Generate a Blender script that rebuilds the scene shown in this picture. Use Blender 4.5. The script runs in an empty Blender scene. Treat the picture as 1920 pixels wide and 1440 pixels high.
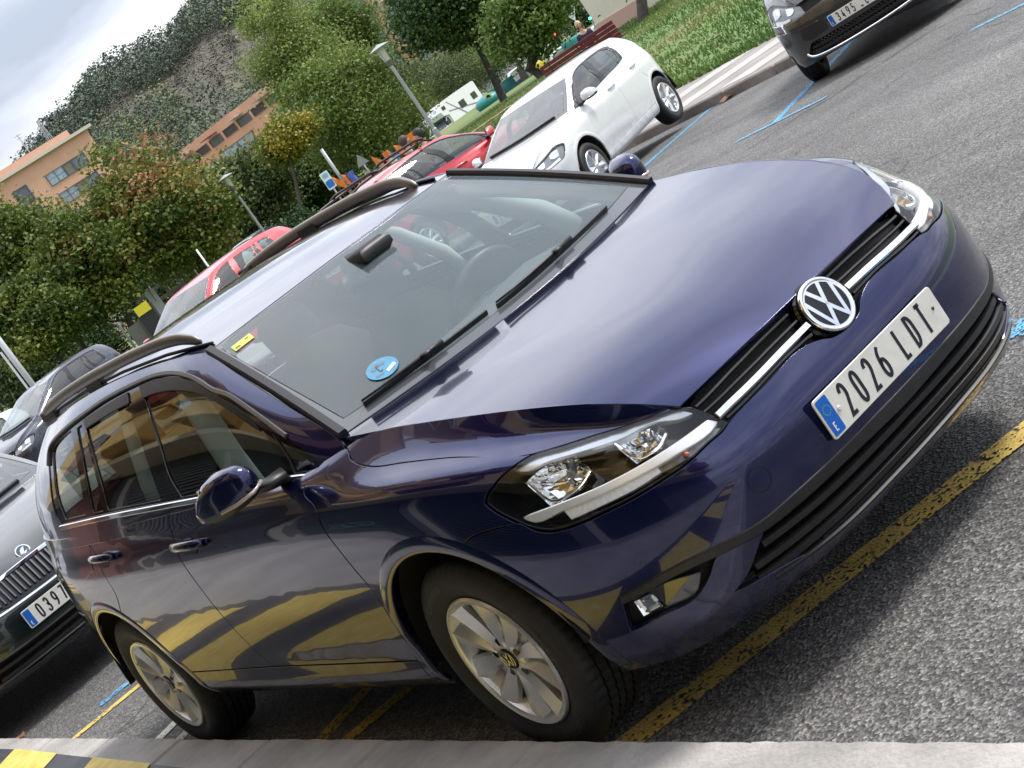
# car park scene: blue estate car at a striped kerb
import bpy, bmesh, math, random
import numpy as np
from mathutils import Vector, Matrix
from mathutils.geometry import delaunay_2d_cdt
scene = bpy.context.scene
COL = scene.collection
R_ = math.radians
rng = np.random.default_rng(7); random.seed(7)
# ---------------------------------------------------------------- camera
CAM = np.array([3.89666, -2.73476, 1.67857])
yaw, pit, rol = 2.595070, -0.175345, -0.606152
F_ = np.array([math.cos(pit)*math.cos(yaw), math.cos(pit)*math.sin(yaw), math.sin(pit)])
r0 = np.cross(F_, [0, 0, 1]); r0 /= np.linalg.norm(r0); u0 = np.cross(r0, F_)
RT = math.cos(rol)*r0 + math.sin(rol)*u0; UP = -math.sin(rol)*r0 + math.cos(rol)*u0
cd = bpy.data.cameras.new('camera'); cam = bpy.data.objects.new('camera', cd); COL.objects.link(cam)
cam.matrix_world = Matrix(((RT[0], UP[0], -F_[0], CAM[0]), (RT[1], UP[1], -F_[1], CAM[1]), (RT[2], UP[2], -F_[2], CAM[2]), (0, 0, 0, 1)))
cd.sensor_width = 36; cd.lens = 3196.326 / 1920 * 36; cd.clip_start = .05; cd.clip_end = 4000
scene.camera = cam
FPX = 3196.326
def ray(px, py):
    """direction of the sight line of a point of the photograph (1920 x 1440)"""
    d = F_ + (px - 960)/FPX*RT - (py - 720)/FPX*UP
    return d / np.linalg.norm(d)
def at(px, py, dist):
    """the place in the world seen at that point, dist metres away along the viewing axis"""
    d = ray(px, py); return CAM + d * (dist / (d @ F_))
# ---------------------------------------------------------------- world: overcast sky with broken cloud
SUN_EL, SUN_AZ = R_(52), R_(75)       # azimuth measured from +x towards +y
world = bpy.data.worlds.new('World'); scene.world = world; world.use_nodes = True
def build_world():
    nt = world.node_tree; N = nt.nodes; L = nt.links; N.clear()
    out = N.new('ShaderNodeOutputWorld'); bg = N.new('ShaderNodeBackground'); bg.inputs[1].default_value = .1
    sky = N.new('ShaderNodeTexSky'); sky.sky_type = 'NISHITA'; sky.sun_disc = False
    sky.sun_elevation = SUN_EL; sky.sun_rotation = R_(90) - SUN_AZ; sky.air_density = 1.2; sky.dust_density = 2.5
    tc = N.new('ShaderNodeTexCoord'); sep = N.new('ShaderNodeSeparateXYZ'); L.new(tc.outputs['Generated'], sep.inputs[0])
    # project the direction on a cloud deck
    mx = N.new('ShaderNodeMath'); mx.operation = 'MAXIMUM'; mx.inputs[1].default_value = 0; L.new(sep.outputs['Z'], mx.inputs[0])
    ad = N.new('ShaderNodeMath'); ad.operation = 'ADD'; ad.inputs[1].default_value = .16; L.new(mx.outputs[0], ad.inputs[0])
    cb = N.new('ShaderNodeCombineXYZ')
    for k, a in enumerate('XY'):
        dv = N.new('ShaderNodeMath'); dv.operation = 'DIVIDE'; L.new(sep.outputs[a], dv.inputs[0]); L.new(ad.outputs[0], dv.inputs[1]); L.new(dv.outputs[0], cb.inputs[k])
    def noise(scale, det, rough, dist=0.):
        n = N.new('ShaderNodeTexNoise'); n.inputs['Scale'].default_value = scale; n.inputs['Detail'].default_value = det
        n.inputs['Roughness'].default_value = rough; n.inputs['Distortion'].default_value = dist; L.new(cb.outputs[0], n.inputs['Vector']); return n
    n1 = noise(.85, 5, .52, .35); n2 = noise(2.6, 4, .5, .2)
    mixn = N.new('ShaderNodeMix'); mixn.data_type = 'FLOAT'; mixn.inputs[0].default_value = .32
    L.new(n1.outputs['Fac'], mixn.inputs[2]); L.new(n2.outputs['Fac'], mixn.inputs[3])
    rc = N.new('ShaderNodeValToRGB'); e = rc.color_ramp.elements
    e[0].position = .37; e[0].color = (4.0, 4.4, 5.5, 1); e[1].position = .60; e[1].color = (10.2, 10.2, 10.4, 1)
    m = e.new(.48); m.color = (6.2, 6.6, 7.6, 1)
    L.new(mixn.outputs[0], rc.inputs[0])
    # an overcast sky is about three times as bright overhead as at the horizon
    mg = N.new('ShaderNodeMapRange'); mg.inputs[1].default_value = 0; mg.inputs[2].default_value = 1; mg.inputs[3].default_value = .40; mg.inputs[4].default_value = 1.05; L.new(sep.outputs['Z'], mg.inputs[0])
    sc = N.new('ShaderNodeVectorMath'); sc.operation = 'SCALE'; L.new(rc.outputs[0], sc.inputs[0]); L.new(mg.outputs[0], sc.inputs['Scale'])
    mc = N.new('ShaderNodeMix'); mc.data_type = 'RGBA'; mc.inputs[0].default_value = .88
    L.new(sky.outputs[0], mc.inputs[6]); L.new(sc.outputs[0], mc.inputs[7])
    L.new(mc.outputs[2], bg.inputs[0]); L.new(bg.outputs[0], out.inputs[0])
build_world()
sd = bpy.data.lights.new('sun', 'SUN'); sd.energy = 1.3; sd.angle = R_(14); sd.color = (1, .96, .9)
sun = bpy.data.objects.new('sun', sd); COL.objects.link(sun)
sv = Vector((math.cos(SUN_EL)*math.cos(SUN_AZ), math.cos(SUN_EL)*math.sin(SUN_AZ), math.sin(SUN_EL)))
sun.rotation_euler = sv.to_track_quat('Z', 'Y').to_euler(); sun.location = (0, 0, 60)
vs = scene.view_settings; scene.display_settings.display_device = 'sRGB'
vs.view_transform = 'Standard'; vs.look = 'None'; vs.gamma = 1; vs.exposure = 1.50; vs.use_curve_mapping = False
# ---------------------------------------------------------------- spline surfaces
def bs_basis(t, n):
    """uniform cubic B-spline over n control points, clamped by mirrored phantom ends; t in [0,n-1]"""
    t = np.clip(np.asarray(t, float), 0, n - 1)
    i = np.minimum(t.astype(int), n - 2); f = t - i
    w = np.stack([(1 - f)**3 / 6, (3*f**3 - 6*f**2 + 4) / 6, (-3*f**3 + 3*f**2 + 3*f + 1) / 6, f**3 / 6], -1)
    return i, w
class Surf:
    """tensor product cubic B-spline surface; C: (nu, nv, 3) control net"""
    def __init__(s, C, mirror_u0=False, mirror_v0=False):
        C = np.asarray(C, float); s.nu, s.nv = C.shape[:2]
        E = np.empty((s.nu + 2, s.nv + 2, 3)); E[1:-1, 1:-1] = C
        E[0, 1:-1] = 2*C[0] - C[1]; E[-1, 1:-1] = 2*C[-1] - C[-2]
        if mirror_u0: E[0, 1:-1] = C[1] * np.array([1, -1, 1])
        E[:, 0] = 2*E[:, 1] - E[:, 2]; E[:, -1] = 2*E[:, -2] - E[:, -3]
        if mirror_v0: E[:, 0] = E[:, 2] * np.array([1, -1, 1])
        s.E = E
    def __call__(s, uv):
        uv = np.asarray(uv, float); i, wu = bs_basis(uv[..., 0], s.nu); j, wv = bs_basis(uv[..., 1], s.nv)
        P = 0
        for a in range(4):
            for b in range(4):
                P = P + (wu[..., a] * wv[..., b])[..., None] * s.E[i + a, j + b]
        return P
# ---------------------------------------------------------------- the blue estate car: body net (x forward, y left, z up; right half)
BASE = np.array([(.885,0),(.88,.17),(.868,.34),(.825,.51),(.735,.662),(.60,.778),(.42,.85),(.21,.882),(0,.895),(-.25,.897),
 (-.55,.899),(-.9,.8995),(-1.3,.8995),(-1.7,.898),(-2.1,.894),(-2.45,.888),(-2.8,.876),(-3.04,.848),(-3.24,.80),(-3.39,.70),(-3.48,.52),(-3.51,.27),(-3.52,0)])
def body_net():
    n = len(BASE); T = np.gradient(BASE, axis=0); T[0] = (0, 1); T[-1] = (0, -1)
    T /= np.linalg.norm(T, axis=1)[:, None]; N = np.stack([T[:, 1], -T[:, 0]], 1)   # outward in (x, w)
    ks = [0, 2, 3.5, 5, 6.5, 8, 10, 12, 15, 17, 19, 22]
    Z = np.array([  # rows: z at stations ks
     [.225,.225,.22,.205,.21,.225,.225,.23,.25,.27,.30,.30],
     [.262,.262,.262,.265,.265,.275,.275,.28,.30,.32,.34,.34],
     [.32,.322,.33,.34,.345,.345,.345,.35,.36,.38,.40,.40],
     [.40,.40,.41,.43,.445,.45,.45,.45,.46,.47,.48,.48],
     [.49,.49,.51,.535,.55,.56,.56,.56,.56,.57,.57,.57],
     [.56,.565,.59,.62,.645,.66,.66,.66,.66,.67,.67,.67],
     [.615,.62,.65,.695,.735,.75,.755,.755,.76,.77,.77,.77],
     [.655,.66,.69,.75,.80,.835,.858,.864,.872,.88,.87,.87],
     [.695,.697,.715,.785,.845,.882,.900,.906,.916,.925,.92,.92],
     [.722,.722,.728,.79,.858,.905,.945,.945,.96,.975,.98,.98]])
    D = np.array([
     [.05,.05,.05,.05,.06,.07,.075,.075,.06,.05,.05,.05],
     [.015,.015,.015,.02,.025,.030,.028,.028,.022,.018,.015,.015],
     [.008,.008,.008,.008,.008,.014,.042,.042,.014,.006,.005,.005],
     [0,0,0,0,0,0,.016,.016,0,0,0,0],
     [.002,.002,.002,.0,0,0,.003,.003,0,0,0,0],
     [.012,.012,.014,.006,.0,0,0,0,0,.002,.01,.01],
     [.032,.034,.05,.045,.02,.006,.000,.000,.004,.01,.03,.03],
     [.055,.058,.085,.09,.045,.014,.001,.001,.006,.018,.045,.045],
     [.078,.080,.097,.14,.085,.056,.030,.030,.034,.042,.06,.06],
     [.095,.097,.110,.21,.160,.128,.046,.044,.05,.06,.08,.08]])
    u = np.arange(n); C = np.zeros((n, 11, 3))
    for j in range(10):
        d = np.interp(u, ks, D[j]); z = np.interp(u, ks, Z[j]); q = BASE - N * d[:, None]
        C[:, j] = np.stack([q[:, 0], -q[:, 1], z], 1)
    # last row: bonnet crease, then the waistline
    top = [(.79,0,.742),(.785,.17,.741),(.768,.34,.734),(.735,.47,.722),(.65,.54,.80),(.51,.59,.855),(.35,.63,.90),(.17,.66,.935),(-.02,.685,.967),(-.20,.702,.992),
           (-.40,.785,.966),(-.72,.82,.970),(-1.2,.835,.985),(-1.7,.84,1.0),(-2.1,.838,1.012),(-2.45,.832,1.02),(-2.8,.815,1.025),(-3.05,.775,1.03),(-3.22,.715,1.03),(-3.34,.64,1.03),(-3.42,.48,1.03),(-3.45,.25,1.03),(-3.46,0,1.03)]
    for i, (x, w, z) in enumerate(top): C[i, 10] = (x, -w, z)
    return C

def lerp(a, b, t): return a + (b - a) * t
def house_net():
    B = [(-.343,.712,1.0),(-.40,.785,.965),(-.66,.817,.968),(-1.0,.830,.978),(-1.5,.838,.995),(-2.0,.838,1.01),(-2.4,.832,1.02),(-2.75,.815,1.025),(-3.0,.78,1.03),(-3.18,.72,1.03)]
    T = [(-1.069,.567,1.362),(-1.11,.571,1.371),(-1.19,.576,1.384),(-1.38,.58,1.405),(-1.72,.58,1.425),(-2.1,.575,1.43),(-2.45,.57,1.42),(-2.75,.56,1.40),(-2.95,.54,1.37),(-3.08,.50,1.34)]
    rows = [-1, 0, .22, .48, .74, .92, 1.0]
    C = np.zeros((len(B), len(rows), 3))
    for i in range(len(B)):
        for j, r in enumerate(rows):
            if r < 0: C[i, j] = (B[i][0] + (.0, .03)[i < 2], -(B[i][1] + (.014 if i else .03)), B[i][2] - .055); continue
            p = lerp(np.array(B[i]), np.array(T[i]), r)
            b = (.045 if i > 1 else (.012, .035)[i]) * 4 * r * (1 - r)
            C[i, j] = (p[0], -(p[1] + b * .9), p[2] + b * .45)
    return C
def hood_net():
    # u: front edge -> rear edge, v: centre -> crease
    cen = [(.79,.742),(.66,.815),(.48,.872),(.26,.915),(.02,.95),(-.21,.985)]
    cr = [(.735,.47,.722),(.65,.54,.80),(.51,.59,.855),(.26,.645,.918),(-.02,.685,.967),(-.343,.712,1.0)]
    fr = [(.79,0,.742),(.785,.17,.741),(.768,.34,.734),(.735,.47,.722)]
    C = np.zeros((6, 5, 3)); vs = [0, .33, .62, .86, 1.0]
    for i in range(6):
        for j, t in enumerate(vs):
            x0, z0 = cen[i]; x1, w1, z1 = cr[i]
            x = lerp(x0, x1, t * t); w = w1 * t; z = lerp(z0, z1, t ** 1.9)
            z += (.008 if 0 < i < 5 else .0) * np.sin(t * 3.1416)
            C[i, j] = (x, -w, z)
    return C
def screen_net():
    C = np.zeros((5, 5, 3))
    bot = lambda t: np.array([lerp(-.21, -.343, t ** 2), -.712 * t, lerp(.985, 1.0, t)])
    top = lambda t: np.array([lerp(-.97, -1.069, t ** 2), -.567 * t, lerp(1.372, 1.362, t * t)])
    for i in range(5):
        for j in range(5):
            s, t = i / 4, j / 4
            p = lerp(bot(t), top(t), s); b = .02 * 4 * s * (1 - s) * (1 - .45 * t * t)
            C[i, j] = p + b * np.array([.45, 0, .9])
    return C
def roof_net():
    # u: front -> rear, v: centre -> side edge
    X0 = [-.97,-1.3,-1.75,-2.2,-2.6,-2.95,-3.15]; Z0 = [1.372,1.415,1.45,1.46,1.45,1.425,1.39]
    X1 = [-1.069,-1.38,-1.78,-2.2,-2.58,-2.9,-3.08]; W1 = [.567,.58,.58,.575,.567,.545,.50]; Z1 = [1.362,1.405,1.426,1.43,1.415,1.38,1.34]
    C = np.zeros((7, 5, 3))
    for i in range(7):
        for j in range(5):
            t = j / 4; C[i, j] = (lerp(X0[i], X1[i], t * t), -W1[i] * t, lerp(Z0[i], Z1[i], t ** 2.2))
    return C
# ---------------------------------------------------------------- materials
MATS = {}
def mat(name, col=(.5, .5, .5), rough=.5, metal=0., coat=0., spec=.5, var=0., vscale=8., bump=0., bscale=60., col2=None, emit=0., trans=0., rvar=0., coat_ior=1.5):
    if name in MATS: return MATS[name]
    m = bpy.data.materials.new(name); m.use_nodes = True; MATS[name] = m
    nt = m.node_tree; N = nt.nodes; L = nt.links; b = N['Principled BSDF']
    b.inputs['Base Color'].default_value = (*col, 1); b.inputs['Roughness'].default_value = rough; b.inputs['Metallic'].default_value = metal
    b.inputs['Coat Weight'].default_value = coat; b.inputs['Coat IOR'].default_value = coat_ior; b.inputs['Coat Roughness'].default_value = .015; b.inputs['Specular IOR Level'].default_value = spec
    if emit: b.inputs['Emission Color'].default_value = (*col, 1); b.inputs['Emission Strength'].default_value = emit
    if var or bump or col2:
        tc = N.new('ShaderNodeTexCoord'); n = N.new('ShaderNodeTexNoise'); n.inputs['Scale'].default_value = vscale; n.inputs['Detail'].default_value = 6
        L.new(tc.outputs['Object'], n.inputs['Vector'])
        if var or col2:
            r = N.new('ShaderNodeValToRGB'); c2 = col2 or tuple(min(1, c*(1+var)) for c in col); c1 = col if col2 else tuple(c*(1-var) for c in col)
            r.color_ramp.elements[0].position = .32; r.color_ramp.elements[1].position = .68
            r.color_ramp.elements[0].color = (*c1, 1); r.color_ramp.elements[1].color = (*c2, 1)
            L.new(n.outputs['Fac'], r.inputs[0]); L.new(r.outputs[0], b.inputs['Base Color'])
        if bump:
            n2 = N.new('ShaderNodeTexNoise'); n2.inputs['Scale'].default_value = bscale; n2.inputs['Detail'].default_value = 4
            L.new(tc.outputs['Object'], n2.inputs['Vector']); bp = N.new('ShaderNodeBump'); bp.inputs['Strength'].default_value = bump; bp.inputs['Distance'].default_value = .01
            L.new(n2.outputs['Fac'], bp.inputs['Height']); L.new(bp.outputs[0], b.inputs['Normal'])
    return m
def glass(name, tint=(.8, .9, .88), ior=1.5, haze=0.0, hazecol=(.5, .56, .58)):
    """thin automotive glass: see-through tint plus Fresnel mirror, and a diffuse haze for dust and painted sky sheen"""
    if name in MATS: return MATS[name]
    m = bpy.data.materials.new(name); m.use_nodes = True; MATS[name] = m
    nt = m.node_tree; N = nt.nodes; L = nt.links; N.clear(); out = N.new('ShaderNodeOutputMaterial')
    t = N.new('ShaderNodeBsdfTransparent'); t.inputs[0].default_value = (*tint, 1)
    g = N.new('ShaderNodeBsdfGlossy'); g.inputs['Roughness'].default_value = .0; g.inputs['Color'].default_value = (1, 1, 1, 1)
    fr = N.new('ShaderNodeFresnel'); fr.inputs[0].default_value = ior
    ge = N.new('ShaderNodeNewGeometry'); sw = N.new('ShaderNodeMix'); sw.data_type = 'FLOAT'; L.new(ge.outputs['Backfacing'], sw.inputs[0]); L.new(fr.outputs[0], sw.inputs[2]); sw.inputs[3].default_value = .07
    mx = N.new('ShaderNodeMixShader'); L.new(sw.outputs[0], mx.inputs[0]); L.new(t.outputs[0], mx.inputs[1]); L.new(g.outputs[0], mx.inputs[2])
    last = mx
    if haze:
        d = N.new('ShaderNodeBsdfDiffuse'); d.inputs[0].default_value = (*hazecol, 1); h = N.new('ShaderNodeMixShader'); h.inputs[0].default_value = haze
        L.new(mx.outputs[0], h.inputs[1]); L.new(d.outputs[0], h.inputs[2]); last = h
    L.new(last.outputs[0], out.inputs[0]); return m
def paint(name, col, flake=.5, rough=.32, ior=1.5):
    """metallic car paint under clear coat"""
    return mat(name, col, rough, flake, 1.0, .5, coat_ior=ior)
def weather(m, low=.22, high=.50, film=.035, wave=.055):
    """road film towards the sills, faint dust overall, slight waviness of the lacquer"""
    nt = m.node_tree; N = nt.nodes; L = nt.links; b = N['Principled BSDF']; tc = N.new('ShaderNodeTexCoord'); sp = N.new('ShaderNodeSeparateXYZ'); L.new(tc.outputs['Object'], sp.inputs[0])
    n1 = N.new('ShaderNodeTexNoise'); n1.inputs['Scale'].default_value = 9; n1.inputs['Detail'].default_value = 8; n1.inputs['Roughness'].default_value = .68; L.new(tc.outputs['Object'], n1.inputs['Vector'])
    h = N.new('ShaderNodeMapRange'); h.inputs[1].default_value = low; h.inputs[2].default_value = high; h.inputs[3].default_value = .42; h.inputs[4].default_value = 0; L.new(sp.outputs['Z'], h.inputs[0])
    k = N.new('ShaderNodeMapRange'); k.inputs[1].default_value = .35; k.inputs[2].default_value = .75; L.new(n1.outputs['Fac'], k.inputs[0])
    mu = N.new('ShaderNodeMath'); mu.operation = 'MULTIPLY'; L.new(h.outputs[0], mu.inputs[0]); L.new(k.outputs[0], mu.inputs[1])
    v = N.new('ShaderNodeTexVoronoi'); v.inputs['Scale'].default_value = 55; L.new(tc.outputs['Object'], v.inputs['Vector']); vs_ = N.new('ShaderNodeMapRange'); vs_.inputs[1].default_value = .10; vs_.inputs[2].default_value = .16; vs_.inputs[3].default_value = .10; vs_.inputs[4].default_value = 0; L.new(v.outputs['Distance'], vs_.inputs[0])
    f0 = N.new('ShaderNodeMath'); f0.operation = 'MULTIPLY'; f0.inputs[1].default_value = film; L.new(k.outputs[0], f0.inputs[0])
    f1 = N.new('ShaderNodeMath'); f1.operation = 'MULTIPLY'; L.new(vs_.outputs[0], f1.inputs[0]); L.new(k.outputs[0], f1.inputs[1])
    a1 = N.new('ShaderNodeMath'); L.new(mu.outputs[0], a1.inputs[0]); L.new(f0.outputs[0], a1.inputs[1]); a2 = N.new('ShaderNodeMath'); a2.use_clamp = True; L.new(a1.outputs[0], a2.inputs[0]); L.new(f1.outputs[0], a2.inputs[1])
    d = N.new('ShaderNodeBsdfDiffuse'); d.inputs[0].default_value = (.17, .16, .145, 1); mx = N.new('ShaderNodeMixShader'); L.new(a2.outputs[0], mx.inputs[0]); L.new(b.outputs[0], mx.inputs[1]); L.new(d.outputs[0], mx.inputs[2]); L.new(mx.outputs[0], N['Material Output'].inputs[0])
    n2 = N.new('ShaderNodeTexNoise'); n2.inputs['Scale'].default_value = 3.2; n2.inputs['Detail'].default_value = 1.5; L.new(tc.outputs['Object'], n2.inputs['Vector']); bp = N.new('ShaderNodeBump'); bp.inputs['Strength'].default_value = wave; bp.inputs['Distance'].default_value = .05; L.new(n2.outputs['Fac'], bp.inputs['Height']); L.new(bp.outputs[0], b.inputs['Coat Normal'])
    return m
# ---------------------------------------------------------------- objects
def link(o, parent=None):
    COL.objects.link(o)
    if parent is not None: o.parent = parent
    return o
def empty(name, loc=(0, 0, 0), rz=0., label=None, cat=None, group=None):
    o = bpy.data.objects.new(name, None); o.empty_display_size = .2; o.location = loc; o.rotation_euler = (0, 0, rz); COL.objects.link(o)
    return tag(o, label, cat, group)
def tag(o, label=None, cat=None, group=None, kind=None):
    if label: o['label'] = label
    if cat: o['category'] = cat
    if group: o['group'] = group
    if kind: o['kind'] = kind
    return o
def mesh_obj(name, V, F, m, parent=None, smooth=False, normals=None, loc=None):
    me = bpy.data.meshes.new(name); me.from_pydata([tuple(map(float, v)) for v in V], [], F)
    for k in (m if isinstance(m, (list, tuple)) else [m]): me.materials.append(k)
    if smooth or normals is not None: me.polygons.foreach_set('use_smooth', [True]*len(me.polygons))
    if normals is not None: me.normals_split_custom_set_from_vertices([tuple(n) for n in normals])
    o = bpy.data.objects.new(name, me)
    if loc is not None: o.location = loc
    return link(o, parent)
def fast_mesh(name, V, quads, m, parent=None, smooth=False, attr=None):
    """numpy quads/tris -> mesh; attr: per-vertex float 'tone'"""
    V = np.asarray(V, np.float32); Q = np.asarray(quads, np.int32); k = Q.shape[1]
    me = bpy.data.meshes.new(name); me.vertices.add(len(V)); me.vertices.foreach_set('co', V.ravel())
    me.loops.add(Q.size); me.loops.foreach_set('vertex_index', Q.ravel()); me.polygons.add(len(Q))
    me.polygons.foreach_set('loop_start', np.arange(0, Q.size, k, dtype=np.int32)); me.polygons.foreach_set('loop_total', np.full(len(Q), k, np.int32))
    if smooth: me.polygons.foreach_set('use_smooth', np.ones(len(Q), bool))
    me.materials.append(m)
    if attr is not None:
        a = me.attributes.new('tone', 'FLOAT', 'POINT'); a.data.foreach_set('value', np.asarray(attr, np.float32))
    me.update(calc_edges=True); me.validate()
    return link(bpy.data.objects.new(name, me), parent)
class MB:
    """collects simple solids into one mesh"""
    def __init__(s): s.V = []; s.F = []
    def add(s, V, F):
        b = len(s.V); s.V += [tuple(map(float, v)) for v in V]; s.F += [tuple(b + i for i in f) for f in F]; return s
    def box(s, c, d, rz=0., bev=0., M=None):
        x, y, z = (k/2 for k in d); V = []
        if bev:
            b = min(bev, x*.98, y*.98, z*.98)
            for zz, ins in ((-z, b), (-z+b, 0), (z-b, 0), (z, b)):
                for sx, sy in ((-1, -1), (1, -1), (1, 1), (-1, 1)): V.append((sx*(x-ins), sy*(y-ins), zz))
            F = [(3, 2, 1, 0)]
            for r in range(3):
                for i in range(4): j = (i+1) % 4; F.append((r*4+i, r*4+j, r*4+4+j, r*4+4+i))
            F.append((12, 13, 14, 15))
        else:
            V = [(sx*x, sy*y, sz*z) for sz in (-1, 1) for sx, sy in ((-1, -1), (1, -1), (1, 1), (-1, 1))]
            F = [(3, 2, 1, 0), (4, 5, 6, 7)] + [(i, (i+1) % 4, (i+1) % 4 + 4, i+4) for i in range(4)]
        A = np.array(V); c_, s_ = math.cos(rz), math.sin(rz)
        A = A @ np.array([[c_, s_, 0], [-s_, c_, 0], [0, 0, 1]]) if rz else A
        if M is not None: A = A @ np.asarray(M).T
        return s.add(A + np.array(c), F)
    def tube(s, pts, rad, n=10, cap=True, flat=1.0, up=(0, 0, 1)):
        P = np.array(pts, float); k = len(P); rad = [rad]*k if np.isscalar(rad) else rad
        T = np.gradient(P, axis=0); T /= np.maximum(np.linalg.norm(T, axis=1, keepdims=True), 1e-9); V = []; u = np.array(up, float)
        for i in range(k):
            a = np.cross(T[i], u)
            if np.linalg.norm(a) < 1e-3: a = np.cross(T[i], [1, 0, .01])
            a /= np.linalg.norm(a); b = np.cross(a, T[i])
            for j in range(n):
                t = 2*math.pi*j/n; V.append(P[i] + rad[i]*(math.cos(t)*a + flat*math.sin(t)*b))
        F = [(i*n+j, i*n+(j+1) % n, (i+1)*n+(j+1) % n, (i+1)*n+j) for i in range(k-1) for j in range(n)]
        if cap: F += [tuple(range(n))[::-1], tuple((k-1)*n + j for j in range(n))]
        return s.add(V, F)
    def lathe(s, prof, n=48, axis='y', c=(0, 0, 0), closed=False):
        """prof: (axial, radius)"""
        V = []; k = len(prof)
        for i in range(n):
            t = 2*math.pi*i/n
            for a, r in prof: V.append({'y': (r*math.cos(t), a, r*math.sin(t)), 'z': (r*math.cos(t), r*math.sin(t), a), 'x': (a, r*math.cos(t), r*math.sin(t))}[axis])
        F = [(i*k+j, i*k+j+1, ((i+1) % n)*k+j+1, ((i+1) % n)*k+j) for i in range(n) for j in range(k-1)]
        return s.add(np.array(V) + np.array(c), F)
    def build(s, name, m, parent=None, smooth=False, loc=None, auto=None):
        o = mesh_obj(name, s.V, s.F, m, parent, smooth, loc=loc)
        if auto is not None:
            o.data.polygons.foreach_set('use_smooth', [True]*len(o.data.polygons)); o.data.set_sharp_from_angle(angle=R_(auto))
        return o
def fixn(o):
    bm = bmesh.new(); bm.from_mesh(o.data); bmesh.ops.recalc_face_normals(bm, faces=bm.faces); bm.to_mesh(o.data); bm.free(); return o
def copy_tree(o, parent=None):
    c = o.copy(); COL.objects.link(c); c.parent = parent
    if parent is not None: c.matrix_parent_inverse = o.matrix_parent_inverse.copy()
    for ch in list(o.children): copy_tree(ch, c)
    return c
# ---------------------------------------------------------------- text as flat mesh
def text_mesh(s, size=1., ext=0., align='CENTER'):
    cu = bpy.data.curves.new('lettering', 'FONT'); cu.body = s; cu.size = size; cu.extrude = ext; cu.align_x = align; cu.align_y = 'CENTER'; cu.resolution_u = 3
    o = bpy.data.objects.new('lettering', cu); COL.objects.link(o); dg = bpy.context.evaluated_depsgraph_get()
    me = bpy.data.meshes.new_from_object(o.evaluated_get(dg)); V = [tuple(v.co) for v in me.vertices]; F = [tuple(p.vertices) for p in me.polygons]
    bpy.data.objects.remove(o); bpy.data.curves.remove(cu); bpy.data.meshes.remove(me)
    return V, F
def arc(cx, cy, rx, ry, a0, a1, n=10): return [(cx + rx*math.cos(R_(a0+(a1-a0)*i/n)), cy + ry*math.sin(R_(a0+(a1-a0)*i/n))) for i in range(n+1)]
GLY = {  # stroke letters in a 0..0.5 x 0..1 cell, number plate style
 '0': [arc(.25, .72, .25, .28, 0, 180) + arc(.25, .28, .25, .28, 180, 360) + [(.5, .72)]],
 '1': [[(.05, .74), (.28, 1), (.28, 0)]],
 '2': [arc(.25, .73, .24, .27, 170, -30) + [(.02, 0), (.5, 0)]],
 '3': [arc(.24, .75, .23, .25, 165, -80) + arc(.24, .27, .26, .27, 85, -165)],
 '4': [[(.34, 0), (.34, .55)], [(.24, 1), (0, .24), (.5, .24)]],
 '5': [[(.46, 1), (.08, 1), (.04, .52)] + arc(.24, .31, .26, .31, 130, -160)],
 '6': [[(.40, 1)] + arc(.5, .38, .48, .62, 118, 175, 5) + arc(.25, .29, .25, .29, 175, 535, 18)],
 '7': [[(0, 1), (.5, 1), (.18, 0)]],
 '8': [arc(.25, .75, .22, .25, -90, 270, 16), arc(.25, .26, .25, .26, 90, 450, 16)],
 '9': [[(.10, 0)] + arc(0, .62, .48, .62, -62, -5, 5) + arc(.25, .71, .25, .29, -5, 355, 18)],
 'L': [[(.04, 1), (.04, 0), (.46, 0)]], 'T': [[(0, 1), (.5, 1)], [(.25, 1), (.25, 0)]],
 'D': [[(.04, 0), (.04, 1)] + arc(.14, .66, .36, .34, 90, 0, 7) + arc(.14, .34, .36, .34, 0, -90, 7) + [(.04, 0)]],
 'J': [[(.42, 1), (.42, .26)] + arc(.21, .26, .21, .26, 0, -170)], 'Z': [[(.02, 1), (.48, 1), (.02, 0), (.5, 0)]],
 'F': [[(.48, 1), (.04, 1), (.04, 0)], [(.04, .53), (.4, .53)]], 'E': [[(.48, 1), (.04, 1), (.04, 0), (.48, 0)], [(.04, .52), (.4, .52)]],
 'N': [[(.04, 0), (.04, 1), (.46, 0), (.46, 1)]], 'A': [[(0, 0), (.25, 1), (.5, 0)], [(.09, .3), (.41, .3)]],
 'K': [[(.04, 0), (.04, 1)], [(.46, 1), (.04, .45)], [(.16, .6), (.5, 0)]], 'C': [arc(.27, .7, .24, .3, 20, 180) + arc(.27, .3, .24, .3, 180, 340)],
 'B': [[(.04, 0), (.04, 1)] + arc(.22, .76, .24, .24, 90, -90, 8) + [(.04, .52)] + arc(.22, .26, .28, .26, 90, -90, 8) + [(.04, 0)]],
 'X': [[(0, 0), (.5, 1)], [(0, 1), (.5, 0)]], 'W': [[(0, 1), (.13, 0), (.25, .8), (.37, 0), (.5, 1)]], 'V': [[(0, 1), (.25, 0), (.5, 1)]]}
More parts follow.
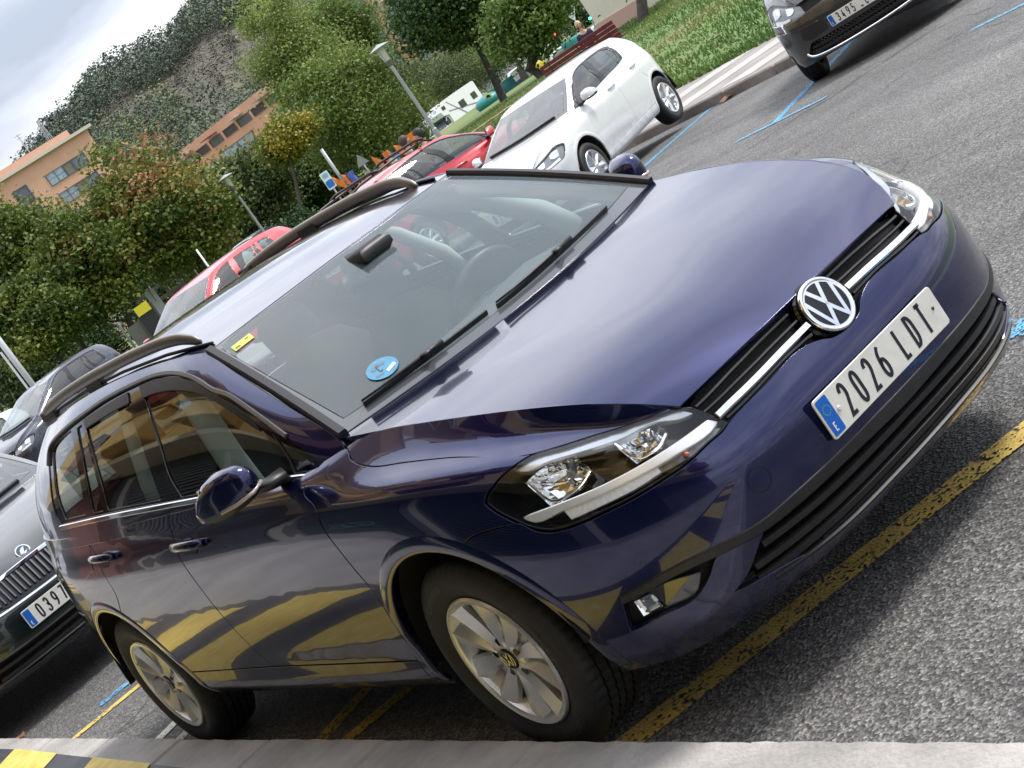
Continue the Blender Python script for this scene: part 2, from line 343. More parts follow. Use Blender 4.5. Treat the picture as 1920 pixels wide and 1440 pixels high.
def strokes(txt, h, w, adv, th, x0=0., y0=0., space=None):
    """flat ribbon lettering in the xy plane; returns V, F"""
    V, F = [], []; x = x0
    for ch in txt:
        if ch == ' ': x += space or adv*.6; continue
        for pl in GLY[ch]:
            P = np.array([(x + p[0]*2*w, y0 + p[1]*h) for p in pl]); k = len(P); closed = np.allclose(P[0], P[-1])
            L_, R2 = [], []
            for i in range(k):
                a = P[i] - P[i-1] if i else (P[0] - P[-2] if closed else P[1] - P[0]); b = P[i+1] - P[i] if i < k-1 else (P[1] - P[0] if closed else a)
                a = a/np.linalg.norm(a); b = b/np.linalg.norm(b); na = np.array([-a[1], a[0]]); nb = np.array([-b[1], b[0]]); m = na + nb; m /= max(np.linalg.norm(m), .3)
                q = m * th/2 / max(m @ na, .45); L_.append(P[i]+q); R2.append(P[i]-q)
            if not closed:
                d = (P[1]-P[0]); d = d/np.linalg.norm(d)*th*.0; L_[0] = L_[0]-d; R2[0] = R2[0]-d
            b0 = len(V); V += [(p[0], p[1], 0) for p in L_] + [(p[0], p[1], 0) for p in R2]
            F += [(b0+i+1, b0+i, b0+k+i, b0+k+i+1) for i in range(k-1)]
        x += adv
    return V, F
def rrect(w, h, r, n=5):
    P = []
    for cx, cy, a in ((w/2-r, h/2-r, 0), (-w/2+r, h/2-r, 90), (-w/2+r, -h/2+r, 180), (w/2-r, -h/2+r, 270)): P += arc(cx, cy, r, r, a, a+90, n)
    return P
def prism(P, d, bev=0.):
    """extrude a flat outline (xy) from z=0 to z=d, optional front bevel"""
    P = [tuple(p) for p in P]; n = len(P); V = [(x, y, 0) for x, y in P]
    if bev:
        c = np.mean(P, axis=0); V += [(x, y, d-bev) for x, y in P]; V += [(x - np.sign(x-c[0])*bev, y - np.sign(y-c[1])*bev, d) for x, y in P]; k = 3
    else: V += [(x, y, d) for x, y in P]; k = 2
    F = [tuple(range(n))[::-1], tuple((k-1)*n+i for i in range(n))]
    for r in range(k-1): F += [(r*n+i, r*n+(i+1) % n, (r+1)*n+(i+1) % n, (r+1)*n+i) for i in range(n)]
    return V, F
def place(V, o, ex, ey, ez):
    A = np.array(V, float); return np.array(o) + A[:, :1]*np.array(ex) + A[:, 1:2]*np.array(ey) + A[:, 2:3]*np.array(ez)
# ---------------------------------------------------------------- trimmed panels on spline surfaces
class Sym:
    """surface mirrored over the car's centre plane: negative parameter = the other side; morph: optional reshaping of points"""
    def __init__(s, S, axis=None, sign=1., morph=None): s.S, s.axis, s.sign, s.morph = S, axis, sign, morph
    def __call__(s, uv):
        uv = np.array(uv, float)
        if s.axis is None: P = s.S(uv)
        else:
            k = uv[..., s.axis] < 0; uv[..., s.axis] = np.abs(uv[..., s.axis]); P = s.S(uv); P[..., 1] = np.where(k, -P[..., 1], P[..., 1])
        return s.morph(P) if s.morph else P
    def normal(s, uv):
        uv = np.asarray(uv, float); h = 2e-3; mx = np.array([s.S.nu-1, s.S.nv-1], float)
        mn = np.zeros(2)
        if s.axis is not None: mn[s.axis] = -mx[s.axis]
        c = lambda q: np.clip(q, mn, mx)
        du = s(c(uv + [h, 0])) - s(c(uv - [h, 0])); dv = s(c(uv + [0, h])) - s(c(uv - [0, h]))
        n = np.cross(du, dv); n /= np.maximum(np.linalg.norm(n, axis=-1, keepdims=True), 1e-12); return n * s.sign
    def at(s, uv, off=0.):
        return s(uv) + s.normal(uv) * off
def smooth_loop(P, corner=48., n=5, closed=True):
    """Catmull-Rom through traced points, keeping real corners; P already in metric scale"""
    P = np.asarray(P, float); k = len(P); out = []
    cor = []
    for i in range(k):
        a = P[i]-P[i-1]; b = P[(i+1) % k]-P[i]; c = (a @ b)/max(np.linalg.norm(a)*np.linalg.norm(b), 1e-9); cor.append(math.degrees(math.acos(max(-1, min(1, c)))) > corner)
    for i in range(k):
        j = (i+1) % k; p1, p2 = P[i], P[j]; L = np.linalg.norm(p2-p1)
        p0 = P[i-1] if not cor[i] else p1 - (p2-p1); p3 = P[(j+1) % k] if not cor[j] else p2 + (p2-p1)
        L0 = max(np.linalg.norm(p1-p0), 1e-6); L3 = max(np.linalg.norm(p3-p2), 1e-6)
        m1 = ((p2-p1)/L*L0 + (p1-p0)/L0*L)/(L0+L)*L if not cor[i] else (p2-p1); m2 = ((p3-p2)/L3*L + (p2-p1)/L*L3)/(L+L3)*L if not cor[j] else (p2-p1)
        for t in np.arange(n)/n:
            out.append((2*t**3-3*t*t+1)*p1 + (t**3-2*t*t+t)*m1 + (-2*t**3+3*t*t)*p2 + (t**3-t*t)*m2)
    return np.array(out)
def densify(P, res):
    out = []; k = len(P)
    for i in range(k):
        a, b = P[i], P[(i+1) % k]; m = max(1, int(math.ceil(np.linalg.norm(b-a)/res)))
        for t in range(m): out.append(a + (b-a)*t/m)
    return np.array(out)
def area2(P): x, y = P[:, 0], P[:, 1]; return np.sum(x*np.roll(y, -1) - y*np.roll(x, -1))
def inset(P, d):
    """move a closed loop inwards by d"""
    a = P - np.roll(P, 1, 0); b = np.roll(P, -1, 0) - P
    na = np.stack([-a[:, 1], a[:, 0]], 1); nb = np.stack([-b[:, 1], b[:, 0]], 1)
    na /= np.maximum(np.linalg.norm(na, axis=1, keepdims=True), 1e-9); nb /= np.maximum(np.linalg.norm(nb, axis=1, keepdims=True), 1e-9)
    m = na + nb; m /= np.maximum(np.linalg.norm(m, axis=1, keepdims=True), .5); s = np.sign(area2(P))
    return P + s*d*m
def inpoly(Q, P):
    x, y = Q[:, 0], Q[:, 1]; c = np.zeros(len(Q), bool); k = len(P)
    for i in range(k):
        x1, y1 = P[i]; x2, y2 = P[i-1]
        if y1 == y2: continue
        t = ((y1 > y) != (y2 > y)) & (x < (x2-x1)*(y-y1)/(y2-y1) + x1); c ^= t
    return c
def dedupe(P, eps):
    out = [P[0]]
    for p in P[1:]:
        if np.linalg.norm(p-out[-1]) > eps: out.append(p)
    if np.linalg.norm(out[0]-out[-1]) < eps: out.pop()
    return np.array(out)
def panel_data(S, outer, holes=(), off=0., thick=.012, gap=.0025, res=.03, smooth=True, corner=48., edge=.0016):
    outer = np.asarray(outer, float); c = outer.mean(0); h = .02
    if S.axis is not None and abs(c[S.axis]) < .3: c = c.copy(); c[S.axis] = .3
    su = np.linalg.norm(S(c+[h, 0]) - S(c-[h, 0]))/(2*h); sv = np.linalg.norm(S(c+[0, h]) - S(c-[0, h]))/(2*h); sc = np.array([max(su, 1e-3), max(sv, 1e-3)])
    loops = []
    for k, lp in enumerate([outer, *holes]):
        P = np.asarray(lp, float)*sc
        if smooth: P = smooth_loop(P, corner)
        P = dedupe(densify(P, res), .0008)
        if gap: P = inset(P, gap if k == 0 else -gap)
        loops.append(P)
    lo, hi = loops[0].min(0), loops[0].max(0)
    gx, gy = np.meshgrid(np.arange(lo[0]+res/2, hi[0], res), np.arange(lo[1]+res/2, hi[1], res)); Q = np.stack([gx.ravel(), gy.ravel()], 1)
    if len(Q):
        ok = inpoly(Q, loops[0])
        for P in loops[1:]: ok &= ~inpoly(Q, P)
        Q = Q[ok]
        B = np.concatenate(loops)
        if len(Q): Q = Q[np.min(((Q[:, None]-B[None])**2).sum(-1), 1) > (res*.45)**2]
    pts = [p for P in loops for p in P] + list(Q); E = []; b = 0
    for P in loops: k = len(P); E += [(b+i, b+(i+1) % k) for i in range(k)]; b += k
    v, e, f, ov, *_ = delaunay_2d_cdt([Vector(p) for p in pts], E, [], 0, 1e-6)
    v = np.array([(p.x, p.y) for p in v]); f = np.array([t for t in f if len(t) == 3]); cen = v[f].mean(1)
    ok = inpoly(cen, loops[0])
    for P in loops[1:]: ok &= ~inpoly(cen, P)
    f = f[ok]; uv = v/sc; mx = np.array([S.S.nu-1, S.S.nv-1], float); mn = np.zeros(2)
    if S.axis is not None: mn[S.axis] = -mx[S.axis]
    uv = np.clip(uv, mn, mx)
    N = S.normal(uv); X = S(uv) + N*off
    a, b_, c_ = X[f[:, 0]], X[f[:, 1]], X[f[:, 2]]; fl = (np.cross(b_-a, c_-a)*N[f].mean(1)).sum(1) < 0
    f[fl] = f[fl][:, ::-1]
    V = [X]; NN = [N]; F = [tuple(map(int, t)) for t in f]; base = len(X)
    if thick:
        cnt = {}
        for t in F:
            for i in range(3): cnt[(t[i], t[(i+1) % 3])] = cnt.get((t[i], t[(i+1) % 3]), 0) + 1
        be = [k for k in cnt if (k[1], k[0]) not in cnt]; ids = sorted({i for k in be for i in k}); mp = {i: j for j, i in enumerate(ids)}
        T = np.zeros((len(ids), 3))
        for i, j in be: d = X[j]-X[i]; d = d/max(np.linalg.norm(d), 1e-9); T[mp[i]] += d; T[mp[j]] += d
        ids = np.array(ids); nb = N[ids]; o = np.cross(T, nb); o /= np.maximum(np.linalg.norm(o, axis=1, keepdims=True), 1e-9)
        r1 = X[ids] + o*edge - nb*edge; r2 = r1 - nb*thick; n1 = (o + .25*nb); n1 /= np.linalg.norm(n1, axis=1, keepdims=True); k = len(ids)
        V += [r1, r2]; NN += [n1, o]
        for i, j in be:
            a, b2 = mp[i], mp[j]; F += [(int(j), int(i), base+a, base+b2), (base+b2, base+a, base+k+a, base+k+b2)]
    return np.concatenate(V), F, np.concatenate(NN)
def flipdata(D):
    V, F, N = D; m = np.array([1, -1, 1]); return V*m, [t[::-1] for t in F], N*m
def joindata(*Ds):
    V, F, N = [], [], []; b = 0
    for D in Ds: V.append(D[0]); N.append(D[2]); F += [tuple(b+i for i in t) for t in D[1]]; b += len(D[0])
    return np.concatenate(V), F, np.concatenate(N)
def obj_data(name, D, m, parent):
    return mesh_obj(name, D[0], D[1], m, parent, normals=D[2])
def panel(name, S, outer, m, parent, holes=(), both=False, **kw):
    D = panel_data(S, outer, holes, **kw); o = obj_data(name, D, m, parent)
    if both: return o, obj_data(name, flipdata(D), m, parent if not isinstance(both, tuple) else both[0])
    return o
def sweep_on(S, uvs, rad, off=0., n=8, flat=1., smooth=True):
    """tube following a line on a surface"""
    P = np.asarray(uvs, float); t = np.linspace(0, len(P)-1, max(len(P)*4, 8)); i = np.minimum(t.astype(int), len(P)-2); f = (t-i)[:, None]
    Q = P[i]*(1-f) + P[i+1]*f
    if smooth and len(P) > 2:
        for _ in range(3): Q[1:-1] = (Q[:-2] + 2*Q[1:-1] + Q[2:])/4
    return S(Q) + S.normal(Q)*off
def ribbon(S, uvs, half, off=0., thick=.006, up=None):
    """flat raised strip following a line on a surface; returns V, F"""
    X = sweep_on(S, uvs, 0); P = np.asarray(uvs, float); t = np.linspace(0, len(P)-1, len(X)); i = np.minimum(t.astype(int), len(P)-2); f = (t-i)[:, None]
    N = S.normal(P[i]*(1-f) + P[i+1]*f); T = np.gradient(X, axis=0); T /= np.linalg.norm(T, axis=1, keepdims=True); B = np.cross(N, T); B /= np.linalg.norm(B, axis=1, keepdims=True)
    h = half*np.ones(len(X)) if np.isscalar(half) else np.interp(np.linspace(0, 1, len(X)), np.linspace(0, 1, len(half)), half); h = h[:, None]
    prof = [(-1, -thick), (-1, thick*.35), (-.7, thick), (.7, thick), (1, thick*.35), (1, -thick)]; k = len(prof); V = []
    for a in range(len(X)):
        for w, z in prof: V.append(X[a] + B[a]*w*h[a] + N[a]*(z+off))
    F = [(a*k+j, (a+1)*k+j, (a+1)*k+(j+1) % k, a*k+(j+1) % k) for a in range(len(X)-1) for j in range(k)]; F += [tuple(range(k)), tuple((len(X)-1)*k + j for j in range(k))[::-1]]
    return V, F
# outlines of the car's panels in surface parameters (around the body, up the side)
LN = {
 'lamp': [[2.88,8.0],[2.78,7.42],[2.66,6.58],[2.59,6.05],[2.72,5.89],[3.0,5.74],[3.4,5.48],[3.87,5.33],[4.32,5.22],[4.75,5.16],[5.07,5.12],[5.39,5.11],[5.59,5.17],[5.77,5.33],[6.02,5.71],[6.23,6.13],[6.35,6.45],[6.33,6.59],[6.13,7.09],[5.9,7.52],[5.56,7.97],[5.05,8.11],[4.32,8.54],[3.56,8.76],[3.03,8.38]],
 'lamp_bar': [[5.89,5.74],[5.32,5.82],[4.66,5.93],[4.12,6.08],[3.41,6.36],[2.79,6.67],[2.7,6.4],[2.76,6.29],[3.45,5.99],[4.15,5.83],[4.7,5.72],[5.29,5.66],[5.85,5.65]],
 'lamp_drl': [[5.32,5.66],[4.7,5.74],[4.15,5.83],[3.82,5.97],[3.79,5.64],[4.17,5.49],[4.74,5.38],[5.26,5.28]],
 'lamp_ind': [[3.79,5.95],[3.45,5.99],[2.77,6.26],[2.69,6.13],[2.94,5.85],[3.36,5.66],[3.78,5.62]],
 'lamp_ref1': [[5.69,6.9],[5.24,7.49],[4.91,7.5],[4.73,6.68],[4.96,6.17],[5.43,5.87]],
 'lamp_ref2': [[4.21,7.75],[3.84,8.13],[3.46,8.02],[3.41,7.14],[3.61,6.59],[4.01,6.42]],
 'lamp_top': [[5.88,7.54],[5.43,8.01],[4.57,8.4],[3.6,8.77],[2.99,8.13],[2.88,7.51],[3.09,7.58],[3.46,8.32],[4.14,7.89],[4.93,7.62],[5.31,7.54],[5.64,7.32]],
 'dlo': [[1.01,0.43],[0.91,0.56],[0.89,0.91],[0.85,1.29],[0.84,1.96],[0.86,2.69],[1.05,3.57],[1.51,3.84],[1.77,4.32],[2.15,4.67],[2.5,4.91],[2.83,5.07],[3.14,5.16],[3.43,5.16],[3.83,5.08],[4.2,5.02],[4.58,4.94],[5.1,4.77],[5.74,4.62],[6.39,4.42],[6.72,4.2],[6.71,3.54],[6.68,3.26],[6.72,2.35],[6.72,1.74],[6.64,1.43],[5.1,1.4],[4.01,1.28],[3.34,1.17],[2.25,1.11],[1.58,0.97],[1.23,0.73]],
 'gl_front': [[3.61,4.89],[3.24,4.93],[2.86,4.82],[2.54,4.67],[2.22,4.45],[1.88,4.12],[1.61,3.7],[1.32,3.31],[1.19,2.89],[1.14,2.49],[1.34,1.91],[1.61,1.01],[2.65,1.19],[3.31,1.25],[3.63,1.29],[3.63,1.9],[3.52,2.91],[3.52,3.91]],
 'gl_front_top': [[3.56,4.37],[3.21,4.38],[2.79,4.29],[2.34,4.1],[2.0,3.9],[1.71,3.58],[1.41,3.04],[1.23,2.39]],
 'gl_fq': [[1.07,2.23],[1.06,1.88],[1.04,1.51],[1.02,1.18],[1.03,0.88],[1.04,0.77],[1.23,0.86],[1.5,0.99]],
 'gl_rear': [[5.22,4.45],[4.76,4.55],[4.34,4.66],[3.94,4.76],[3.91,3.81],[3.85,3.08],[3.88,2.33],[3.97,1.38],[5.07,1.5],[5.0,2.4],[5.04,3.28]],
 'gl_rear_top': [[5.15,4.14],[4.76,4.22],[4.34,4.31],[3.92,4.37]],
 'gl_fix': [[5.5,4.32],[5.33,4.38],[5.11,3.37],[5.07,2.42],[5.19,1.52],[5.47,1.54],[5.37,2.42],[5.37,3.41]],
 'gl_rq': [[6.55,4.05],[6.17,4.3],[5.73,4.39],[5.56,3.49],[5.54,2.48],[5.69,1.56],[6.43,1.59],[6.49,2.2],[6.49,3.17]],
 'fuel': [[15.43,9.75],[14.99,9.66],[14.78,9.32],[14.88,7.93],[14.9,7.21],[15.55,7.24],[15.63,7.78]],
 'hood_shut': [[9.5,10.0],[9.04,9.42],[8.51,8.97],[7.88,8.85],[6.86,8.66],[5.57,8.0]],
}
# ---------------------------------------------------------------- cars
M_BLK = mat('black_plastic', (.012, .012, .013), .42, var=.25, vscale=40, bump=.08, bscale=900)
M_GLOSSBLK = mat('gloss_black', (.006, .006, .007), .06)
M_RUB = mat('rubber_seal', (.016, .016, .017), .6)
M_TYRE = mat('tyre_rubber', (.014, .014, .014), .62, var=.35, vscale=14, bump=.15, bscale=200)
M_CHR = mat('chrome', (.82, .83, .84), .045, 1.0)
M_ALU = mat('alloy_silver', (.70, .715, .73), .30, .82)
M_DALU = mat('dark_alloy', (.12, .12, .12), .45, .8)
M_DISC = mat('brake_steel', (.3, .29, .28), .4, 1.)
M_DARK = mat('underbody', (.008, .008, .009), .8)
M_PLATE = mat('plate_white', (.72, .72, .66), .42, var=.06, vscale=25)
M_INK = mat('plate_ink', (.01, .012, .022), .4)
M_EU = mat('plate_blue', (.003, .11, .50), .4)
M_STAR = mat('plate_star', (.10, .36, .22), .5)
M_WSG = glass('windscreen_glass', (.88, .97, .95), 1.6, .125, (.40, .53, .56))  # teal diffuse haze on the windscreen stands for dust and reflected sky
M_SGL = glass('side_glass', (.42, .48, .45), 1.7, .0)
M_LENS = glass('lamp_lens', (.96, .97, .97), 1.45)
M_FRIT = mat('windscreen_border', (.075, .08, .09), .12, coat=.5)
M_DRL = mat('clear_lens_block', (.93, .94, .94), .3, .0, var=.12, vscale=120)
M_AMB = mat('amber_bulb', (.55, .12, .02), .2)
M_RED = mat('red_lens', (.32, .008, .012), .12, coat=1)
M_WHITE_LENS = mat('white_lens', (.75, .76, .76), .1, .4)
M_SEAT = mat('seat_cloth', (.024, .025, .028), .9)
M_DASH = mat('dashboard_plastic', (.055, .06, .064), .6)
M_LINER = mat('headliner', (.60, .60, .58), .9)
M_RAIL = mat('roof_rail_satin', (.30, .295, .285), .38, .7)
def arch_pts(S, cx, cz, r, a0, a1, n=26, u0=8.0):
    """wheel arch: points of a circle in side view turned into surface parameters"""
    us = np.arange(max(0, u0-4.5), u0+4.5, .1); vsr = np.arange(0, 8.01, .1); U, Vv = np.meshgrid(us, vsr, indexing='ij'); G_ = np.stack([U, Vv], -1).reshape(-1, 2)
    X = S(G_); out = []
    for a in np.linspace(a0, a1, n):
        x, z = cx + r*math.cos(R_(a)), cz + r*math.sin(R_(a)); g = G_[np.argmin((X[:, 0]-x)**2 + (X[:, 2]-z)**2)].copy()
        for _ in range(8):
            p = S(g); e = np.array([p[0]-x, p[2]-z]); h = 1e-3; a_ = (S(g+[h, 0])-p)/h; b_ = (S(g+[0, h])-p)/h
            J = np.array([[a_[0], b_[0]], [a_[2], b_[2]]])
            try: st = np.linalg.solve(J, e)
            except Exception: break
            g = g - np.clip(st, -.3, .3); g[1] = max(g[1], 0)
        out.append(tuple(g))
    return out
def capsule_disc(mb, c, nrm, r, th, n=24, bev=.002):
    nrm = np.array(nrm, float); nrm /= np.linalg.norm(nrm); a = np.cross(nrm, [0, 0, 1]); a = np.array([1., 0, 0]) if np.linalg.norm(a) < 1e-3 else a/np.linalg.norm(a); b = np.cross(nrm, a)
    V = []; rings = [(0, r), (th-bev, r), (th, r-bev)]
    for z, rr in rings:
        for i in range(n): t = 2*math.pi*i/n; V.append(np.array(c) + nrm*z + rr*(math.cos(t)*a + math.sin(t)*b))
    F = [(k*n+i, k*n+(i+1) % n, (k+1)*n+(i+1) % n, (k+1)*n+i) for k in range(2) for i in range(n)] + [tuple(2*n+i for i in range(n))]
    return mb.add(V, F)
def make_wheel(root_name='wheel', detail=2, spokes=10, rim_r=.205, R=.317, width=.198, logo=None, parent=None, loc=(0, 0, 0), flip=False):
    """wheel with its outer face towards -y (flip: towards +y); loc = hub centre in the car's frame"""
    s = -1 if not flip else 1
    w = bpy.data.objects.new(root_name, None); w.empty_display_size = .1; w.location = loc; link(w, parent)
    hw = width/2
    n = 180 if detail > 1 else 48; prof = [(-hw*.80, rim_r-.004), (-hw*.86, rim_r+.004), (-hw*.95, rim_r+.018), (-hw*1.04, rim_r+.045), (-hw*1.05, rim_r+.062), (-hw*1.0, R-.028), (-hw*.93, R-.013), (-hw*.84, R-.004), (-hw*.66, R), (-hw*.50, R+.001)]
    gro = []
    for c in (-.46, -.13, .13, .46): gro += [(hw*(c-.035), R+.001), (hw*(c-.03), R-.007), (hw*(c+.03), R-.007), (hw*(c+.035), R+.001)]
    prof = prof + gro + [(-a, r) for a, r in prof[::-1]]
    mb = MB(); mb.lathe([(a*-s*-1 if False else a*(1 if s < 0 else 1), r) for a, r in prof], n)
    if detail > 1:   # sipes: every third column of the tread pressed in
        A = np.array(mb.V); k = len(prof)
        for i in range(0, n, 3):
            for j in range(6, k-6):
                v = A[i*k+j]; a, = [v[1]]; rr = math.hypot(v[0], v[2]); q = (rr-.0045)/rr; A[i*k+j, 0] *= q; A[i*k+j, 2] *= q
        mb.V = [tuple(v) for v in A]
    ty = mb.build('tyre', M_TYRE, w, auto=35)
    # rim: barrel, flange, spokes
    m2 = MB(); m2.lathe([(s*(hw*.80), rim_r-.020), (s*(hw*.93), rim_r-.016), (s*(hw*.985), rim_r-.008), (s*(hw*.99), rim_r+.001), (s*(hw*.93), rim_r+.006), (s*(hw*.80), rim_r+.004)], 64)
    m2.lathe([(s*(hw*.80), rim_r-.020), (s*(hw*.25), rim_r-.045), (s*(-hw*.5), rim_r-.05)], 48)
    rim = m2.build('rim', M_ALU, w, auto=35)
    face = hw*.90
    sp = MB(); pitch = 2*math.pi/spokes
    for i in range(spokes):
        a = i*pitch + .12; tw = (.035 if i % 2 else -.035); side = 1 if i % 2 else -1
        rings = [(.040, .0130, face*.85, .020), (.075, .0195, face*.87, .022), (.12, .0290, face*.91, .024), (rim_r*.80, .0345, face*.96, .022), (rim_r-.010, .044, face*.985, .014)]
        V = []
        for r, hwid, z, dep in rings:
            t = a + tw*(r/rim_r)**1.5*.9; ca, sa = math.cos(t), math.sin(t); rg = .30*side*hwid
            for o, dz in ((-hwid, -dep), (-hwid*.96, -.005 if side > 0 else -.013), (rg, 0.0085), (hwid*.96, -.013 if side > 0 else -.005), (hwid, -dep)):
                V.append((r*ca - o*sa, s*(z+dz), r*sa + o*ca))
        F = [(q*5+j, q*5+j+1, (q+1)*5+j+1, (q+1)*5+j) for q in range(4) for j in range(4)]
        so = fixn(MB().add(V, F).build('spoke', M_ALU, rim, auto=24)) if detail > 1 else sp.add(V, F)
    if detail <= 1: fixn(sp.build('spokes', M_ALU, rim))
    ds = MB(); ds.lathe([(s*face*.62, .05), (s*face*.66, .10), (s*face*.60, .138), (s*face*.50, .140)], 40); ds.build('spoke_dish', M_ALU, rim, auto=30)
    hb = MB(); hb.lathe([(s*face*.60, .066), (s*face*.86, .062), (s*face*.90, .054), (s*face*.90, .034), (s*face*.885, .0335)], 40); hb.build('hub', M_ALU, rim, auto=30)
    if detail > 1:
        for i in range(5):
            t = i*2*math.pi/5 + .3; m3 = MB(); m3.lathe([(s*face*.905, .0005), (s*face*.905, .0115), (s*face*.89, .0122)], 14, c=(.0535*math.cos(t), 0, .0535*math.sin(t))); m3.build('lug_hole', M_GLOSSBLK, rim)
    m4 = MB(); m4.lathe([(s*face*.895, .0335), (s*face*.945, .0325), (s*face*.96, .029), (s*face*.96, .0005)], 32); cap = m4.build('hub_cap', M_GLOSSBLK if logo else M_ALU, rim, auto=30)
    if logo:
        V, F = logo(.029); V = place(V, (0, s*(face*.96+.0008), 0), (-s, 0, 0), (0, 0, 1), (0, s, 0)); mesh_obj('hub_emblem', V, F, M_CHR, rim)
    bd = MB(); bd.lathe([(s*hw*.28, .07), (s*hw*.28, .13), (s*hw*.16, .13), (s*hw*.16, .07)], 40); bd.box((-.10, s*hw*.25, .05), (.05, .05, .13)); bd.build('brake_disc', M_DISC, w, auto=30)
    bk = MB(); bk.lathe([(s*hw*.10, .001), (s*hw*.10, rim_r-.04)], 32); bk.build('brake_shield', M_DARK, w)
    return w
def vw_logo(R, th=.16, depth=.0):
    """ring with the stacked letters, unit drawn in xy"""
    V, F = [], []; n = 40
    for r in (1.0, .86):
        for i in range(n): t = 2*math.pi*i/n; V.append((R*r*math.cos(t), R*r*math.sin(t), 0))
    F += [(i, (i+1) % n, n+(i+1) % n, n+i) for i in range(n)]
    def poly(P):
        P = np.array(P)*R; k = len(P); L_, R2 = [], []; t = th*R
        for i in range(k):
            a = P[i]-P[i-1] if i else P[1]-P[0]; b = P[i+1]-P[i] if i < k-1 else a
            a = a/np.linalg.norm(a); b = b/np.linalg.norm(b); na = np.array([-a[1], a[0]]); nb = np.array([-b[1], b[0]]); m = na+nb; m /= max(np.linalg.norm(m), .3); q = m*t/2/max(m@na, .42); L_.append(P[i]+q); R2.append(P[i]-q)
        b0 = len(V)
        for p in L_ + R2: V.append((p[0], p[1], 0.0003*R))
        F.extend([(b0+i+1, b0+i, b0+k+i, b0+k+i+1) for i in range(k-1)])
    poly([(-.36, .83), (0, .10), (.36, .83)]); poly([(-.74, .52), (-.36, -.74), (0, -.02), (.36, -.74), (.74, .52)])
    return V, F
def make_plate(txt, parent, c, nrm, ux, detail=2, w=.52, h=.11, plain=False):
    """Spanish number plate centred at c; ux = direction of reading"""
    nrm = np.array(nrm, float)/np.linalg.norm(nrm); ux = np.array(ux, float)/np.linalg.norm(ux); uy = np.cross(nrm, ux)
    V, F = prism(rrect(w, h, .010), .004, .0012); pl = mesh_obj('number_plate', place(V, c, ux, uy, nrm), F, M_PLATE, parent)
    z = np.array(c) + nrm*.0046
    if not plain:
        V, F = prism(rrect(.042, h-.012, .004, 3), .0004); mesh_obj('blue_band', place(V, z + ux*(-w/2+.027), ux, uy, nrm), F, M_EU, pl)
        zz = z + nrm*.0008
        if detail > 1:
            V, F = [], []
            for i in range(12):
                t = i*math.pi/6; b = len(V); V += [(.0125*math.cos(t) + .0022*math.cos(k*2*math.pi/5+math.pi/2), .0125*math.sin(t) + .0022*math.sin(k*2*math.pi/5+math.pi/2), 0) for k in range(5)]; F.append(tuple(range(b, b+5)))
            mesh_obj('stars', place(V, zz + ux*(-w/2+.027) + uy*.016, ux, uy, nrm), F, M_STAR, pl)
        V, F = strokes('E', .020, .0075, .02, .0035, -.0075, -.01); mesh_obj('country_letter', place(V, zz + ux*(-w/2+.027) - uy*.028, ux, uy, nrm), F, M_PLATE, pl)
    a = .0530; total = sum(a if ch != ' ' else .030 for ch in (txt if len(txt) > 7 else '0000 LLL')) - .014
    x0 = -total/2 + (.022 if not plain else 0)
    for ch in txt:
        if ch == ' ': x0 += .030; continue
        V, F = strokes(ch, .079, .0195, a, .0102, x0, -.0395); mesh_obj('character', place(V, z, ux, uy, nrm), F, M_INK, pl); x0 += a
    if detail > 1:
        mb = MB()
        capsule_disc(mb, z + ux*(-w/2+.062) - uy*.002, nrm, .0065, .003, 12); mb.build('plate_screw', M_PLATE, pl)
        capsule_disc(MB(), z, nrm, .004, .003); mb = MB(); capsule_disc(mb, z + ux*(w/2-.028) + uy*.004, nrm, .0055, .002, 12); mb.build('plate_screw', M_DALU, pl)
    return pl
class Car:
    """shared body architecture; morph reshapes it into other cars"""
    def __init__(s, morph=None):
        s.O = Sym(Surf(body_net(), mirror_u0=True), 0, -1, morph); s.G = Sym(Surf(house_net()), None, -1, morph)
        s.H = Sym(Surf(hood_net(), mirror_v0=True), 1, 1, morph); s.W = Sym(Surf(screen_net(), mirror_v0=True), 1, 1, morph); s.R = Sym(Surf(roof_net(), mirror_v0=True), 1, 1, morph)
def mirror_pts(half):
    """half outline from the centre line out and back to it -> closed symmetric outline"""
    return list(half) + [(-u, v) for u, v in half[::-1] if abs(u) > 1e-6]
BUMP_TOP = [(0,5.92),(.24,5.99),(.35,6.08),(.50,6.38),(.76,6.70),(1.72,6.56),(2.54,6.09)]
LAMP_LOW = [(2.62,6.0),(2.72,5.87),(3.0,5.72),(3.4,5.46),(3.87,5.31),(4.32,5.20),(4.75,5.14),(5.07,5.10),(5.39,5.095),(5.60,5.15),(5.79,5.32)]
LAMP_OUT = [(5.99,5.62),(6.04,5.71),(6.26,6.13),(6.37,6.45),(6.355,6.6),(6.15,7.1),(5.915,7.53),(5.58,7.99)]
BF_JOINT = [(6.35,5.64),(6.85,5.54),(7.236,5.28)]
SHUT = [(6.856,8.669),(7.881,8.862),(8.512,8.982),(9.04,9.418),(9.42,9.97)]
DOOR_F = [(9.86,9.8),(9.72,8.6),(9.527,7.853),(9.462,6.514),(9.408,5.413),(9.361,4.473),(9.48,3.296),(9.71,1.907)]
DOOR_M = [(12.53,9.85),(12.48,7.128),(12.477,4.991),(12.443,3.413),(12.42,2.13)]
DOOR_R = [(14.86,9.85),(14.783,9.039),(14.622,7.095),(14.63,6.3)]
LGR = [(0,2.69),(.68,2.70),(1.7,2.75),(2.435,2.72),(3.06,2.68),(3.70,1.66),(3.88,1.50),(3.03,1.262),(2.33,.82),(1.41,.84),(0,.80)]
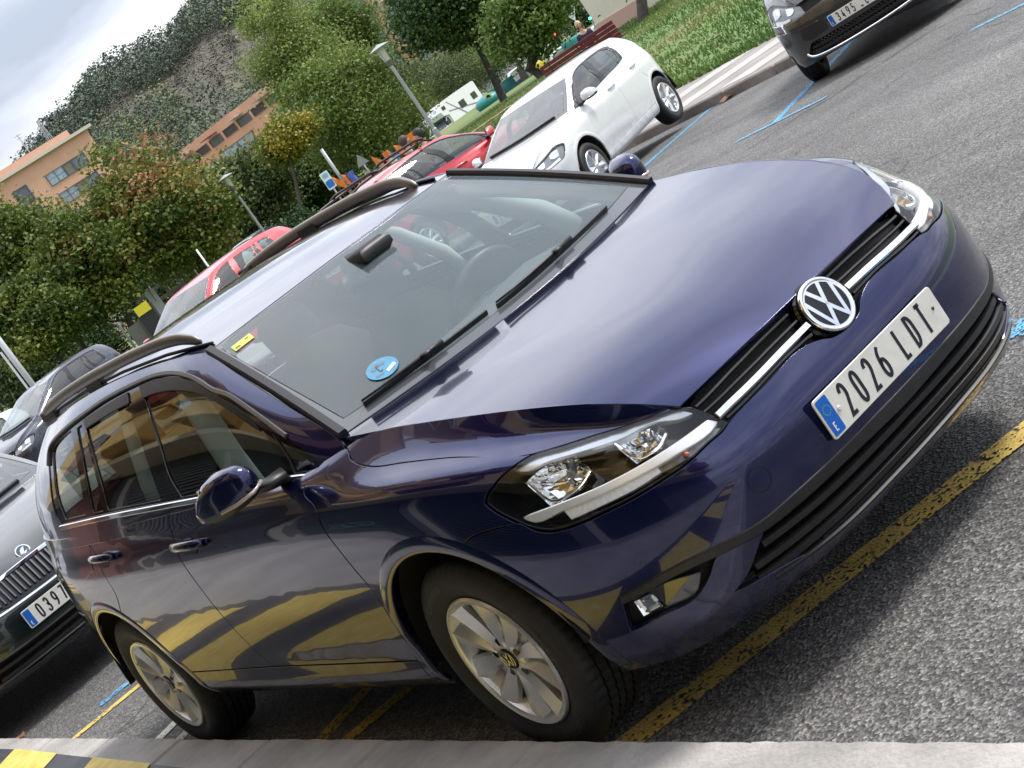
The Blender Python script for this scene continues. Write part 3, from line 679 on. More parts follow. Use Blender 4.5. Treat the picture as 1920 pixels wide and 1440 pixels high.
STRIP_UP = [(0,3.10),(.74,3.10),(1.72,3.08),(2.45,3.03),(3.06,2.95),(3.79,3.05),(4.28,3.08),(5.22,2.91)]
STRIP_LO = [(5.27,2.71),(4.34,2.88),(3.84,2.82),(3.08,2.70),(2.43,2.74),(1.7,2.78),(.68,2.74),(0,2.71)]
FOG = [(5.26,2.70),(4.34,2.86),(3.86,2.81),(4.05,2.41),(4.35,2.03),(4.89,1.96),(5.44,1.84)]
def shape_body(S, P, parent, spec):
    """painted panels, glass, trim shared by the cars; P = paint; spec selects the equipment"""
    O, G, H, W, R = S.O, S.G, S.H, S.W, S.R; res = spec.get('res', .03); E = spec.get('edge', .0016); a_ = dict(res=res, edge=E, gap=spec.get('gap', .0034))
    fx, fz, fr, rx, rz, rr = spec['arch']
    mo = O.morph
    pj = O(np.array([7.236, 5.28])); tj = math.degrees(math.atan2(pj[2]-fz, pj[0]-fx))
    AF = arch_pts(O, fx, fz, fr, tj, -14, 16, 7); AB = arch_pts(O, fx, fz, fr, tj, 187, 22, 8.5)
    AR = arch_pts(O, rx, rz, rr, 150, -9, 26, 14.5); ARr = arch_pts(O, rx, rz, rr, 152, 194, 12, 16)
    DR = DOOR_R + [q for q in arch_pts(O, rx, rz, rr+.028, 62, -2, 9, 14.5) if q[1] < 6.1]; DR[-1] = (DR[-1][0], 2.2)
    out = {}
    # bumper
    half = BUMP_TOP + (LAMP_LOW if spec.get('lamps', 1) else []) + [(5.95,5.63)] + BF_JOINT[:-1] + AF + [(AF[-1][0]-.15, 0.)] + [(3.5, 0.), (0, 0.)]
    hole = STRIP_UP + FOG[:1] + FOG[6:] + FOG[5:2:-1] + [(3.84,2.79),(3.1,2.66)] + LGR[5:] if spec.get('fog', 1) else LGR
    holes = [mirror_pts(hole)]
    out['bumper'] = panel('front_bumper', O, mirror_pts(half), P, parent, holes=holes, thick=.02, **dict(a_))
    # bonnet: crown and the flanks down to the shut line
    hd = [(u, 0) for u in ()] + [(0.0, -4), (0.0, 4), (5.0, 4), (5.0, -4)]
    D1 = panel_data(H, [(0.0, -3.985), (0, -2), (0, 0), (0, 2), (0.0, 3.985), (1, 4), (2, 4), (3, 4), (4, 4), (5, 4), (5, 2), (5, 0), (5, -2), (5, -4), (4, -4), (3, -4), (2, -4), (1, -4)], smooth=False, **dict(a_, gap=0))
    fl = [(3.03,8.42),(3.05,8.9),(3.62,9.97),(4,10),(5,10),(6,10),(7,10),(8,10),(9,10),(9.40,10)] + [(u, v) for u, v in SHUT[::-1][1:]] + [(5.565,8.02),(5.05,8.14),(4.32,8.575),(3.557,8.79)]
    D2 = panel_data(O, fl, corner=35, **dict(a_, gap=.0016))
    out['hood'] = obj_data('bonnet', joindata(D1, D2, flipdata(D2)), P, parent)
    # front wings
    fen = LAMP_OUT + SHUT + [(9.86, 9.98)] + DOOR_F + [(9.72, 1.0)] + AB[::-1] + BF_JOINT[:2][::-1]
    panel('front_wing', O, fen, P, parent, both=True, **dict(a_))
    # doors and sills
    d1 = DOOR_F + [(11.1, 1.995)] + DOOR_M[::-1] + [(11.2, 9.85)]
    d2 = DOOR_M + DR[::-1] + [(13.6, 9.85)]
    out['door_f'] = panel('front_door', O, d1, P, parent, both=True, **dict(a_)); out['door_r'] = panel('rear_door', O, d2, P, parent, both=True, **dict(a_))
    sill = [(9.73,1.0),(9.71,1.907),(11.1,1.995),(12.42,2.13), DR[-1], AR[-2], AR[-1], (AR[-1][0]-.1, 0.0), (11.5, 0.), (AB[-1][0]+.12, 0.)]
    panel('sill', O, sill, P, parent, both=True, **dict(a_))
    tl = [(17.55,8.8),(18.6,8.9),(19.7,8.7),(19.7,6.6),(18.6,6.5),(17.9,6.6)]
    qu = DR[:-1] + [AR[k] for k in range(len(AR)-2, -1, -1)] + [(16.6,5.2),(18.3,5.2),(20,5.2),(22,5.2),(22,9.9),(19,9.9),(17,9.9)]
    panel('rear_quarter', O, qu, P, parent, holes=[tl], both=True, **dict(a_))
    panel('tail_lamp', O, tl, M_RED, parent, both=True, **dict(a_))
    rb = [(16.6,5.2),(18.3,5.2),(20,5.2),(22,5.2),(22,0),(18,0),(ARr[-1][0]+.15,0)] + ARr[::-1]
    panel('rear_bumper', O, rb, P, parent, both=True, **dict(a_))
    # rolled wheel arch lips
    for nm, a0, a1, x_, z_, r_0, u0_ in (('front', -10, 186, fx, fz, fr, 8), ('rear', -6, 190, rx, rz, rr, 15)):
        lip = arch_pts(O, x_, z_, r_0+.022, a0, a1, 22, u0_); lip = [q for q in lip if q[1] > .05]
        V, F = ribbon(O, lip, .0235, -.001, .0042)
        for sg in (1, -1): o_ = fixn(mesh_obj('arch_lip', np.array(V)*[1, sg, 1], F, P, parent)); o_.data.polygons.foreach_set('use_smooth', [True]*len(o_.data.polygons)); o_.data.set_sharp_from_angle(angle=R_(50))
    # greenhouse: pillars and roof edge, dark window surround, panes
    dl = LN['dlo'] if not spec.get('hatch') else LN['dlo'][:18] + [(5.5, 4.55), (5.75, 4.1), (5.72, 3.0), (5.55, 1.6)] + LN['dlo'][-6:]
    nu, nv = G.S.nu-1, G.S.nv-1
    fr_ = [(0,.25),(0,2),(0,4),(0,6),(2,6),(4,6),(6,6),(8,6),(nu,6),(nu,4),(nu,2),(nu,.1),(6,.1),(4,.1),(2,.1),(.6,.15)]
    panel('side_frame', G, fr_, P, parent, holes=[dl], both=True, corner=30, **dict(a_, gap=.0))
    gls = [LN['gl_front'], LN['gl_fq'], LN['gl_rear']] + ([LN['gl_fix'], LN['gl_rq']] if not spec.get('hatch') else [[(4.45,4.3),(4.33,3.4),(4.35,2.4),(4.47,1.7),(5.3,1.8),(5.48,3.0),(5.5,3.9),(5.1,4.35)]])
    trim = spec.get('dlo_mat', M_GLOSSBLK)
    panel('window_surround', G, dl, trim, parent, holes=gls, both=True, off=-.004, **dict(a_, gap=.001))
    dn = {}
    for k, g in enumerate(gls):
        g2 = g
        if spec.get('lowered') and k == 0: g2 = LN['gl_front_top'] + [q for q in LN['gl_front'] if q[1] < 3.95 and q[0] < 1.3] + [q for q in LN['gl_front'][11:] if q[1] < 4.25]
        if spec.get('lowered') and k == 2: g2 = LN['gl_rear_top'] + [q for q in LN['gl_rear'] if q[1] < 4.1]
        nm = ('front_door_pane', 'quarter_pane', 'rear_door_pane', 'rear_vent_pane', 'rear_quarter_pane')[k]
        panel(nm, G, g2, spec.get('glass', M_SGL), parent, both=True, off=-.010, thick=.004, **dict(a_, gap=-.004))
    # windscreen
    w4 = W.S.nu-1; ws = [(0.03,-4),(0.0,-2),(0,0),(0,2),(.03,4),(2,4),(w4,4),(w4,2),(w4,0),(w4,-2),(w4,-4),(2,-4)]
    wi = [(.34,-3.70),(.24,-2),(.22,0),(.24,2),(.34,3.70),(2,3.76),(w4-.16,3.76),(w4-.09,3.5),(w4-.08,2),(w4-.08,0),(w4-.08,-2),(w4-.09,-3.5),(w4-.16,-3.76),(2,-3.76)]
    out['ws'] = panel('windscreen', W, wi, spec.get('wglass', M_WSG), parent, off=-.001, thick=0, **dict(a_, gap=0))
    panel('windscreen_border', W, ws, M_FRIT, parent, holes=[wi], off=-.001, **dict(a_, gap=.003))
    # roof and rear screen
    r6 = R.S.nu-1; panel('roof', R, [(0,-4),(0,-2),(0,0),(0,2),(0,4),(1,4),(2,4),(3,4),(4,4),(5,4),(6,4),(6,2),(6,0),(6,-2),(6,-4),(5,-4),(4,-4),(3,-4),(2,-4),(1,-4)], spec.get('roof_mat', P), parent, smooth=False, **dict(a_, gap=.002))
    T0 = R(np.array([r6, 0.])); T1 = R(np.array([r6, 4.])); B1 = O(np.array([20.2, 10.])); B0 = O(np.array([22., 10.]))
    Vb = [T0, T1, B1, B0]; Vb = [np.array(v) for v in Vb]; m = np.array([1, -1, 1])
    grid = []
    for i in range(5):
        t = i/4
        for j in range(-4, 5):
            k = abs(j)/4; p = (Vb[0]*(1-k*k)+Vb[1]*k*k)*(1-t) + (Vb[3]*(1-k*k)+Vb[2]*k*k)*t; p = p.copy(); p[1] = -(Vb[1][1]*(1-t)+Vb[2][1]*t)*-1*k*(1 if j > 0 else -1); p[0] -= .05*math.sin(math.pi*t); grid.append(p)
    F = [(i*9+j, i*9+j+1, (i+1)*9+j+1, (i+1)*9+j) for i in range(4) for j in range(8)]
    mesh_obj('rear_screen', grid, F, spec.get('glass', M_SGL), parent, smooth=True)
    # dark inner shell, floor and wheel housings
    mb = MB(); ax, bx = spec['shell']; mb.box(((ax+bx)/2, 0, .28*spec.get('zs', 1)), (ax-bx, 1.50*spec.get('ws', 1), .10), bev=.02); mb.build('floor_pan', M_DARK, parent)
    for x, z, r in ((fx, fz, fr), (rx, rz, rr)):
        for sd_ in (-1, 1):
            mb = MB(); V = []; n = 24
            for i in range(n+1):
                t = R_(6 + 170*i/n); V += [(x+(r+.012)*math.cos(t), sd_*.855*spec.get('ws', 1), z+(r+.012)*math.sin(t)), (x+(r+.012)*math.cos(t), sd_*.52*spec.get('ws', 1), z+(r+.012)*math.sin(t))]
            F = [(2*i, 2*i+2, 2*i+3, 2*i+1) for i in range(n)]; V.append((x, sd_*.52*spec.get('ws', 1), z)); F += [(2*i+1, 2*i+3, len(V)-1) for i in range(n)]
            mb.add(V, F); mb.build('wheel_housing', M_DARK, parent)
    return out
def lamp_unit(S, parent, detail=2):
    """near and far headlamp with reflectors, chrome bar and running light strip"""
    O = S.O
    for sd_ in (1, -1):
        fl = (lambda D: D) if sd_ > 0 else flipdata
        hl = obj_data('headlamp', fl(panel_data(O, LN['lamp'], thick=0, gap=.005, off=-.0015)), M_LENS, parent)
        obj_data('lamp_bezel', fl(panel_data(O, LN['lamp'], [list(map(tuple, inset_uv(O, LN['lamp'], .006)))], thick=.075, gap=.002, off=-.001, edge=.001)), M_GLOSSBLK, hl)
        obj_data('lamp_housing', fl(panel_data(O, LN['lamp'], thick=0, gap=.004, off=-.070)), M_GLOSSBLK, hl)
        obj_data('running_light', fl(panel_data(O, LN['lamp_drl'], thick=.02, gap=.001, off=-.014)), M_DRL, hl)
        obj_data('chrome_bar', fl(panel_data(O, LN['lamp_bar'], thick=.03, gap=.0, off=-.006, edge=.004)), mat('satin_chrome', (.88, .88, .88), .28, .45), hl)
        obj_data('indicator', fl(panel_data(O, LN['lamp_ind'], thick=.02, gap=.001, off=-.020)), mat('indicator_lens', (.10, .085, .08), .12, .3, col2=(.45, .42, .40), vscale=30), hl)
        obj_data('upper_trim', fl(panel_data(O, LN['lamp_top'], thick=.02, gap=.001, off=-.010)), mat('lamp_trim_grey', (.52, .54, .56), .25, .7), hl)
        for nm in ('lamp_ref1', 'lamp_ref2'):
            P = smooth_loop(np.array(LN[nm])*[.2, .07], 25, 4)/[.2, .07]; c = P.mean(0); P = c + (P-c)*1.10; V = []; k = len(P)
            for sc, dp in ((1., -.018), (.98, -.030), (.80, -.052), (.5, -.066), (.16, -.070), (.15, -.045), (.06, -.040)):
                q = c + (P-c)*sc; V.append(O(q) + O.normal(q)*dp)
            V = np.concatenate(V); F = [(r*k+i, r*k+(i+1) % k, (r+1)*k+(i+1) % k, (r+1)*k+i) for r in range(6) for i in range(k)] + [tuple(6*k+i for i in range(k))]
            if sd_ < 0: V = V*np.array([1, -1, 1])
            mesh_obj('reflector', V, F, M_CHR, hl)
            q = np.array([LN[nm][j] for j in ((0, 1, 5) if nm == 'lamp_ref1' else (0, 5, 4))]); q = q[[0, 2, 2]] if False else q
            edge = [LN[nm][0], LN[nm][5], LN[nm][4], LN[nm][3]]; V, F = ribbon(O, edge, .0035, -.016, .003)
            if sd_ < 0: V = [(v[0], -v[1], v[2]) for v in V]; F = [f[::-1] for f in F]
            mesh_obj('reflector_edge', V, F, M_CHR, hl)
        g = np.mean(LN['lamp_ind'][:3] + LN['lamp_ind'][-2:], axis=0); p = O(np.array([3.35, 5.8])) + O.normal(np.array([3.35, 5.8]))*-.012; mb = MB(); mb.lathe([(-.008, .0005), (-.006, .005), (0, .007), (.006, .005), (.008, .0005)], 14, 'x', (p[0], p[1]*sd_, p[2])); mb.build('amber_bulb', M_AMB, hl, True)
def inset_uv(S, loop, d):
    P = np.asarray(loop, float); c = P.mean(0); h = .02; su = np.linalg.norm(S(c+[h, 0])-S(c-[h, 0]))/(2*h); sv = np.linalg.norm(S(c+[0, h])-S(c-[0, h]))/(2*h); sc = np.array([su, sv])
    Q = dedupe(densify(smooth_loop(P*sc, 48), .03), .0008); return inset(Q, d)/sc
def tubes(name, lines, m, parent, n=10, flat=1., smooth=True):
    mb = MB()
    for pts, r in lines: mb.tube(pts, r, n, flat=flat)
    return mb.build(name, m, parent, smooth)
def mirror_unit(parent, P, sd_=-1, ox=0, oy=0, oz=0, ws=1.):
    """door mirror: painted cap, dark foot, indicator strip"""
    sec = [(.872, -.575, 1.03, .025, .022), (.888, -.575, 1.038, .060, .042), (.915, -.580, 1.044, .088, .058), (.95, -.600, 1.044, .098, .064), (.985, -.635, 1.036, .088, .058), (1.008, -.685, 1.022, .058, .040), (1.020, -.725, 1.012, .020, .016)]
    n = 28; V = []; V2 = []
    for w, x, z, a, b in sec:
        for i in range(n):
            t = 2*math.pi*i/n; cx, sz = math.cos(t), math.sin(t); e = .72
            X = x + a*np.sign(cx)*abs(cx)**e; Z = z + b*np.sign(sz)*abs(sz)**e
            if cx < 0: X = x + (X-x)*.75
            V.append((X+ox, sd_*(w*ws)+oy, Z+oz))
    F = [(k*n+i, k*n+(i+1) % n, (k+1)*n+(i+1) % n, (k+1)*n+i) for k in range(len(sec)-1) for i in range(n)] + [tuple(range(n)), tuple((len(sec)-1)*n+i for i in range(n))]
    lower = [f for f in F if np.mean([V[i][2] for i in f]) < 1.005+oz]; upper = [f for f in F if f not in lower]
    root = fixn(mesh_obj('door_mirror', V, upper, P, parent, smooth=True)); fixn(mesh_obj('mirror_base', V, lower, M_BLK, root, smooth=True))
    st = MB(); st.tube([(-.515+ox, sd_*.885*ws+oy, 1.018+oz), (-.495+ox, sd_*.93*ws+oy, 1.010+oz), (-.53+ox, sd_*.975*ws+oy, 1.006+oz), (-.60+ox, sd_*1.004*ws+oy, 1.005+oz)], .0065, 8); st.build('mirror_indicator', mat('clear_indicator', (.5, .42, .38), .15, .4), root, True)
    ft = MB(); ft.tube([(-.55+ox, sd_*.80*ws+oy, .985+oz), (-.565+ox, sd_*.85*ws+oy, .990+oz), (-.575+ox, sd_*.90*ws+oy, 1.005+oz)], [.055, .045, .040], 12, flat=.45); ft.build('mirror_foot', M_BLK, root, True)
    mb = MB(); mb.box((-.665+ox, sd_*.945*ws+oy, 1.045+oz), (.004, .11, .085), sd_*.35); mb.build('mirror_glass', M_CHR, root)
    return root
def build_golf():
    S = Car(); O, G, H, W, R = S.O, S.G, S.H, S.W, S.R
    P = weather(paint('navy_metallic', (.0018, .0060, .064), .70, .17, 1.5), film=.010)
    car = empty('estate_car', (0, 0, 0), 0, 'dark blue estate car parked beside the yellow-striped kerb, largest in the photo', 'car')
    spec = dict(arch=(0, .305, .392, -2.63, .30, .40), shell=(.5, -3.3), res=.028)
    out = shape_body(S, P, car, spec)
    lamp_unit(S, car)
    # upper grille
    def gpan(name, P_, m, **k): return panel(name, O, P_, m, car, **k)
    top = [(0,10),(.9,10),(1.9,9.9),(2.93,8.3)]
    gr = gpan('grille', mirror_pts(top + [(2.62,6.2)] + [(u, v) for u, v in BUMP_TOP[::-1][1:]]), M_DARK, thick=0, off=-.035, gap=-.004)
    # leading edge under the bonnet so that the gap is closed
    for k, (ln, hw_, of) in enumerate([([(.5,8.95),(1.2,8.9),(2.0,8.6),(2.78,7.8)], .004, -.012), ([(.5,8.1),(1.2,8.0),(2.0,7.75),(2.74,7.2)], .0035, -.010), ([(.55,6.5+.42),(1.2,6.95),(1.72,6.75),(2.56,6.25)], .004, -.004)]):
        for sg in (1, -1):
            V, F = ribbon(O, [(u*sg, v) for u, v in ln], hw_, of, .006); mesh_obj('grille_slat', V, F, M_BLK if k < 2 else M_GLOSSBLK, gr, smooth=False)
    for sg in (1, -1):
        V, F = ribbon(O, [(u*sg, v) for u, v in [(.50,7.38),(1.2,7.28),(1.85,7.05),(2.35,6.78),(2.66,6.52)]], .0105, .004, .009); mesh_obj('chrome_strip', V, F, M_CHR, gr)
    # badge
    bc = np.array([.818, 0, .6765]); bn = np.array([.93, 0, .36]); bn /= np.linalg.norm(bn); by = np.cross(bn, [0, 1, 0])
    mb = MB(); capsule_disc(mb, bc - bn*.04, bn, .082, .036, 40, .006); bz = mb.build('badge_surround', M_GLOSSBLK, car, auto=40)
    mb = MB(); capsule_disc(mb, bc - bn*.02, bn, .071, .034, 48, .004); mb.build('badge', M_GLOSSBLK, bz, auto=40)
    V, F = vw_logo(.0715); ob = mesh_obj('badge_letters', place(V, bc + bn*.0152, (0, 1, 0), by, bn), F, M_CHR, bz)
    mb = MB(); n = 48; prof = [(.0755, .006), (.0745, .0165), (.070, .0185), (.0665, .0155), (.064, .0150)]
    V = [bc + bn*h + r*(math.cos(2*math.pi*i/n)*np.array([0, 1, 0]) + math.sin(2*math.pi*i/n)*by) for r, h in prof for i in range(n)]
    mb.add(V, [(k*n+i, k*n+(i+1) % n, (k+1)*n+(i+1) % n, (k+1)*n+i) for k in range(len(prof)-1) for i in range(n)]); fixn(mb.build('badge_ring', M_CHR, bz, True))
    # lower grille, trim strip, fog lamps
    gpan('trim_strip', mirror_pts(STRIP_UP + STRIP_LO), M_BLK, off=.004, thick=.03, edge=.006, gap=.001)
    lg = gpan('lower_grille', mirror_pts(LGR), M_DARK, thick=0, off=-.055, gap=-.006)
    for v, hw_, e in ((2.40, .011, 3.2), (1.90, .011, 3.45), (1.42, .011, 3.5), (1.02, .007, 2.4)):
        V, F = ribbon(O, [(u, v - .02*abs(u)) for u in np.linspace(-e, e, 15)], hw_, -.018, .014); mesh_obj('lower_slat', V, F, M_BLK, lg)
    mb = MB()
    for u in (-2.4, -1.1, 1.1, 2.4):
        q = np.array([(u, 2.6), (u, 1.0)]); X = O(q) + O.normal(q)*-.035; mb.tube(X, .006, 6)
    mb.build('grille_struts', M_DARK, lg)
    V, F = ribbon(O, [(u, .845 + (.0 if abs(u) < 2 else .18*(abs(u)-2))) for u in np.linspace(-3.3, 3.3, 15)], .005, -.004, .01); mesh_obj('lower_edge', V, F, M_BLK, lg)
    for sd_ in (1, -1):
        fl = (lambda D: D) if sd_ > 0 else flipdata
        fg = obj_data('fog_lamp_pocket', fl(panel_data(O, FOG, thick=0, off=-.03, gap=-.004)), M_DARK, car)
        gl = [(4.12,2.55),(4.3,2.12),(4.85,2.06),(5.2,2.02),(5.18,2.6),(4.6,2.72)]
        obj_data('fog_lens', fl(panel_data(O, gl, thick=.01, off=-.010, gap=.0)), M_LENS, fg)
        obj_data('fog_cover', fl(panel_data(O, [(4.12,2.55),(4.3,2.12),(4.80,2.06),(4.9,2.68),(4.6,2.72)], thick=.01, off=-.016, gap=.001)), mat('smoked_grey', (.025, .028, .03), .08, coat=1), fg)
        P2 = np.array([(4.85,2.62),(4.85,2.12),(5.18,2.06),(5.16,2.58)]); c = P2.mean(0); V = np.concatenate([O(c+(P2-c)*k) + O.normal(c+(P2-c)*k)*d for k, d in ((1, -.014), (.85, -.022), (.5, -.029), (.45, -.018))]); F = [(r*4+i, r*4+(i+1) % 4, r*4+4+(i+1) % 4, r*4+4+i) for r in range(3) for i in range(4)] + [(12, 13, 14, 15)]
        mesh_obj('fog_reflector', V*np.array([1, sd_, 1]), F, M_CHR, fg)
    # parking sensors and tow eye cover
    for u, v in ((1.6, 3.72), (-1.6, 3.72), (4.75, 3.55), (-4.75, 3.55)):
        p = O(np.array([u, v])); mb = MB(); capsule_disc(mb, p - .0015*O.normal(np.array([u, v])), O.normal(np.array([u, v])), .0095, .0022, 20, .0008); mb.build('parking_sensor', P, car, auto=30)
    q = np.array([2.75, 3.9]); V, F = [], []; cN = O.normal(q); a = np.cross(cN, [0, 0, 1]); a /= np.linalg.norm(a); b = np.cross(a, cN)
    for r in (.031, .029):
        for i in range(32): t = i*math.pi/16; V.append(O(q) + cN*.0006 + r*(math.cos(t)*a + math.sin(t)*b))
    fixn(mesh_obj('tow_eye_cover', V, [(i, (i+1) % 32, 32+(i+1) % 32, 32+i) for i in range(32)], M_DARK, car))
    make_plate('2026 LDT', car, (.884, 0, .4965), (.997, 0, .02), (0, 1, 0))
    # belt moulding, window seals, door handles
    lo = LN['dlo']
    belt = [(1.23,.62),(1.58,.86),(2.245,1.01),(3.34,1.07),(4.0,1.17),(5.1,1.29),(6.64,1.33)]
    for sg in (1, -1):
        V, F = ribbon(G, belt, .0095, .004, .006); V = np.array(V)*[1, sg, 1]; fixn(mesh_obj('belt_moulding', V, F, M_CHR, car))
        up = [tuple(q) for q in lo[4:22]]; V, F = ribbon(G, up, .0075, .002, .005); V = np.array(V)*[1, sg, 1]; fixn(mesh_obj('window_seal', V, F, mat('seal_grey', (.07, .068, .066), .4), car))
        V, F = ribbon(G, [(2.72,1.1),(2.68,1.9),(2.58,2.9),(2.70,4.78)], .019, .002, .004); V = np.array(V)*[1, sg, 1]
        for u0, u1, v0, v1, par in ((12.42, 11.84, 7.50, 7.38, "f"), (14.72, 14.10, 7.95, 7.84, "r")):
            p0, p1 = O(np.array([u0, v0])), O(np.array([u1, v1])); n0 = O.normal(np.array([u0, v0])); par_o = out['door_' + par][0 if sg > 0 else 1]
            mb = MB(); pts = [p0 - n0*.002, p0 + (p1-p0)*.06 + n0*.026, p0 + (p1-p0)*.3 + n0*.036, p0 + (p1-p0)*.7 + n0*.036, p0 + (p1-p0)*.94 + n0*.024, p1 - n0*.002]
            pts = [np.array(p)*[1, sg, 1] for p in pts]; mb.tube(pts, [.012, .015, .0155, .0155, .015, .012], 12, flat=.62, up=n0*[1, sg, 1]); hd_ = mb.build('door_handle', P, par_o, True)
            q = np.array([(u0*.6+u1*.4)-.02, (v0+v1)/2-.12]); mb = MB(); nn = O.normal(q)*[1, sg, 1]; c = O(q)*[1, sg, 1]; ex = np.array([1., 0, 0]); ey = np.cross(nn, ex)
            V = [c + nn*.0012]; V += [c + nn*.0008 + .062*math.cos(t)*ex + .032*math.sin(t)*ey for t in np.linspace(0, 2*math.pi, 24, endpoint=False)]; mb.add(V, [(0, 1+i, 1+(i+1) % 24) for i in range(24)]); fixn(mb.build('handle_recess_shade', mat('navy_shadow_cup', (.010, .011, .035), .2, .5, 1.), hd_, True))  # flat disc, the shade of the handle cup put into its colour
        panel_o = obj_data('fuel_flap' if sg > 0 else 'quarter_flap', panel_data(O, LN['fuel'], gap=.001, off=.0012, thick=.004), P, car) if sg > 0 else None
    # smoked wind deflectors over the side windows
    SM = mat('smoked_acrylic', (.005, .005, .006), .38, spec=.2)
    for top, low in ((LN['gl_front'][:9], LN['gl_front_top']), ([LN['gl_rear'][k] for k in (0, 1, 2, 3)], LN['gl_rear_top'])):
        lo_ = sorted(low, key=lambda q: q[0]); up_ = sorted(top, key=lambda q: -q[0]); panel('wind_deflector', G, up_ + lo_, SM, car, both=True, off=.001, thick=.004, gap=-.003, res=.03)
    for sd_ in (-1, 1): mirror_unit(car, P, sd_, ox=-.05 if sd_ < 0 else -.13, oz=-.004 if sd_ < 0 else -.022)
    # roof rails
    for sg in (-1, 1):
        pts = [(-1.195, .507, 1.405), (-1.23, .511, 1.425), (-1.30, .522, 1.452), (-1.42, .533, 1.468), (-1.7, .545, 1.482), (-2.1, .548, 1.488), (-2.45, .545, 1.482), (-2.70, .54, 1.466), (-2.82, .535, 1.444), (-2.88, .53, 1.412)]
        pts = np.array(pts)*[1, sg, 1]; t = np.linspace(0, 9, 40); i = np.minimum(t.astype(int), 8); f = (t-i)[:, None]; Q = pts[i]*(1-f)+pts[i+1]*f
        for _ in range(2): Q[1:-1] = (Q[:-2]+2*Q[1:-1]+Q[2:])/4
        mb = MB(); rad = np.interp(t, [0, .6, 2, 7, 8.4, 9], [.005, .011, .0132, .0132, .011, .005]); mb.tube(Q - np.array([0, 0, .012 if sg < 0 else .024]), list(rad), 14, flat=1.65); ra = mb.build('roof_rail', M_RAIL, car, True)
        
        for fx_, fw_, fz_ in ((-2.1, .545, 1.446), (-2.74, .538, 1.43)): mb = MB(); mb.box((fx_, sg*fw_, fz_), (.15, .022, .045), bev=.006); mb.build('rail_foot', M_BLK, ra)
        mb = MB(); e = [(x, sg*w, z) for x, w, z in ((-1.10, .520, 1.375), (-1.4, .545, 1.414), (-1.8, .548, 1.436), (-2.2, .545, 1.442), (-2.6, .535, 1.43), (-2.9, .51, 1.40))]; mb.tube(e, .006, 6); mb.build('roof_channel', M_BLK, car, True)
    for sg in (-1, 1):
        V, F = ribbon(W, [(u, sg*3.93) for u in np.linspace(.02, W.S.nu-1.02, 9)], .015, .003, .013); fixn(mesh_obj('screen_moulding', V, F, mat('moulding_black', (.018, .018, .02), .5), car))
    # wipers
    for k, (a, b) in enumerate((((.28, 3.35), (.30, .75)), ((.26, .55), (.30, -2.75)))):
        uv = np.stack([np.linspace(a[0], b[0], 9), np.linspace(a[1], b[1], 9)], 1); V, F = ribbon(W, uv, .0045, .006, .008); wp = mesh_obj('wiper', V, F, M_BLK, car)
        X = W(uv) + W.normal(uv)*.020; mb = MB(); mb.tube(X[:6], [.003, .004, .005, .006, .007, .008], 8); c = X[4]; mb.box(tuple(c), (.026, .05, .016), .5, bev=.005); mb.build('wiper_arm', M_BLK, wp, True)
    cw = [(x, -y, z) for x, y, z in ()]
    q = np.array([(.0, v) for v in np.linspace(-4, 4, 21)]); A = W(q); Bq = H(np.array([(5., v) for v in np.linspace(-4, 4, 21)])); V = []
    for a, b in zip(A, Bq): V += [a - [0, 0, .004], (a+b)/2 - [0, 0, .03], b - [0, 0, .016]]
    fixn(mesh_obj('scuttle', V, [(3*i+j, 3*i+3+j, 3*i+4+j, 3*i+1+j) for i in range(20) for j in range(2)], M_BLK, car))
    # stickers inside the screen
    def sticker(name, c, m, P_, parent=car):
        n0 = W.normal(np.array(c)); p = W(np.array(c)); ex = W(np.array(c)+[0, -.05]) - W(np.array(c)+[0, .05]); ex /= np.linalg.norm(ex); ey = np.cross(n0, ex)
        V, F = prism(P_, .0012); return mesh_obj(name, place(V, p + n0*.002, ex, ey, n0), F, m, parent), p + n0*.0036, ex, ey, n0
    st, p, ex, ey, n0 = sticker('emission_sticker', (.72, 2.62), mat('sticker_blue', (.07, .27, .44), .35, var=.08, vscale=60), arc(0, 0, .05, .05, 0, 345, 23))
    V, F = strokes('C', .034, .009, .03, .0045, -.012, -.012); mesh_obj('sticker_letter', place(V, p + n0*.0004, ex, ey, n0), F, mat('sticker_dark', (.03, .07, .13), .5), st)
    V, F = [], []
    for q, r in (((-.006, .024), .011), ((.012, .02), .009), ((-.022, .016), .008)): b = len(V); V += [(q[0]+r*math.cos(t), q[1]+r*math.sin(t), .0004) for t in np.linspace(0, 6.1, 12)]; F.append(tuple(range(b, b+12)))
    V += [(-.034, -.026, .0004), (-.008, -.026, .0004), (-.008, -.016, .0004), (-.034, -.016, .0004)]; F.append(tuple(range(len(V)-4, len(V)))); mesh_obj('sticker_print', place(V, p, ex, ey, n0), F, mat('sticker_grey', (.16, .19, .22), .6), st)
    V = [(.004, -.034, .0006), (.038, -.022, .0006), (.036, -.008, .0006), (.002, -.02, .0006)]; mesh_obj('sticker_patch', place(V, p, ex, ey, n0), [(0, 1, 2, 3)], mat('sticker_white', (.62, .74, .78), .4), st)
    ys, p, ex, ey, n0 = sticker('inspection_sticker', (3.55, 3.42), mat('sticker_yellow', (.62, .72, .12), .45, var=.1, vscale=80), [(-.036, -.020), (.036, -.020), (.036, .020), (-.036, .020)])
    V = [(-.03, -.012, 0), (-.012, -.012, 0), (-.012, -.002, 0), (-.03, -.002, 0), (.012, .002, 0), (.026, .002, 0), (.026, .010, 0), (.012, .010, 0)]; F = [(0, 1, 2, 3), (4, 5, 6, 7)]; mesh_obj('sticker_print', place(V, p, ex, ey, n0), F, mat('sticker_ink', (.10, .12, .03), .5), ys)
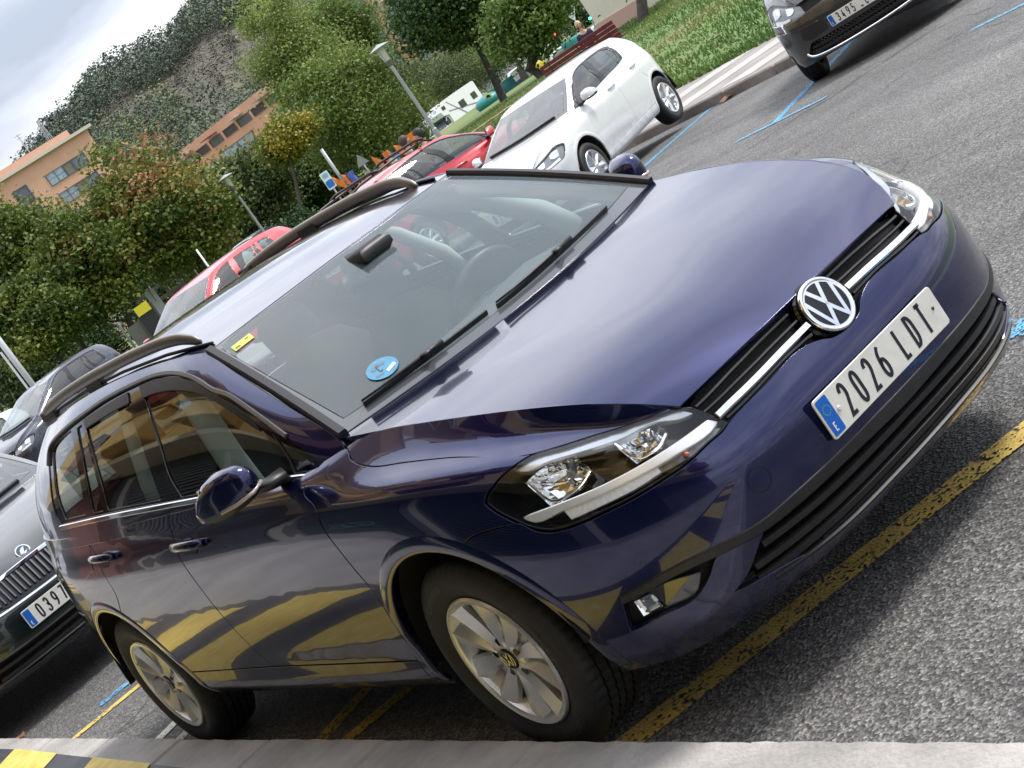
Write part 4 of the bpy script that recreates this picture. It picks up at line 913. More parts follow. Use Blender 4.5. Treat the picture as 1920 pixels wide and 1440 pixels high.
    # wheels
    for nm, x, hz in (('f', 0., .317), ('r', -2.632, .317)):
        for sd_ in (-1, 1):
            make_wheel('wheel', 2 if sd_ < 0 else 1, 10, .205, .317, .198, vw_logo, car, (x, sd_*(.772 if nm == 'f' else .760), hz), flip=sd_ > 0)
    # tyre lettering on the near front wheel
    wf = [c for c in car.children if c.name.startswith('wheel') and c.type == 'EMPTY'][0]; ty = [c for c in wf.children if c.name.startswith('tyre')][0]
    for txt, a0, sz in (('Continental', 118, .034), ('Continental', 298, .034), ('195/65 R 15', 12, .022)):
        V, F = text_mesh(txt, sz); A = np.array(V); rad = .262; t = R_(a0) - A[:, 0]/rad; r = rad + A[:, 1]
        mesh_obj('tyre_lettering', np.stack([r*np.cos(t), np.full(len(A), -.1055), r*np.sin(t)], 1), F, mat('tyre_letter', (.055, .055, .055), .5), ty)
    interior(car)
    return car
def interior(car, detail=1):
    """cabin seen through the glass"""
    mb = MB()
    sec = [(-.33, .955, .66), (-.50, .985, .70), (-.70, .985, .72), (-.84, .955, .72), (-.90, .88, .72), (-.86, .72, .70), (-.80, .45, .68)]
    V = []; n = 13
    for x, z, w in sec:
        for j in range(n): t = j/(n-1)*2-1; V.append((x, t*w, z - .03*t*t + (.028*math.exp(-((t*w-.36)/.17)**2) if x in (-.50, -.70, -.84) else 0)))
    db = mesh_obj('dashboard', V, [(i*n+j, i*n+j+1, (i+1)*n+j+1, (i+1)*n+j) for i in range(len(sec)-1) for j in range(n-1)], M_DASH, car, smooth=True)
    # steering wheel, left hand drive
    c = np.array([-.99, .36, .93]); ax = np.array([.86, 0, -.50]); ax /= np.linalg.norm(ax); a = np.array([0, 1., 0]); b = np.cross(ax, a); mb = MB()
    mb.tube([c + .182*(math.cos(t)*a + math.sin(t)*b) for t in np.linspace(0, 2*math.pi, 41)], .0155, 10, cap=False); mb.tube([c - .17*a, c, c + .17*a], [.014, .04, .014], 8); mb.tube([c, c + b*.17*(-1 if b[2] > 0 else 1)], .014, 8); mb.tube([c, c + ax*.2], .04, 10); mb.build('steering_wheel', mat('leather_black', (.03, .03, .032), .45), car, True)
    def seat(y, x, nm, wd=.50, rear=False):
        mb = MB(); back = np.array([-.30, 0, .92]); back /= np.linalg.norm(back)
        st = []
        for k, (d, hw_, th) in enumerate(((0, .23, .07), (.12, .25, .085), (.32, .245, .08), (.46, .21, .07), (.545, .15, .05), (.57, .05, .03))):
            p = np.array([x, y, .52]) + back*d; st.append((p, hw_*wd/.5, th))
        V = []; n = 20
        for p, hw_, th in st:
            for i in range(n):
                t = 2*math.pi*i/n; cc, ss = math.cos(t), math.sin(t); V.append((p[0] + th*np.sign(ss)*abs(ss)**.7 + .03*(cc**4), p[1] + hw_*np.sign(cc)*abs(cc)**.6, p[2] + .02*ss))
        F = [(k*n+i, k*n+(i+1) % n, (k+1)*n+(i+1) % n, (k+1)*n+i) for k in range(len(st)-1) for i in range(n)] + [tuple((len(st)-1)*n+i for i in range(n))]
        so = fixn(mesh_obj(nm, V, F, M_SEAT, car, smooth=True))
        p = np.array([x, y, .52]) + back*.665; mb = MB(); V = []
        for dz, hw_, th in ((-.085, .09, .035), (-.06, .125, .05), (.04, .125, .052), (.075, .10, .04), (.085, .04, .02)):
            for i in range(n):
                t = 2*math.pi*i/n; cc, ss = math.cos(t), math.sin(t); V.append((p[0] + back[0]*dz + th*np.sign(ss)*abs(ss)**.7, p[1] + hw_*np.sign(cc)*abs(cc)**.6, p[2] + dz))
        F = [(k*n+i, k*n+(i+1) % n, (k+1)*n+(i+1) % n, (k+1)*n+i) for k in range(4) for i in range(n)] + [tuple(range(n)), tuple(4*n+i for i in range(n))]
        fixn(mesh_obj('headrest', V, F, M_SEAT, so, smooth=True))
        mb = MB(); mb.tube([p - back*.14 + [0, .05, 0], p - back*.05 + [0, .05, 0]], .006, 6); mb.tube([p - back*.14 - [0, .05, 0], p - back*.05 - [0, .05, 0]], .006, 6); mb.build('headrest_posts', M_CHR, so, True)
        mb = MB(); mb.box((x+.27, y, .47), (.52, wd, .16), bev=.04); mb.build('seat_cushion', M_SEAT, so)
    for y in (.37, -.37): seat(y, -1.42, 'front_seat')
    for y in (.42, -.42): seat(y, -2.30, 'rear_seat', .56)
    mb = MB(); mb.box((-1.7, 0, .40), (2.9, 1.40, .05)); mb.build('cabin_floor', M_DARK, car)
    # headliner follows the roof
    R = Sym(Surf(roof_net(), mirror_v0=True), 1, 1); g = np.array([(u, v) for u in np.linspace(.05, 5.8, 12) for v in np.linspace(-3.9, 3.9, 13)]); X = R(g) - np.array([0, 0, .035])
    mesh_obj('headliner', X, [(i*13+j, i*13+j+1, (i+1)*13+j+1, (i+1)*13+j) for i in range(11) for j in range(12)], M_LINER, car, smooth=True)
    # rear view mirror with its stem, sun visors, pillar trims
    mb = MB(); mb.box((-.93, 0, 1.275), (.05, .245, .066), bev=.024); mb.box((-.88, 0, 1.325), (.16, .13, .06), bev=.02); mb.build('cabin_mirror', M_BLK, car, auto=50)
    G = Sym(Surf(house_net()), None, -1)
    for sg in (1, -1):
        mb = MB()
        for ln, r in (([(.35,1.2),(.4,2.5),(.4,4),(.45,5.3)], .035), ([(2.68,.6),(2.66,2),(2.66,3.5),(2.75,5.0)], .045), ([(4.36,.6),(4.3,2),(4.3,3.5),(4.4,4.6)], .03)):
            q = np.array(ln); X = G(q) - G.normal(q)*.055; X = X*[1, sg, 1]; mb.tube(X, r, 8)
        mb.build('pillar_trim', M_LINER, car, True)
        q = np.array([(u, v) for u in np.linspace(1.2, 6.5, 8) for v in (.9, .3)]); X = (G(q) - G.normal(q)*np.tile([.05, .10], 8)[:, None])*[1, sg, 1]; X[1::2, 2] -= .25
        fixn(mesh_obj('door_trim', X, [(2*i, 2*i+2, 2*i+3, 2*i+1) for i in range(7)], M_DASH, car))
# ---------------------------------------------------------------- ground
def zr(y):
    t = np.maximum(0, np.asarray(y, float) - 1.0); return -0.068*np.where(t < 1, t*t/2, t-.5)
YK, YP = 12.35, 14.6                     # far kerb, far edge of the pavement
ZK = float(zr(YK))
def zt(x, y):
    s = ((x-CAM[0])*-.841 + (y-CAM[1])*.512)/.985
    return np.interp(s, [0, 24, 40, 60, 80, 120, 200, 400, 900], [-.62, -.62, -.42, -.75, -1.2, -2.3, -3.5, -4, -4])
def gz(x, y):
    return float(zr(y)) if y < YK else (ZK+.13 if y < YP else float(zt(x, y)))
def ground_hit(px, py):
    d = ray(px, py); t = 2.0
    while t < 800:
        p = CAM + d*t
        if p[2] < gz(p[0], p[1]): return p
        t += .05 if t < 60 else .3
    return p
def asphalt():
    m = bpy.data.materials.new('asphalt'); m.use_nodes = True; nt = m.node_tree; N = nt.nodes; L = nt.links; b = N['Principled BSDF']
    tc = N.new('ShaderNodeTexCoord')
    v = N.new('ShaderNodeTexVoronoi'); v.inputs['Scale'].default_value = 105; v.inputs['Randomness'].default_value = 1; L.new(tc.outputs['Object'], v.inputs['Vector'])
    v2 = N.new('ShaderNodeTexVoronoi'); v2.inputs['Scale'].default_value = 210; L.new(tc.outputs['Object'], v2.inputs['Vector'])
    sp = N.new('ShaderNodeSeparateColor'); L.new(v.outputs['Color'], sp.inputs[0]); sp2 = N.new('ShaderNodeSeparateColor'); L.new(v2.outputs['Color'], sp2.inputs[0])
    r = N.new('ShaderNodeValToRGB'); e = r.color_ramp.elements; e[0].position = 0; e[0].color = (.022, .022, .024, 1); e[1].position = 1; e[1].color = (.40, .38, .355, 1)
    for p, c in ((.35, .078), (.62, .145), (.82, .25)): k = e.new(p); k.color = (c, c*.98, c*.95, 1)
    mm = N.new('ShaderNodeMix'); mm.data_type = 'FLOAT'; mm.inputs[0].default_value = .4; L.new(sp.outputs[0], mm.inputs[2]); L.new(sp2.outputs[1], mm.inputs[3]); L.new(mm.outputs[0], r.inputs[0])
    n = N.new('ShaderNodeTexNoise'); n.inputs['Scale'].default_value = .55; n.inputs['Detail'].default_value = 6; n.inputs['Roughness'].default_value = .65; L.new(tc.outputs['Object'], n.inputs['Vector'])
    mp = N.new('ShaderNodeMapping'); mp.inputs['Scale'].default_value = (.18, 2.2, 1); L.new(tc.outputs['Object'], mp.inputs[0]); n3 = N.new('ShaderNodeTexNoise'); n3.inputs['Scale'].default_value = 1.2; n3.inputs['Detail'].default_value = 4; L.new(mp.outputs[0], n3.inputs['Vector'])
    mr = N.new('ShaderNodeMapRange'); mr.inputs[1].default_value = .3; mr.inputs[2].default_value = .7; mr.inputs[3].default_value = .62; mr.inputs[4].default_value = 1.22; L.new(n.outputs['Fac'], mr.inputs[0])
    mr3 = N.new('ShaderNodeMapRange'); mr3.inputs[1].default_value = .35; mr3.inputs[2].default_value = .7; mr3.inputs[3].default_value = .86; mr3.inputs[4].default_value = 1.1; L.new(n3.outputs['Fac'], mr3.inputs[0])
    mu = N.new('ShaderNodeMath'); mu.operation = 'MULTIPLY'; L.new(mr.outputs[0], mu.inputs[0]); L.new(mr3.outputs[0], mu.inputs[1])
    mx = N.new('ShaderNodeVectorMath'); mx.operation = 'SCALE'; L.new(r.outputs[0], mx.inputs[0]); L.new(mu.outputs[0], mx.inputs['Scale']); L.new(mx.outputs[0], b.inputs['Base Color'])
    # dark drips and tyre marks, paler worn patches
    n4 = N.new('ShaderNodeTexNoise'); n4.inputs['Scale'].default_value = 2.3; n4.inputs['Detail'].default_value = 5; n4.inputs['Roughness'].default_value = .7; L.new(tc.outputs['Object'], n4.inputs['Vector'])
    m4 = N.new('ShaderNodeMapRange'); m4.inputs[1].default_value = .60; m4.inputs[2].default_value = .70; m4.inputs[3].default_value = 1; m4.inputs[4].default_value = .62; L.new(n4.outputs['Fac'], m4.inputs[0])
    vc = N.new('ShaderNodeTexVoronoi'); vc.feature = 'DISTANCE_TO_EDGE'; vc.inputs['Scale'].default_value = .33; vd = N.new('ShaderNodeTexNoise'); vd.inputs['Scale'].default_value = 1.7; vd.inputs['Detail'].default_value = 4; L.new(tc.outputs['Object'], vd.inputs['Vector'])
    va = N.new('ShaderNodeVectorMath'); va.operation = 'MULTIPLY_ADD'; va.inputs[1].default_value = (.9, .9, 0); L.new(vd.outputs['Color'], va.inputs[0]); L.new(tc.outputs['Object'], va.inputs[2]); L.new(va.outputs[0], vc.inputs['Vector'])
    mc = N.new('ShaderNodeMapRange'); mc.inputs[1].default_value = .0015; mc.inputs[2].default_value = .006; mc.inputs[3].default_value = .55; mc.inputs[4].default_value = 1; L.new(vc.outputs['Distance'], mc.inputs[0])
    k1 = N.new('ShaderNodeMath'); k1.operation = 'MULTIPLY'; L.new(mu.outputs[0], k1.inputs[0]); L.new(m4.outputs[0], k1.inputs[1]); k2 = N.new('ShaderNodeMath'); k2.operation = 'MULTIPLY'; L.new(k1.outputs[0], k2.inputs[0]); L.new(mc.outputs[0], k2.inputs[1]); L.new(k2.outputs[0], mx.inputs['Scale'])
    b.inputs['Roughness'].default_value = .82
    bp = N.new('ShaderNodeBump'); bp.inputs['Strength'].default_value = .8; bp.inputs['Distance'].default_value = .006; L.new(v.outputs['Distance'], bp.inputs['Height']); L.new(bp.outputs[0], b.inputs['Normal'])
    return m
def paint_line(name, col, wear=.42):
    """road paint worn through to the stones"""
    m = mat(name, col, .7, var=.18, vscale=9); nt = m.node_tree; N = nt.nodes; L = nt.links; b = N['Principled BSDF']; tc = N.new('ShaderNodeTexCoord')
    v = N.new('ShaderNodeTexVoronoi'); v.inputs['Scale'].default_value = 105; L.new(tc.outputs['Object'], v.inputs['Vector']); sp = N.new('ShaderNodeSeparateColor'); L.new(v.outputs['Color'], sp.inputs[0])
    n = N.new('ShaderNodeTexNoise'); n.inputs['Scale'].default_value = 7; n.inputs['Detail'].default_value = 5; L.new(tc.outputs['Object'], n.inputs['Vector'])
    ad = N.new('ShaderNodeMath'); ad.operation = 'MULTIPLY_ADD'; ad.inputs[1].default_value = 1.1; L.new(n.outputs['Fac'], ad.inputs[0]); L.new(sp.outputs[0], ad.inputs[2])
    mr = N.new('ShaderNodeMapRange'); mr.inputs[1].default_value = .50+wear*.6; mr.inputs[2].default_value = .62+wear*.6; mr.inputs[3].default_value = 0; mr.inputs[4].default_value = 1; L.new(ad.outputs[0], mr.inputs[0])
    tr = N.new('ShaderNodeBsdfTransparent'); mx = N.new('ShaderNodeMixShader'); L.new(mr.outputs[0], mx.inputs[0]); L.new(tr.outputs[0], mx.inputs[1]); L.new(b.outputs[0], mx.inputs[2]); L.new(mx.outputs[0], N['Material Output'].inputs[0])
    bp = N.new('ShaderNodeBump'); bp.inputs['Strength'].default_value = .5; bp.inputs['Distance'].default_value = .004; L.new(v.outputs['Distance'], bp.inputs['Height']); L.new(bp.outputs[0], b.inputs['Normal'])
    return m
M_ASPH = asphalt()
def sheet(name, xs, ys, zf, m, kind='structure'):
    X, Y = np.meshgrid(xs, ys, indexing='ij'); Z = zf(X, Y); V = np.stack([X, Y, Z], -1).reshape(-1, 3); ny = len(ys)
    i, j = np.meshgrid(np.arange(len(xs)-1), np.arange(ny-1), indexing='ij'); a = (i*ny+j).ravel(); Q = np.stack([a, a+ny, a+ny+1, a+1], 1)
    return tag(fast_mesh(name, V, Q, m, smooth=True), kind=kind)
def build_ground():
    sheet('road', np.array([-160, -60, -30, -10, 0, 10, 40]), np.concatenate([[-.95, 0, 1], np.arange(1.1, 2.1, .1), [4, 8, YK+.05]]), lambda x, y: zr(y), M_ASPH)
    M_CONC = mat('kerb_concrete', (.29, .28, .26), .85, var=.3, vscale=5, bump=.5, bscale=70, col2=(.46, .44, .415))
    # near kerb: separate stones
    kb = empty('kerb', (0, -.955, 0)); tag(kb, kind='structure'); proto = None; r = random.Random(3)
    for i in range(17):
        x = -10.4 + i*.90
        if proto is None:
            mb = MB(); mb.box((0, -.085, 0), (.892, .285, .19), bev=.014); bm = bmesh.new(); me = bpy.data.meshes.new('kerb_stone'); me.from_pydata(mb.V, [], mb.F); me.materials.append(M_CONC)
            bm.from_mesh(me); bmesh.ops.subdivide_edges(bm, edges=[e for e in bm.edges if abs(e.verts[0].co.x-e.verts[1].co.x) > .5], cuts=18, use_grid_fill=True)
            for v in bm.verts:
                if abs(v.co.x) < .44: v.co += Vector((0, r.uniform(-.003, .003), r.uniform(-.0025, .0025)))
            bm.to_mesh(me); bm.free(); proto = me
        o = bpy.data.objects.new('kerb_stone', proto); o.location = (x, r.uniform(-.003, .003), -.007 + r.uniform(-.002, .002)); o.rotation_euler = (0, 0, r.uniform(-.002, .002)); link(o, kb)
    # pavement on our side, striped band along the kerb
    M_PAVE = mat('pavement_concrete', (.30, .29, .275), .85, var=.25, vscale=2.2, bump=.3, bscale=90, col2=(.42, .405, .38))
    sheet('pavement', np.linspace(-30, 14, 12), np.array([-1.19, -2, -3.2]), lambda x, y: np.full(x.shape, .086), M_PAVE)
    sheet('forecourt', np.linspace(-40, 24, 12), np.array([-3.2, -6, -9]), lambda x, y: np.full(x.shape, .086), mat('forecourt_concrete', (.22, .21, .20), .8, var=.2, vscale=1.2))
    Y_ = mat('yellow_paint', (.62, .44, .07), .6, var=.2, vscale=13, col2=(.80, .62, .17)); K_ = mat('black_paint', (.040, .045, .055), .55, var=.3, vscale=6)
    for nm, m, z in (('black_band', K_, .0945), ('yellow_stripes', Y_, .0985)):
        V, F = [], []
        if nm == 'black_band': V = [(-16, -1.0, z), (-4.9, -1.0, z), (7, -1.36, z), (7, -1.9, z), (-16, -1.72, z)]; F = [(4, 3, 2, 1, 0)]
        else:
            for i in range(18):
                x = -16.13 + i*1.40; b = len(V); yy = lambda q: -1.0 - .030*max(0, q+4.9); V += [(x, yy(x), z), (x+.80, yy(x+.8), z), (x+.80+.45, -1.74, z), (x+.45, -1.74, z)]; F.append((b+3, b+2, b+1, b))
        tag(mesh_obj(nm, V, F, m), kind='structure')
    # road paint
    yl = paint_line('worn_yellow_line', (.66, .47, .12), .30); yl2 = paint_line('yellow_line_old', (.50, .34, .05), .30); bl = paint_line('blue_line', (.10, .36, .62), .62); wl = paint_line('old_white_line', (.5, .47, .42), .2)
    def quad(nm, P, m, dz=.005):
        V = [(x, y, float(zr(y))+dz) for x, y in P]; c = 0.5*sum(P[i][0]*P[(i+1) % 4][1]-P[(i+1) % 4][0]*P[i][1] for i in range(4)); tag(mesh_obj(nm, V, [(0, 1, 2, 3) if c > 0 else (3, 2, 1, 0)], m), kind='structure')
    def strip(nm, a, b, w, m, dz=.005):
        a, b = np.array(a, float), np.array(b, float); d = b-a; n = np.array([-d[1], d[0]])/np.linalg.norm(d)*w/2; quad(nm, [tuple(a-n), tuple(b-n), tuple(b+n), tuple(a+n)], m, dz)
    strip('yellow_bay_line', (.165, -.93), (.96, 1.0), .125, yl)
    strip('yellow_cross_line', (-1.66, -.93), (-1.86, -.1), .09, yl2); strip('yellow_cross_line', (-1.50, -.93), (-1.33, -.1), .09, yl2)
    strip('yellow_bay_line', (-4.63, -.93), (-4.44, .6), .075, yl); strip('blue_bay_line', (-4.83, -.56), (-4.74, .5), .09, bl)
    strip('white_mark', (-3.34, -.93), (-3.42, -.62), .09, wl); strip('white_mark', (-3.08, -.93), (-3.14, -.70), .09, wl)
    strip('blue_bay_line', (.22, 1.12), (2.6, 1.12), .13, bl)
    d = np.array([.50, -.866])
    for x in (-7.50, -10.35, -13.2, -16.05, -18.9, -21.75, -24.6, -27.45, -30.3):
        a = np.array([x, 8.06]); strip('blue_bay_line', tuple(a - d*4.85), tuple(a), .10, bl)
        strip('blue_bay_line', (x-.50, 8.02), (x+.62, 8.16), .10, bl, .009)
    strip('blue_bay_line', (-5.1, 8.10), (-3.6, 8.30), .10, bl)
    # far kerb with stones, pavement, grass
    kf = empty('far_kerb', (0, YK, ZK)); tag(kf, kind='structure'); mk = mat('far_kerb_stone', (.17, .15, .14), .85, var=.35, vscale=4, bump=.3, bscale=40, col2=(.30, .27, .25)); mb = MB(); mb.box((0, 0, 0), (.985, .16, .34), bev=.02); pm = None
    for i in range(42):
        if pm is None: o = mb.build('kerb_stone', mk, kf); pm = o.data
        else: o = link(bpy.data.objects.new('kerb_stone', pm), kf)
        o.location = (-42 + i*1.0, .08 + r.uniform(-.005, .005), -.04 + r.uniform(-.004, .004))
    sheet('far_pavement', np.linspace(-90, 30, 10), np.array([YK+.14, YP+.02]), lambda x, y: np.full(x.shape, ZK+.127), mat('far_pavement', (.25, .235, .22), .85, var=.2, vscale=1.5, bump=.2, bscale=60))
    pf = empty('paving_bands', (0, YK, ZK)); tag(pf, kind='structure'); mw = mat('pale_paving', (.40, .375, .345), .85, var=.12, vscale=5)
    for i in range(22):
        x = -40+i*1.6; V = [(x, .18, .1315), (x+.75, .18, .1315), (x+2.2, 2.2, .1315), (x+1.45, 2.2, .1315)]; mesh_obj('paving_band', V, [(0, 1, 2, 3)], mw, pf)
    mg = bpy.data.materials.new('grass_ground'); mg.use_nodes = True; nt = mg.node_tree; N = nt.nodes; L = nt.links; b = N['Principled BSDF']; tc = N.new('ShaderNodeTexCoord')
    n = N.new('ShaderNodeTexNoise'); n.inputs['Scale'].default_value = .22; n.inputs['Detail'].default_value = 8; n.inputs['Roughness'].default_value = .62; L.new(tc.outputs['Object'], n.inputs['Vector'])
    rp = N.new('ShaderNodeValToRGB'); e = rp.color_ramp.elements; e[0].position = .36; e[0].color = (.055, .115, .018, 1); e[1].position = .66; e[1].color = (.16, .15, .055, 1); k = e.new(.5); k.color = (.10, .165, .035, 1)
    L.new(n.outputs['Fac'], rp.inputs[0]); L.new(rp.outputs[0], b.inputs['Base Color']); b.inputs['Roughness'].default_value = .9
    xs = np.concatenate([np.linspace(-700, -130, 20), np.linspace(-120, -10, 56), np.linspace(0, 60, 8)]); ys = np.concatenate([np.linspace(YP, 60, 40), np.linspace(65, 140, 16), np.linspace(160, 700, 16)])
    sheet('park_lawn', xs, ys, zt, mg)
    sheet('far_ground', np.concatenate([np.linspace(-1200, -200, 12), np.linspace(-160, -42, 8)]), np.array([-400, -200, -60, -10, 0, 6, 10, YP]), lambda x, y: np.where(x < -60, zt(x, np.maximum(y, YP))-.05, zr(np.minimum(y, YK))-.3), mat('far_ground', (.12, .12, .11), .9, var=.2, vscale=.1))
def tone_mat(name, cols, rough=.7, trans=.0):
    """leaf colour from the per-leaf tone attribute"""
    m = bpy.data.materials.new(name); m.use_nodes = True; nt = m.node_tree; N = nt.nodes; L = nt.links; b = N['Principled BSDF']
    a = N.new('ShaderNodeAttribute'); a.attribute_name = 'tone'; r = N.new('ShaderNodeValToRGB'); e = r.color_ramp.elements
    e[0].position = cols[0][0]; e[0].color = (*cols[0][1], 1); e[1].position = cols[-1][0]; e[1].color = (*cols[-1][1], 1)
    for p, c in cols[1:-1]: k = e.new(p); k.color = (*c, 1)
    L.new(a.outputs['Fac'], r.inputs[0]); L.new(r.outputs[0], b.inputs['Base Color']); b.inputs['Roughness'].default_value = rough; b.inputs['Specular IOR Level'].default_value = .3
    if trans:
        t = N.new('ShaderNodeBsdfTranslucent'); L.new(r.outputs[0], t.inputs[0]); mx = N.new('ShaderNodeMixShader'); mx.inputs[0].default_value = trans; L.new(b.outputs[0], mx.inputs[1]); L.new(t.outputs[0], mx.inputs[2]); L.new(mx.outputs[0], N['Material Output'].inputs[0])
    return m
def build_grass():
    n = 90000; g = np.random.default_rng(11); u = g.random(n); y = YP - .05 + 24*u**1.7; x = g.uniform(-46, -9, n) - (y-YP)*.9
    z = zt(x, y); h = g.uniform(.03, .10, n)*(1 + .5*np.sin(x*1.3)*np.sin(y*1.7)); w = g.uniform(.012, .028, n); a = g.uniform(0, 2*np.pi, n); lx, ly = g.normal(0, .035, n), g.normal(0, .035, n)
    dx, dy = np.cos(a)*w, np.sin(a)*w; V = np.stack([np.stack([x-dx, y-dy, z-.01], 1), np.stack([x+dx, y+dy, z-.01], 1), np.stack([x+lx, y+ly, z+h], 1)], 1).reshape(-1, 3)
    t = np.clip(.45 + .28*np.sin(x*.55+1.7*np.sin(y*.4)) + g.normal(0, .16, n), 0, 1)
    o = fast_mesh('grass', V, np.arange(n*3).reshape(-1, 3), tone_mat('grass_blades', [(0, (.045, .10, .016)), (.45, (.105, .175, .035)), (.75, (.18, .19, .06)), (1, (.27, .23, .11))], .6, .25), attr=np.repeat(t, 3)); tag(o, kind='stuff', label='short patchy lawn grass along the far pavement', cat='grass')
    # fallen leaves
    ml = mat('dry_leaf', (.20, .10, .045), .8, var=.3, vscale=20); 
    def leaf(p, s, rz, lab):
        V = [(0, 0, .01), (.5, .18, .12), (1, 0, .05), (.72, -.42, .16), (.25, -.5, .03), (-.1, -.3, .12), (-.35, .12, .10), (.1, .42, .2), (.55, .62, .12)]
        c, s_ = math.cos(rz), math.sin(rz); V = [(s*(x*c-y*s_), s*(x*s_+y*c), s*z) for x, y, z in V]
        o = mesh_obj('fallen_leaf', V, [(0, 1, 8, 7), (0, 7, 6), (0, 6, 5, 4), (0, 4, 3), (0, 3, 2, 1)], ml, loc=p); tag(o, lab, 'leaf')
    leaf((-12.45, 12.22, float(zr(12.2))+.01), .20, .4, 'dry orange leaf lying on the asphalt against the far kerb')
    p = ground_hit(1345, 88); leaf(p, .16, 1.2, 'brown leaf on the grass nearer the kerb, left of the grey people carrier')
    p = ground_hit(1342, 72); leaf(p, .2, 2.2, 'larger brown leaf on the grass behind the white hatchback')
    leaf((-5.52, -.86, .012), .11, 2.6, 'curled brown leaf on the asphalt at the bottom left corner')
# ---------------------------------------------------------------- trees
def rot_to(d):
    d = np.array(d, float)/np.linalg.norm(d); return Vector((0, 0, 1)).rotation_difference(Vector(d)).to_matrix()
BARK = mat('bark', (.05, .042, .034), .9, var=.35, vscale=10, bump=.6, bscale=30); BARKL = mat('bark_grey', (.11, .10, .085), .9, var=.3, vscale=8, bump=.5, bscale=25)
def leaves(g, P, size, up=.35, fold=.35):
    """leaf clumps as bent quads at points P"""
    n = len(P); s = size*g.uniform(.6, 1.35, n); N = g.normal(0, 1, (n, 3)); N[:, 2] = np.abs(N[:, 2]) + up; N /= np.linalg.norm(N, axis=1, keepdims=True)
    A = np.cross(N, g.normal(0, 1, (n, 3))); A /= np.linalg.norm(A, axis=1, keepdims=True); B = np.cross(N, A); s = s[:, None]
    V = np.stack([P - A*s*.5, P - B*s*.34 + N*s*fold*.3, P + A*s*.5 - N*s*fold*.4, P + B*s*.34 + N*s*fold*.25], 1).reshape(-1, 3)
    return V, np.arange(n*4).reshape(-1, 4)
def make_tree(name, base, H, crown_c, crown_r, label, lm, n=9000, leaf=.2, trunk_r=.16, seed=0, bark=None, clumps=60, tone=(.35, .2), group=None, lean=(0, 0), shell=.62, spread=.17, top_tone=0., limbs=9):
    """tapered trunk with limbs into a crown of leaf clumps; crown centre/radii are relative to the base"""
    g = np.random.default_rng(seed); root = empty(name, base, 0, label, 'tree', group); cc = np.array(crown_c, float); cr = np.array(crown_r, float)
    mb = MB(); k = 7; top = np.array([cc[0], cc[1], cc[2]+cr[2]*.45]); pts = [np.array([lean[0]*t, lean[1]*t, 0]) + np.array([top[0]*t**1.1, top[1]*t**1.1, top[2]*t]) + np.append(g.normal(0, trunk_r*.5, 2), 0)*(t > 0) for t in np.linspace(0, 1, k)]
    mb.tube([pts[0] - [0, 0, .3]] + pts, [trunk_r*1.35, trunk_r*1.15] + list(np.linspace(trunk_r*.95, trunk_r*.22, k-1)), 9); tr = mb.build('trunk', bark or BARK, root, True)
    # clump centres inside the ellipsoid, pushed towards the shell, uneven
    D = g.normal(0, 1, (clumps, 3)); D /= np.linalg.norm(D, axis=1, keepdims=True); R = shell + (1-shell)*g.random(clumps)**.7; R *= g.uniform(.72, 1.1, clumps); CP = cc + D*R[:, None]*cr
    mb = MB(); low = [i for i in np.argsort(g.random(clumps))][:limbs]
    for i in low:
        t = np.clip((CP[i][2]-cr[2]*.35)/max(top[2], .1), .25, .85); a = np.array([np.interp(t, np.linspace(0, 1, k), [p[j] for p in pts]) for j in range(3)]); b = CP[i]; m = (a+b)/2 + np.array([0, 0, -.08*np.linalg.norm(b-a)]) + g.normal(0, .08, 3)
        mb.tube([a, m, b], [trunk_r*.42, trunk_r*.26, trunk_r*.08], 6)
    mb.build('limbs', bark or BARK, root, True)
    ci = g.integers(0, clumps, n); sz = g.uniform(.6, 1.3, clumps)*spread*cr.mean()*2; P = CP[ci] + g.normal(0, 1, (n, 3))*sz[ci][:, None]*np.array([1, 1, .62])
    V, Q = leaves(g, P, leaf); ct = g.normal(tone[0], tone[1], clumps); tn = ct[ci] + g.normal(0, .07, n) + top_tone*(P[:, 2]-cc[2])/cr[2]; tn = np.clip(tn, 0, 1)
    fast_mesh('crown', V, Q, lm, root, attr=np.repeat(tn, 4)); return root
LM_MAPLE = tone_mat('maple_leaves', [(0, (0.048, 0.081, 0.016)), (.28, (0.098, 0.144, 0.025)), (.52, (0.184, 0.213, 0.040)), (.72, (0.270, 0.247, 0.063)), (.88, (0.310, 0.172, 0.069)), (1, (0.368, 0.138, 0.092))], .55, .25)
LM_DARK = tone_mat('dark_leaves', [(0, (0.025, 0.061, 0.022)), (.5, (0.062, 0.121, 0.036)), (1, (0.133, 0.187, 0.053))], .55, .2)
LM_POPLAR = tone_mat('poplar_leaves', [(0, (0.084, 0.146, 0.031)), (.5, (0.179, 0.252, 0.058)), (1, (0.314, 0.358, 0.112))], .5, .3)
LM_YELLOW = tone_mat('yellowing_leaves', [(0, (0.054, 0.101, 0.023)), (.5, (0.186, 0.202, 0.031)), (1, (0.403, 0.310, 0.046))], .55, .2)
LM_OLIVE = tone_mat('shrub_leaves', [(0, (0.051, 0.086, 0.031)), (.5, (0.102, 0.145, 0.051)), (1, (0.205, 0.222, 0.086))], .6, .2)
def tree_at(name, px, py, dist, rpx, ratio, label, lm, base_z=None, **kw):
    """crown centred on a point of the view at a given distance; rpx = crown radius in photo pixels"""
    c = at(px, py, dist); s = dist/FPX; r = rpx*s; zb = gz(c[0], c[1]) if base_z is None else base_z; lean = kw.pop('off', (0, 0))
    base = np.array([c[0]+lean[0], c[1]+lean[1], zb]); cc = c - base
    return make_tree(name, tuple(base), c[2]-zb+r, cc, (r, r, r*ratio), label, lm, **kw)
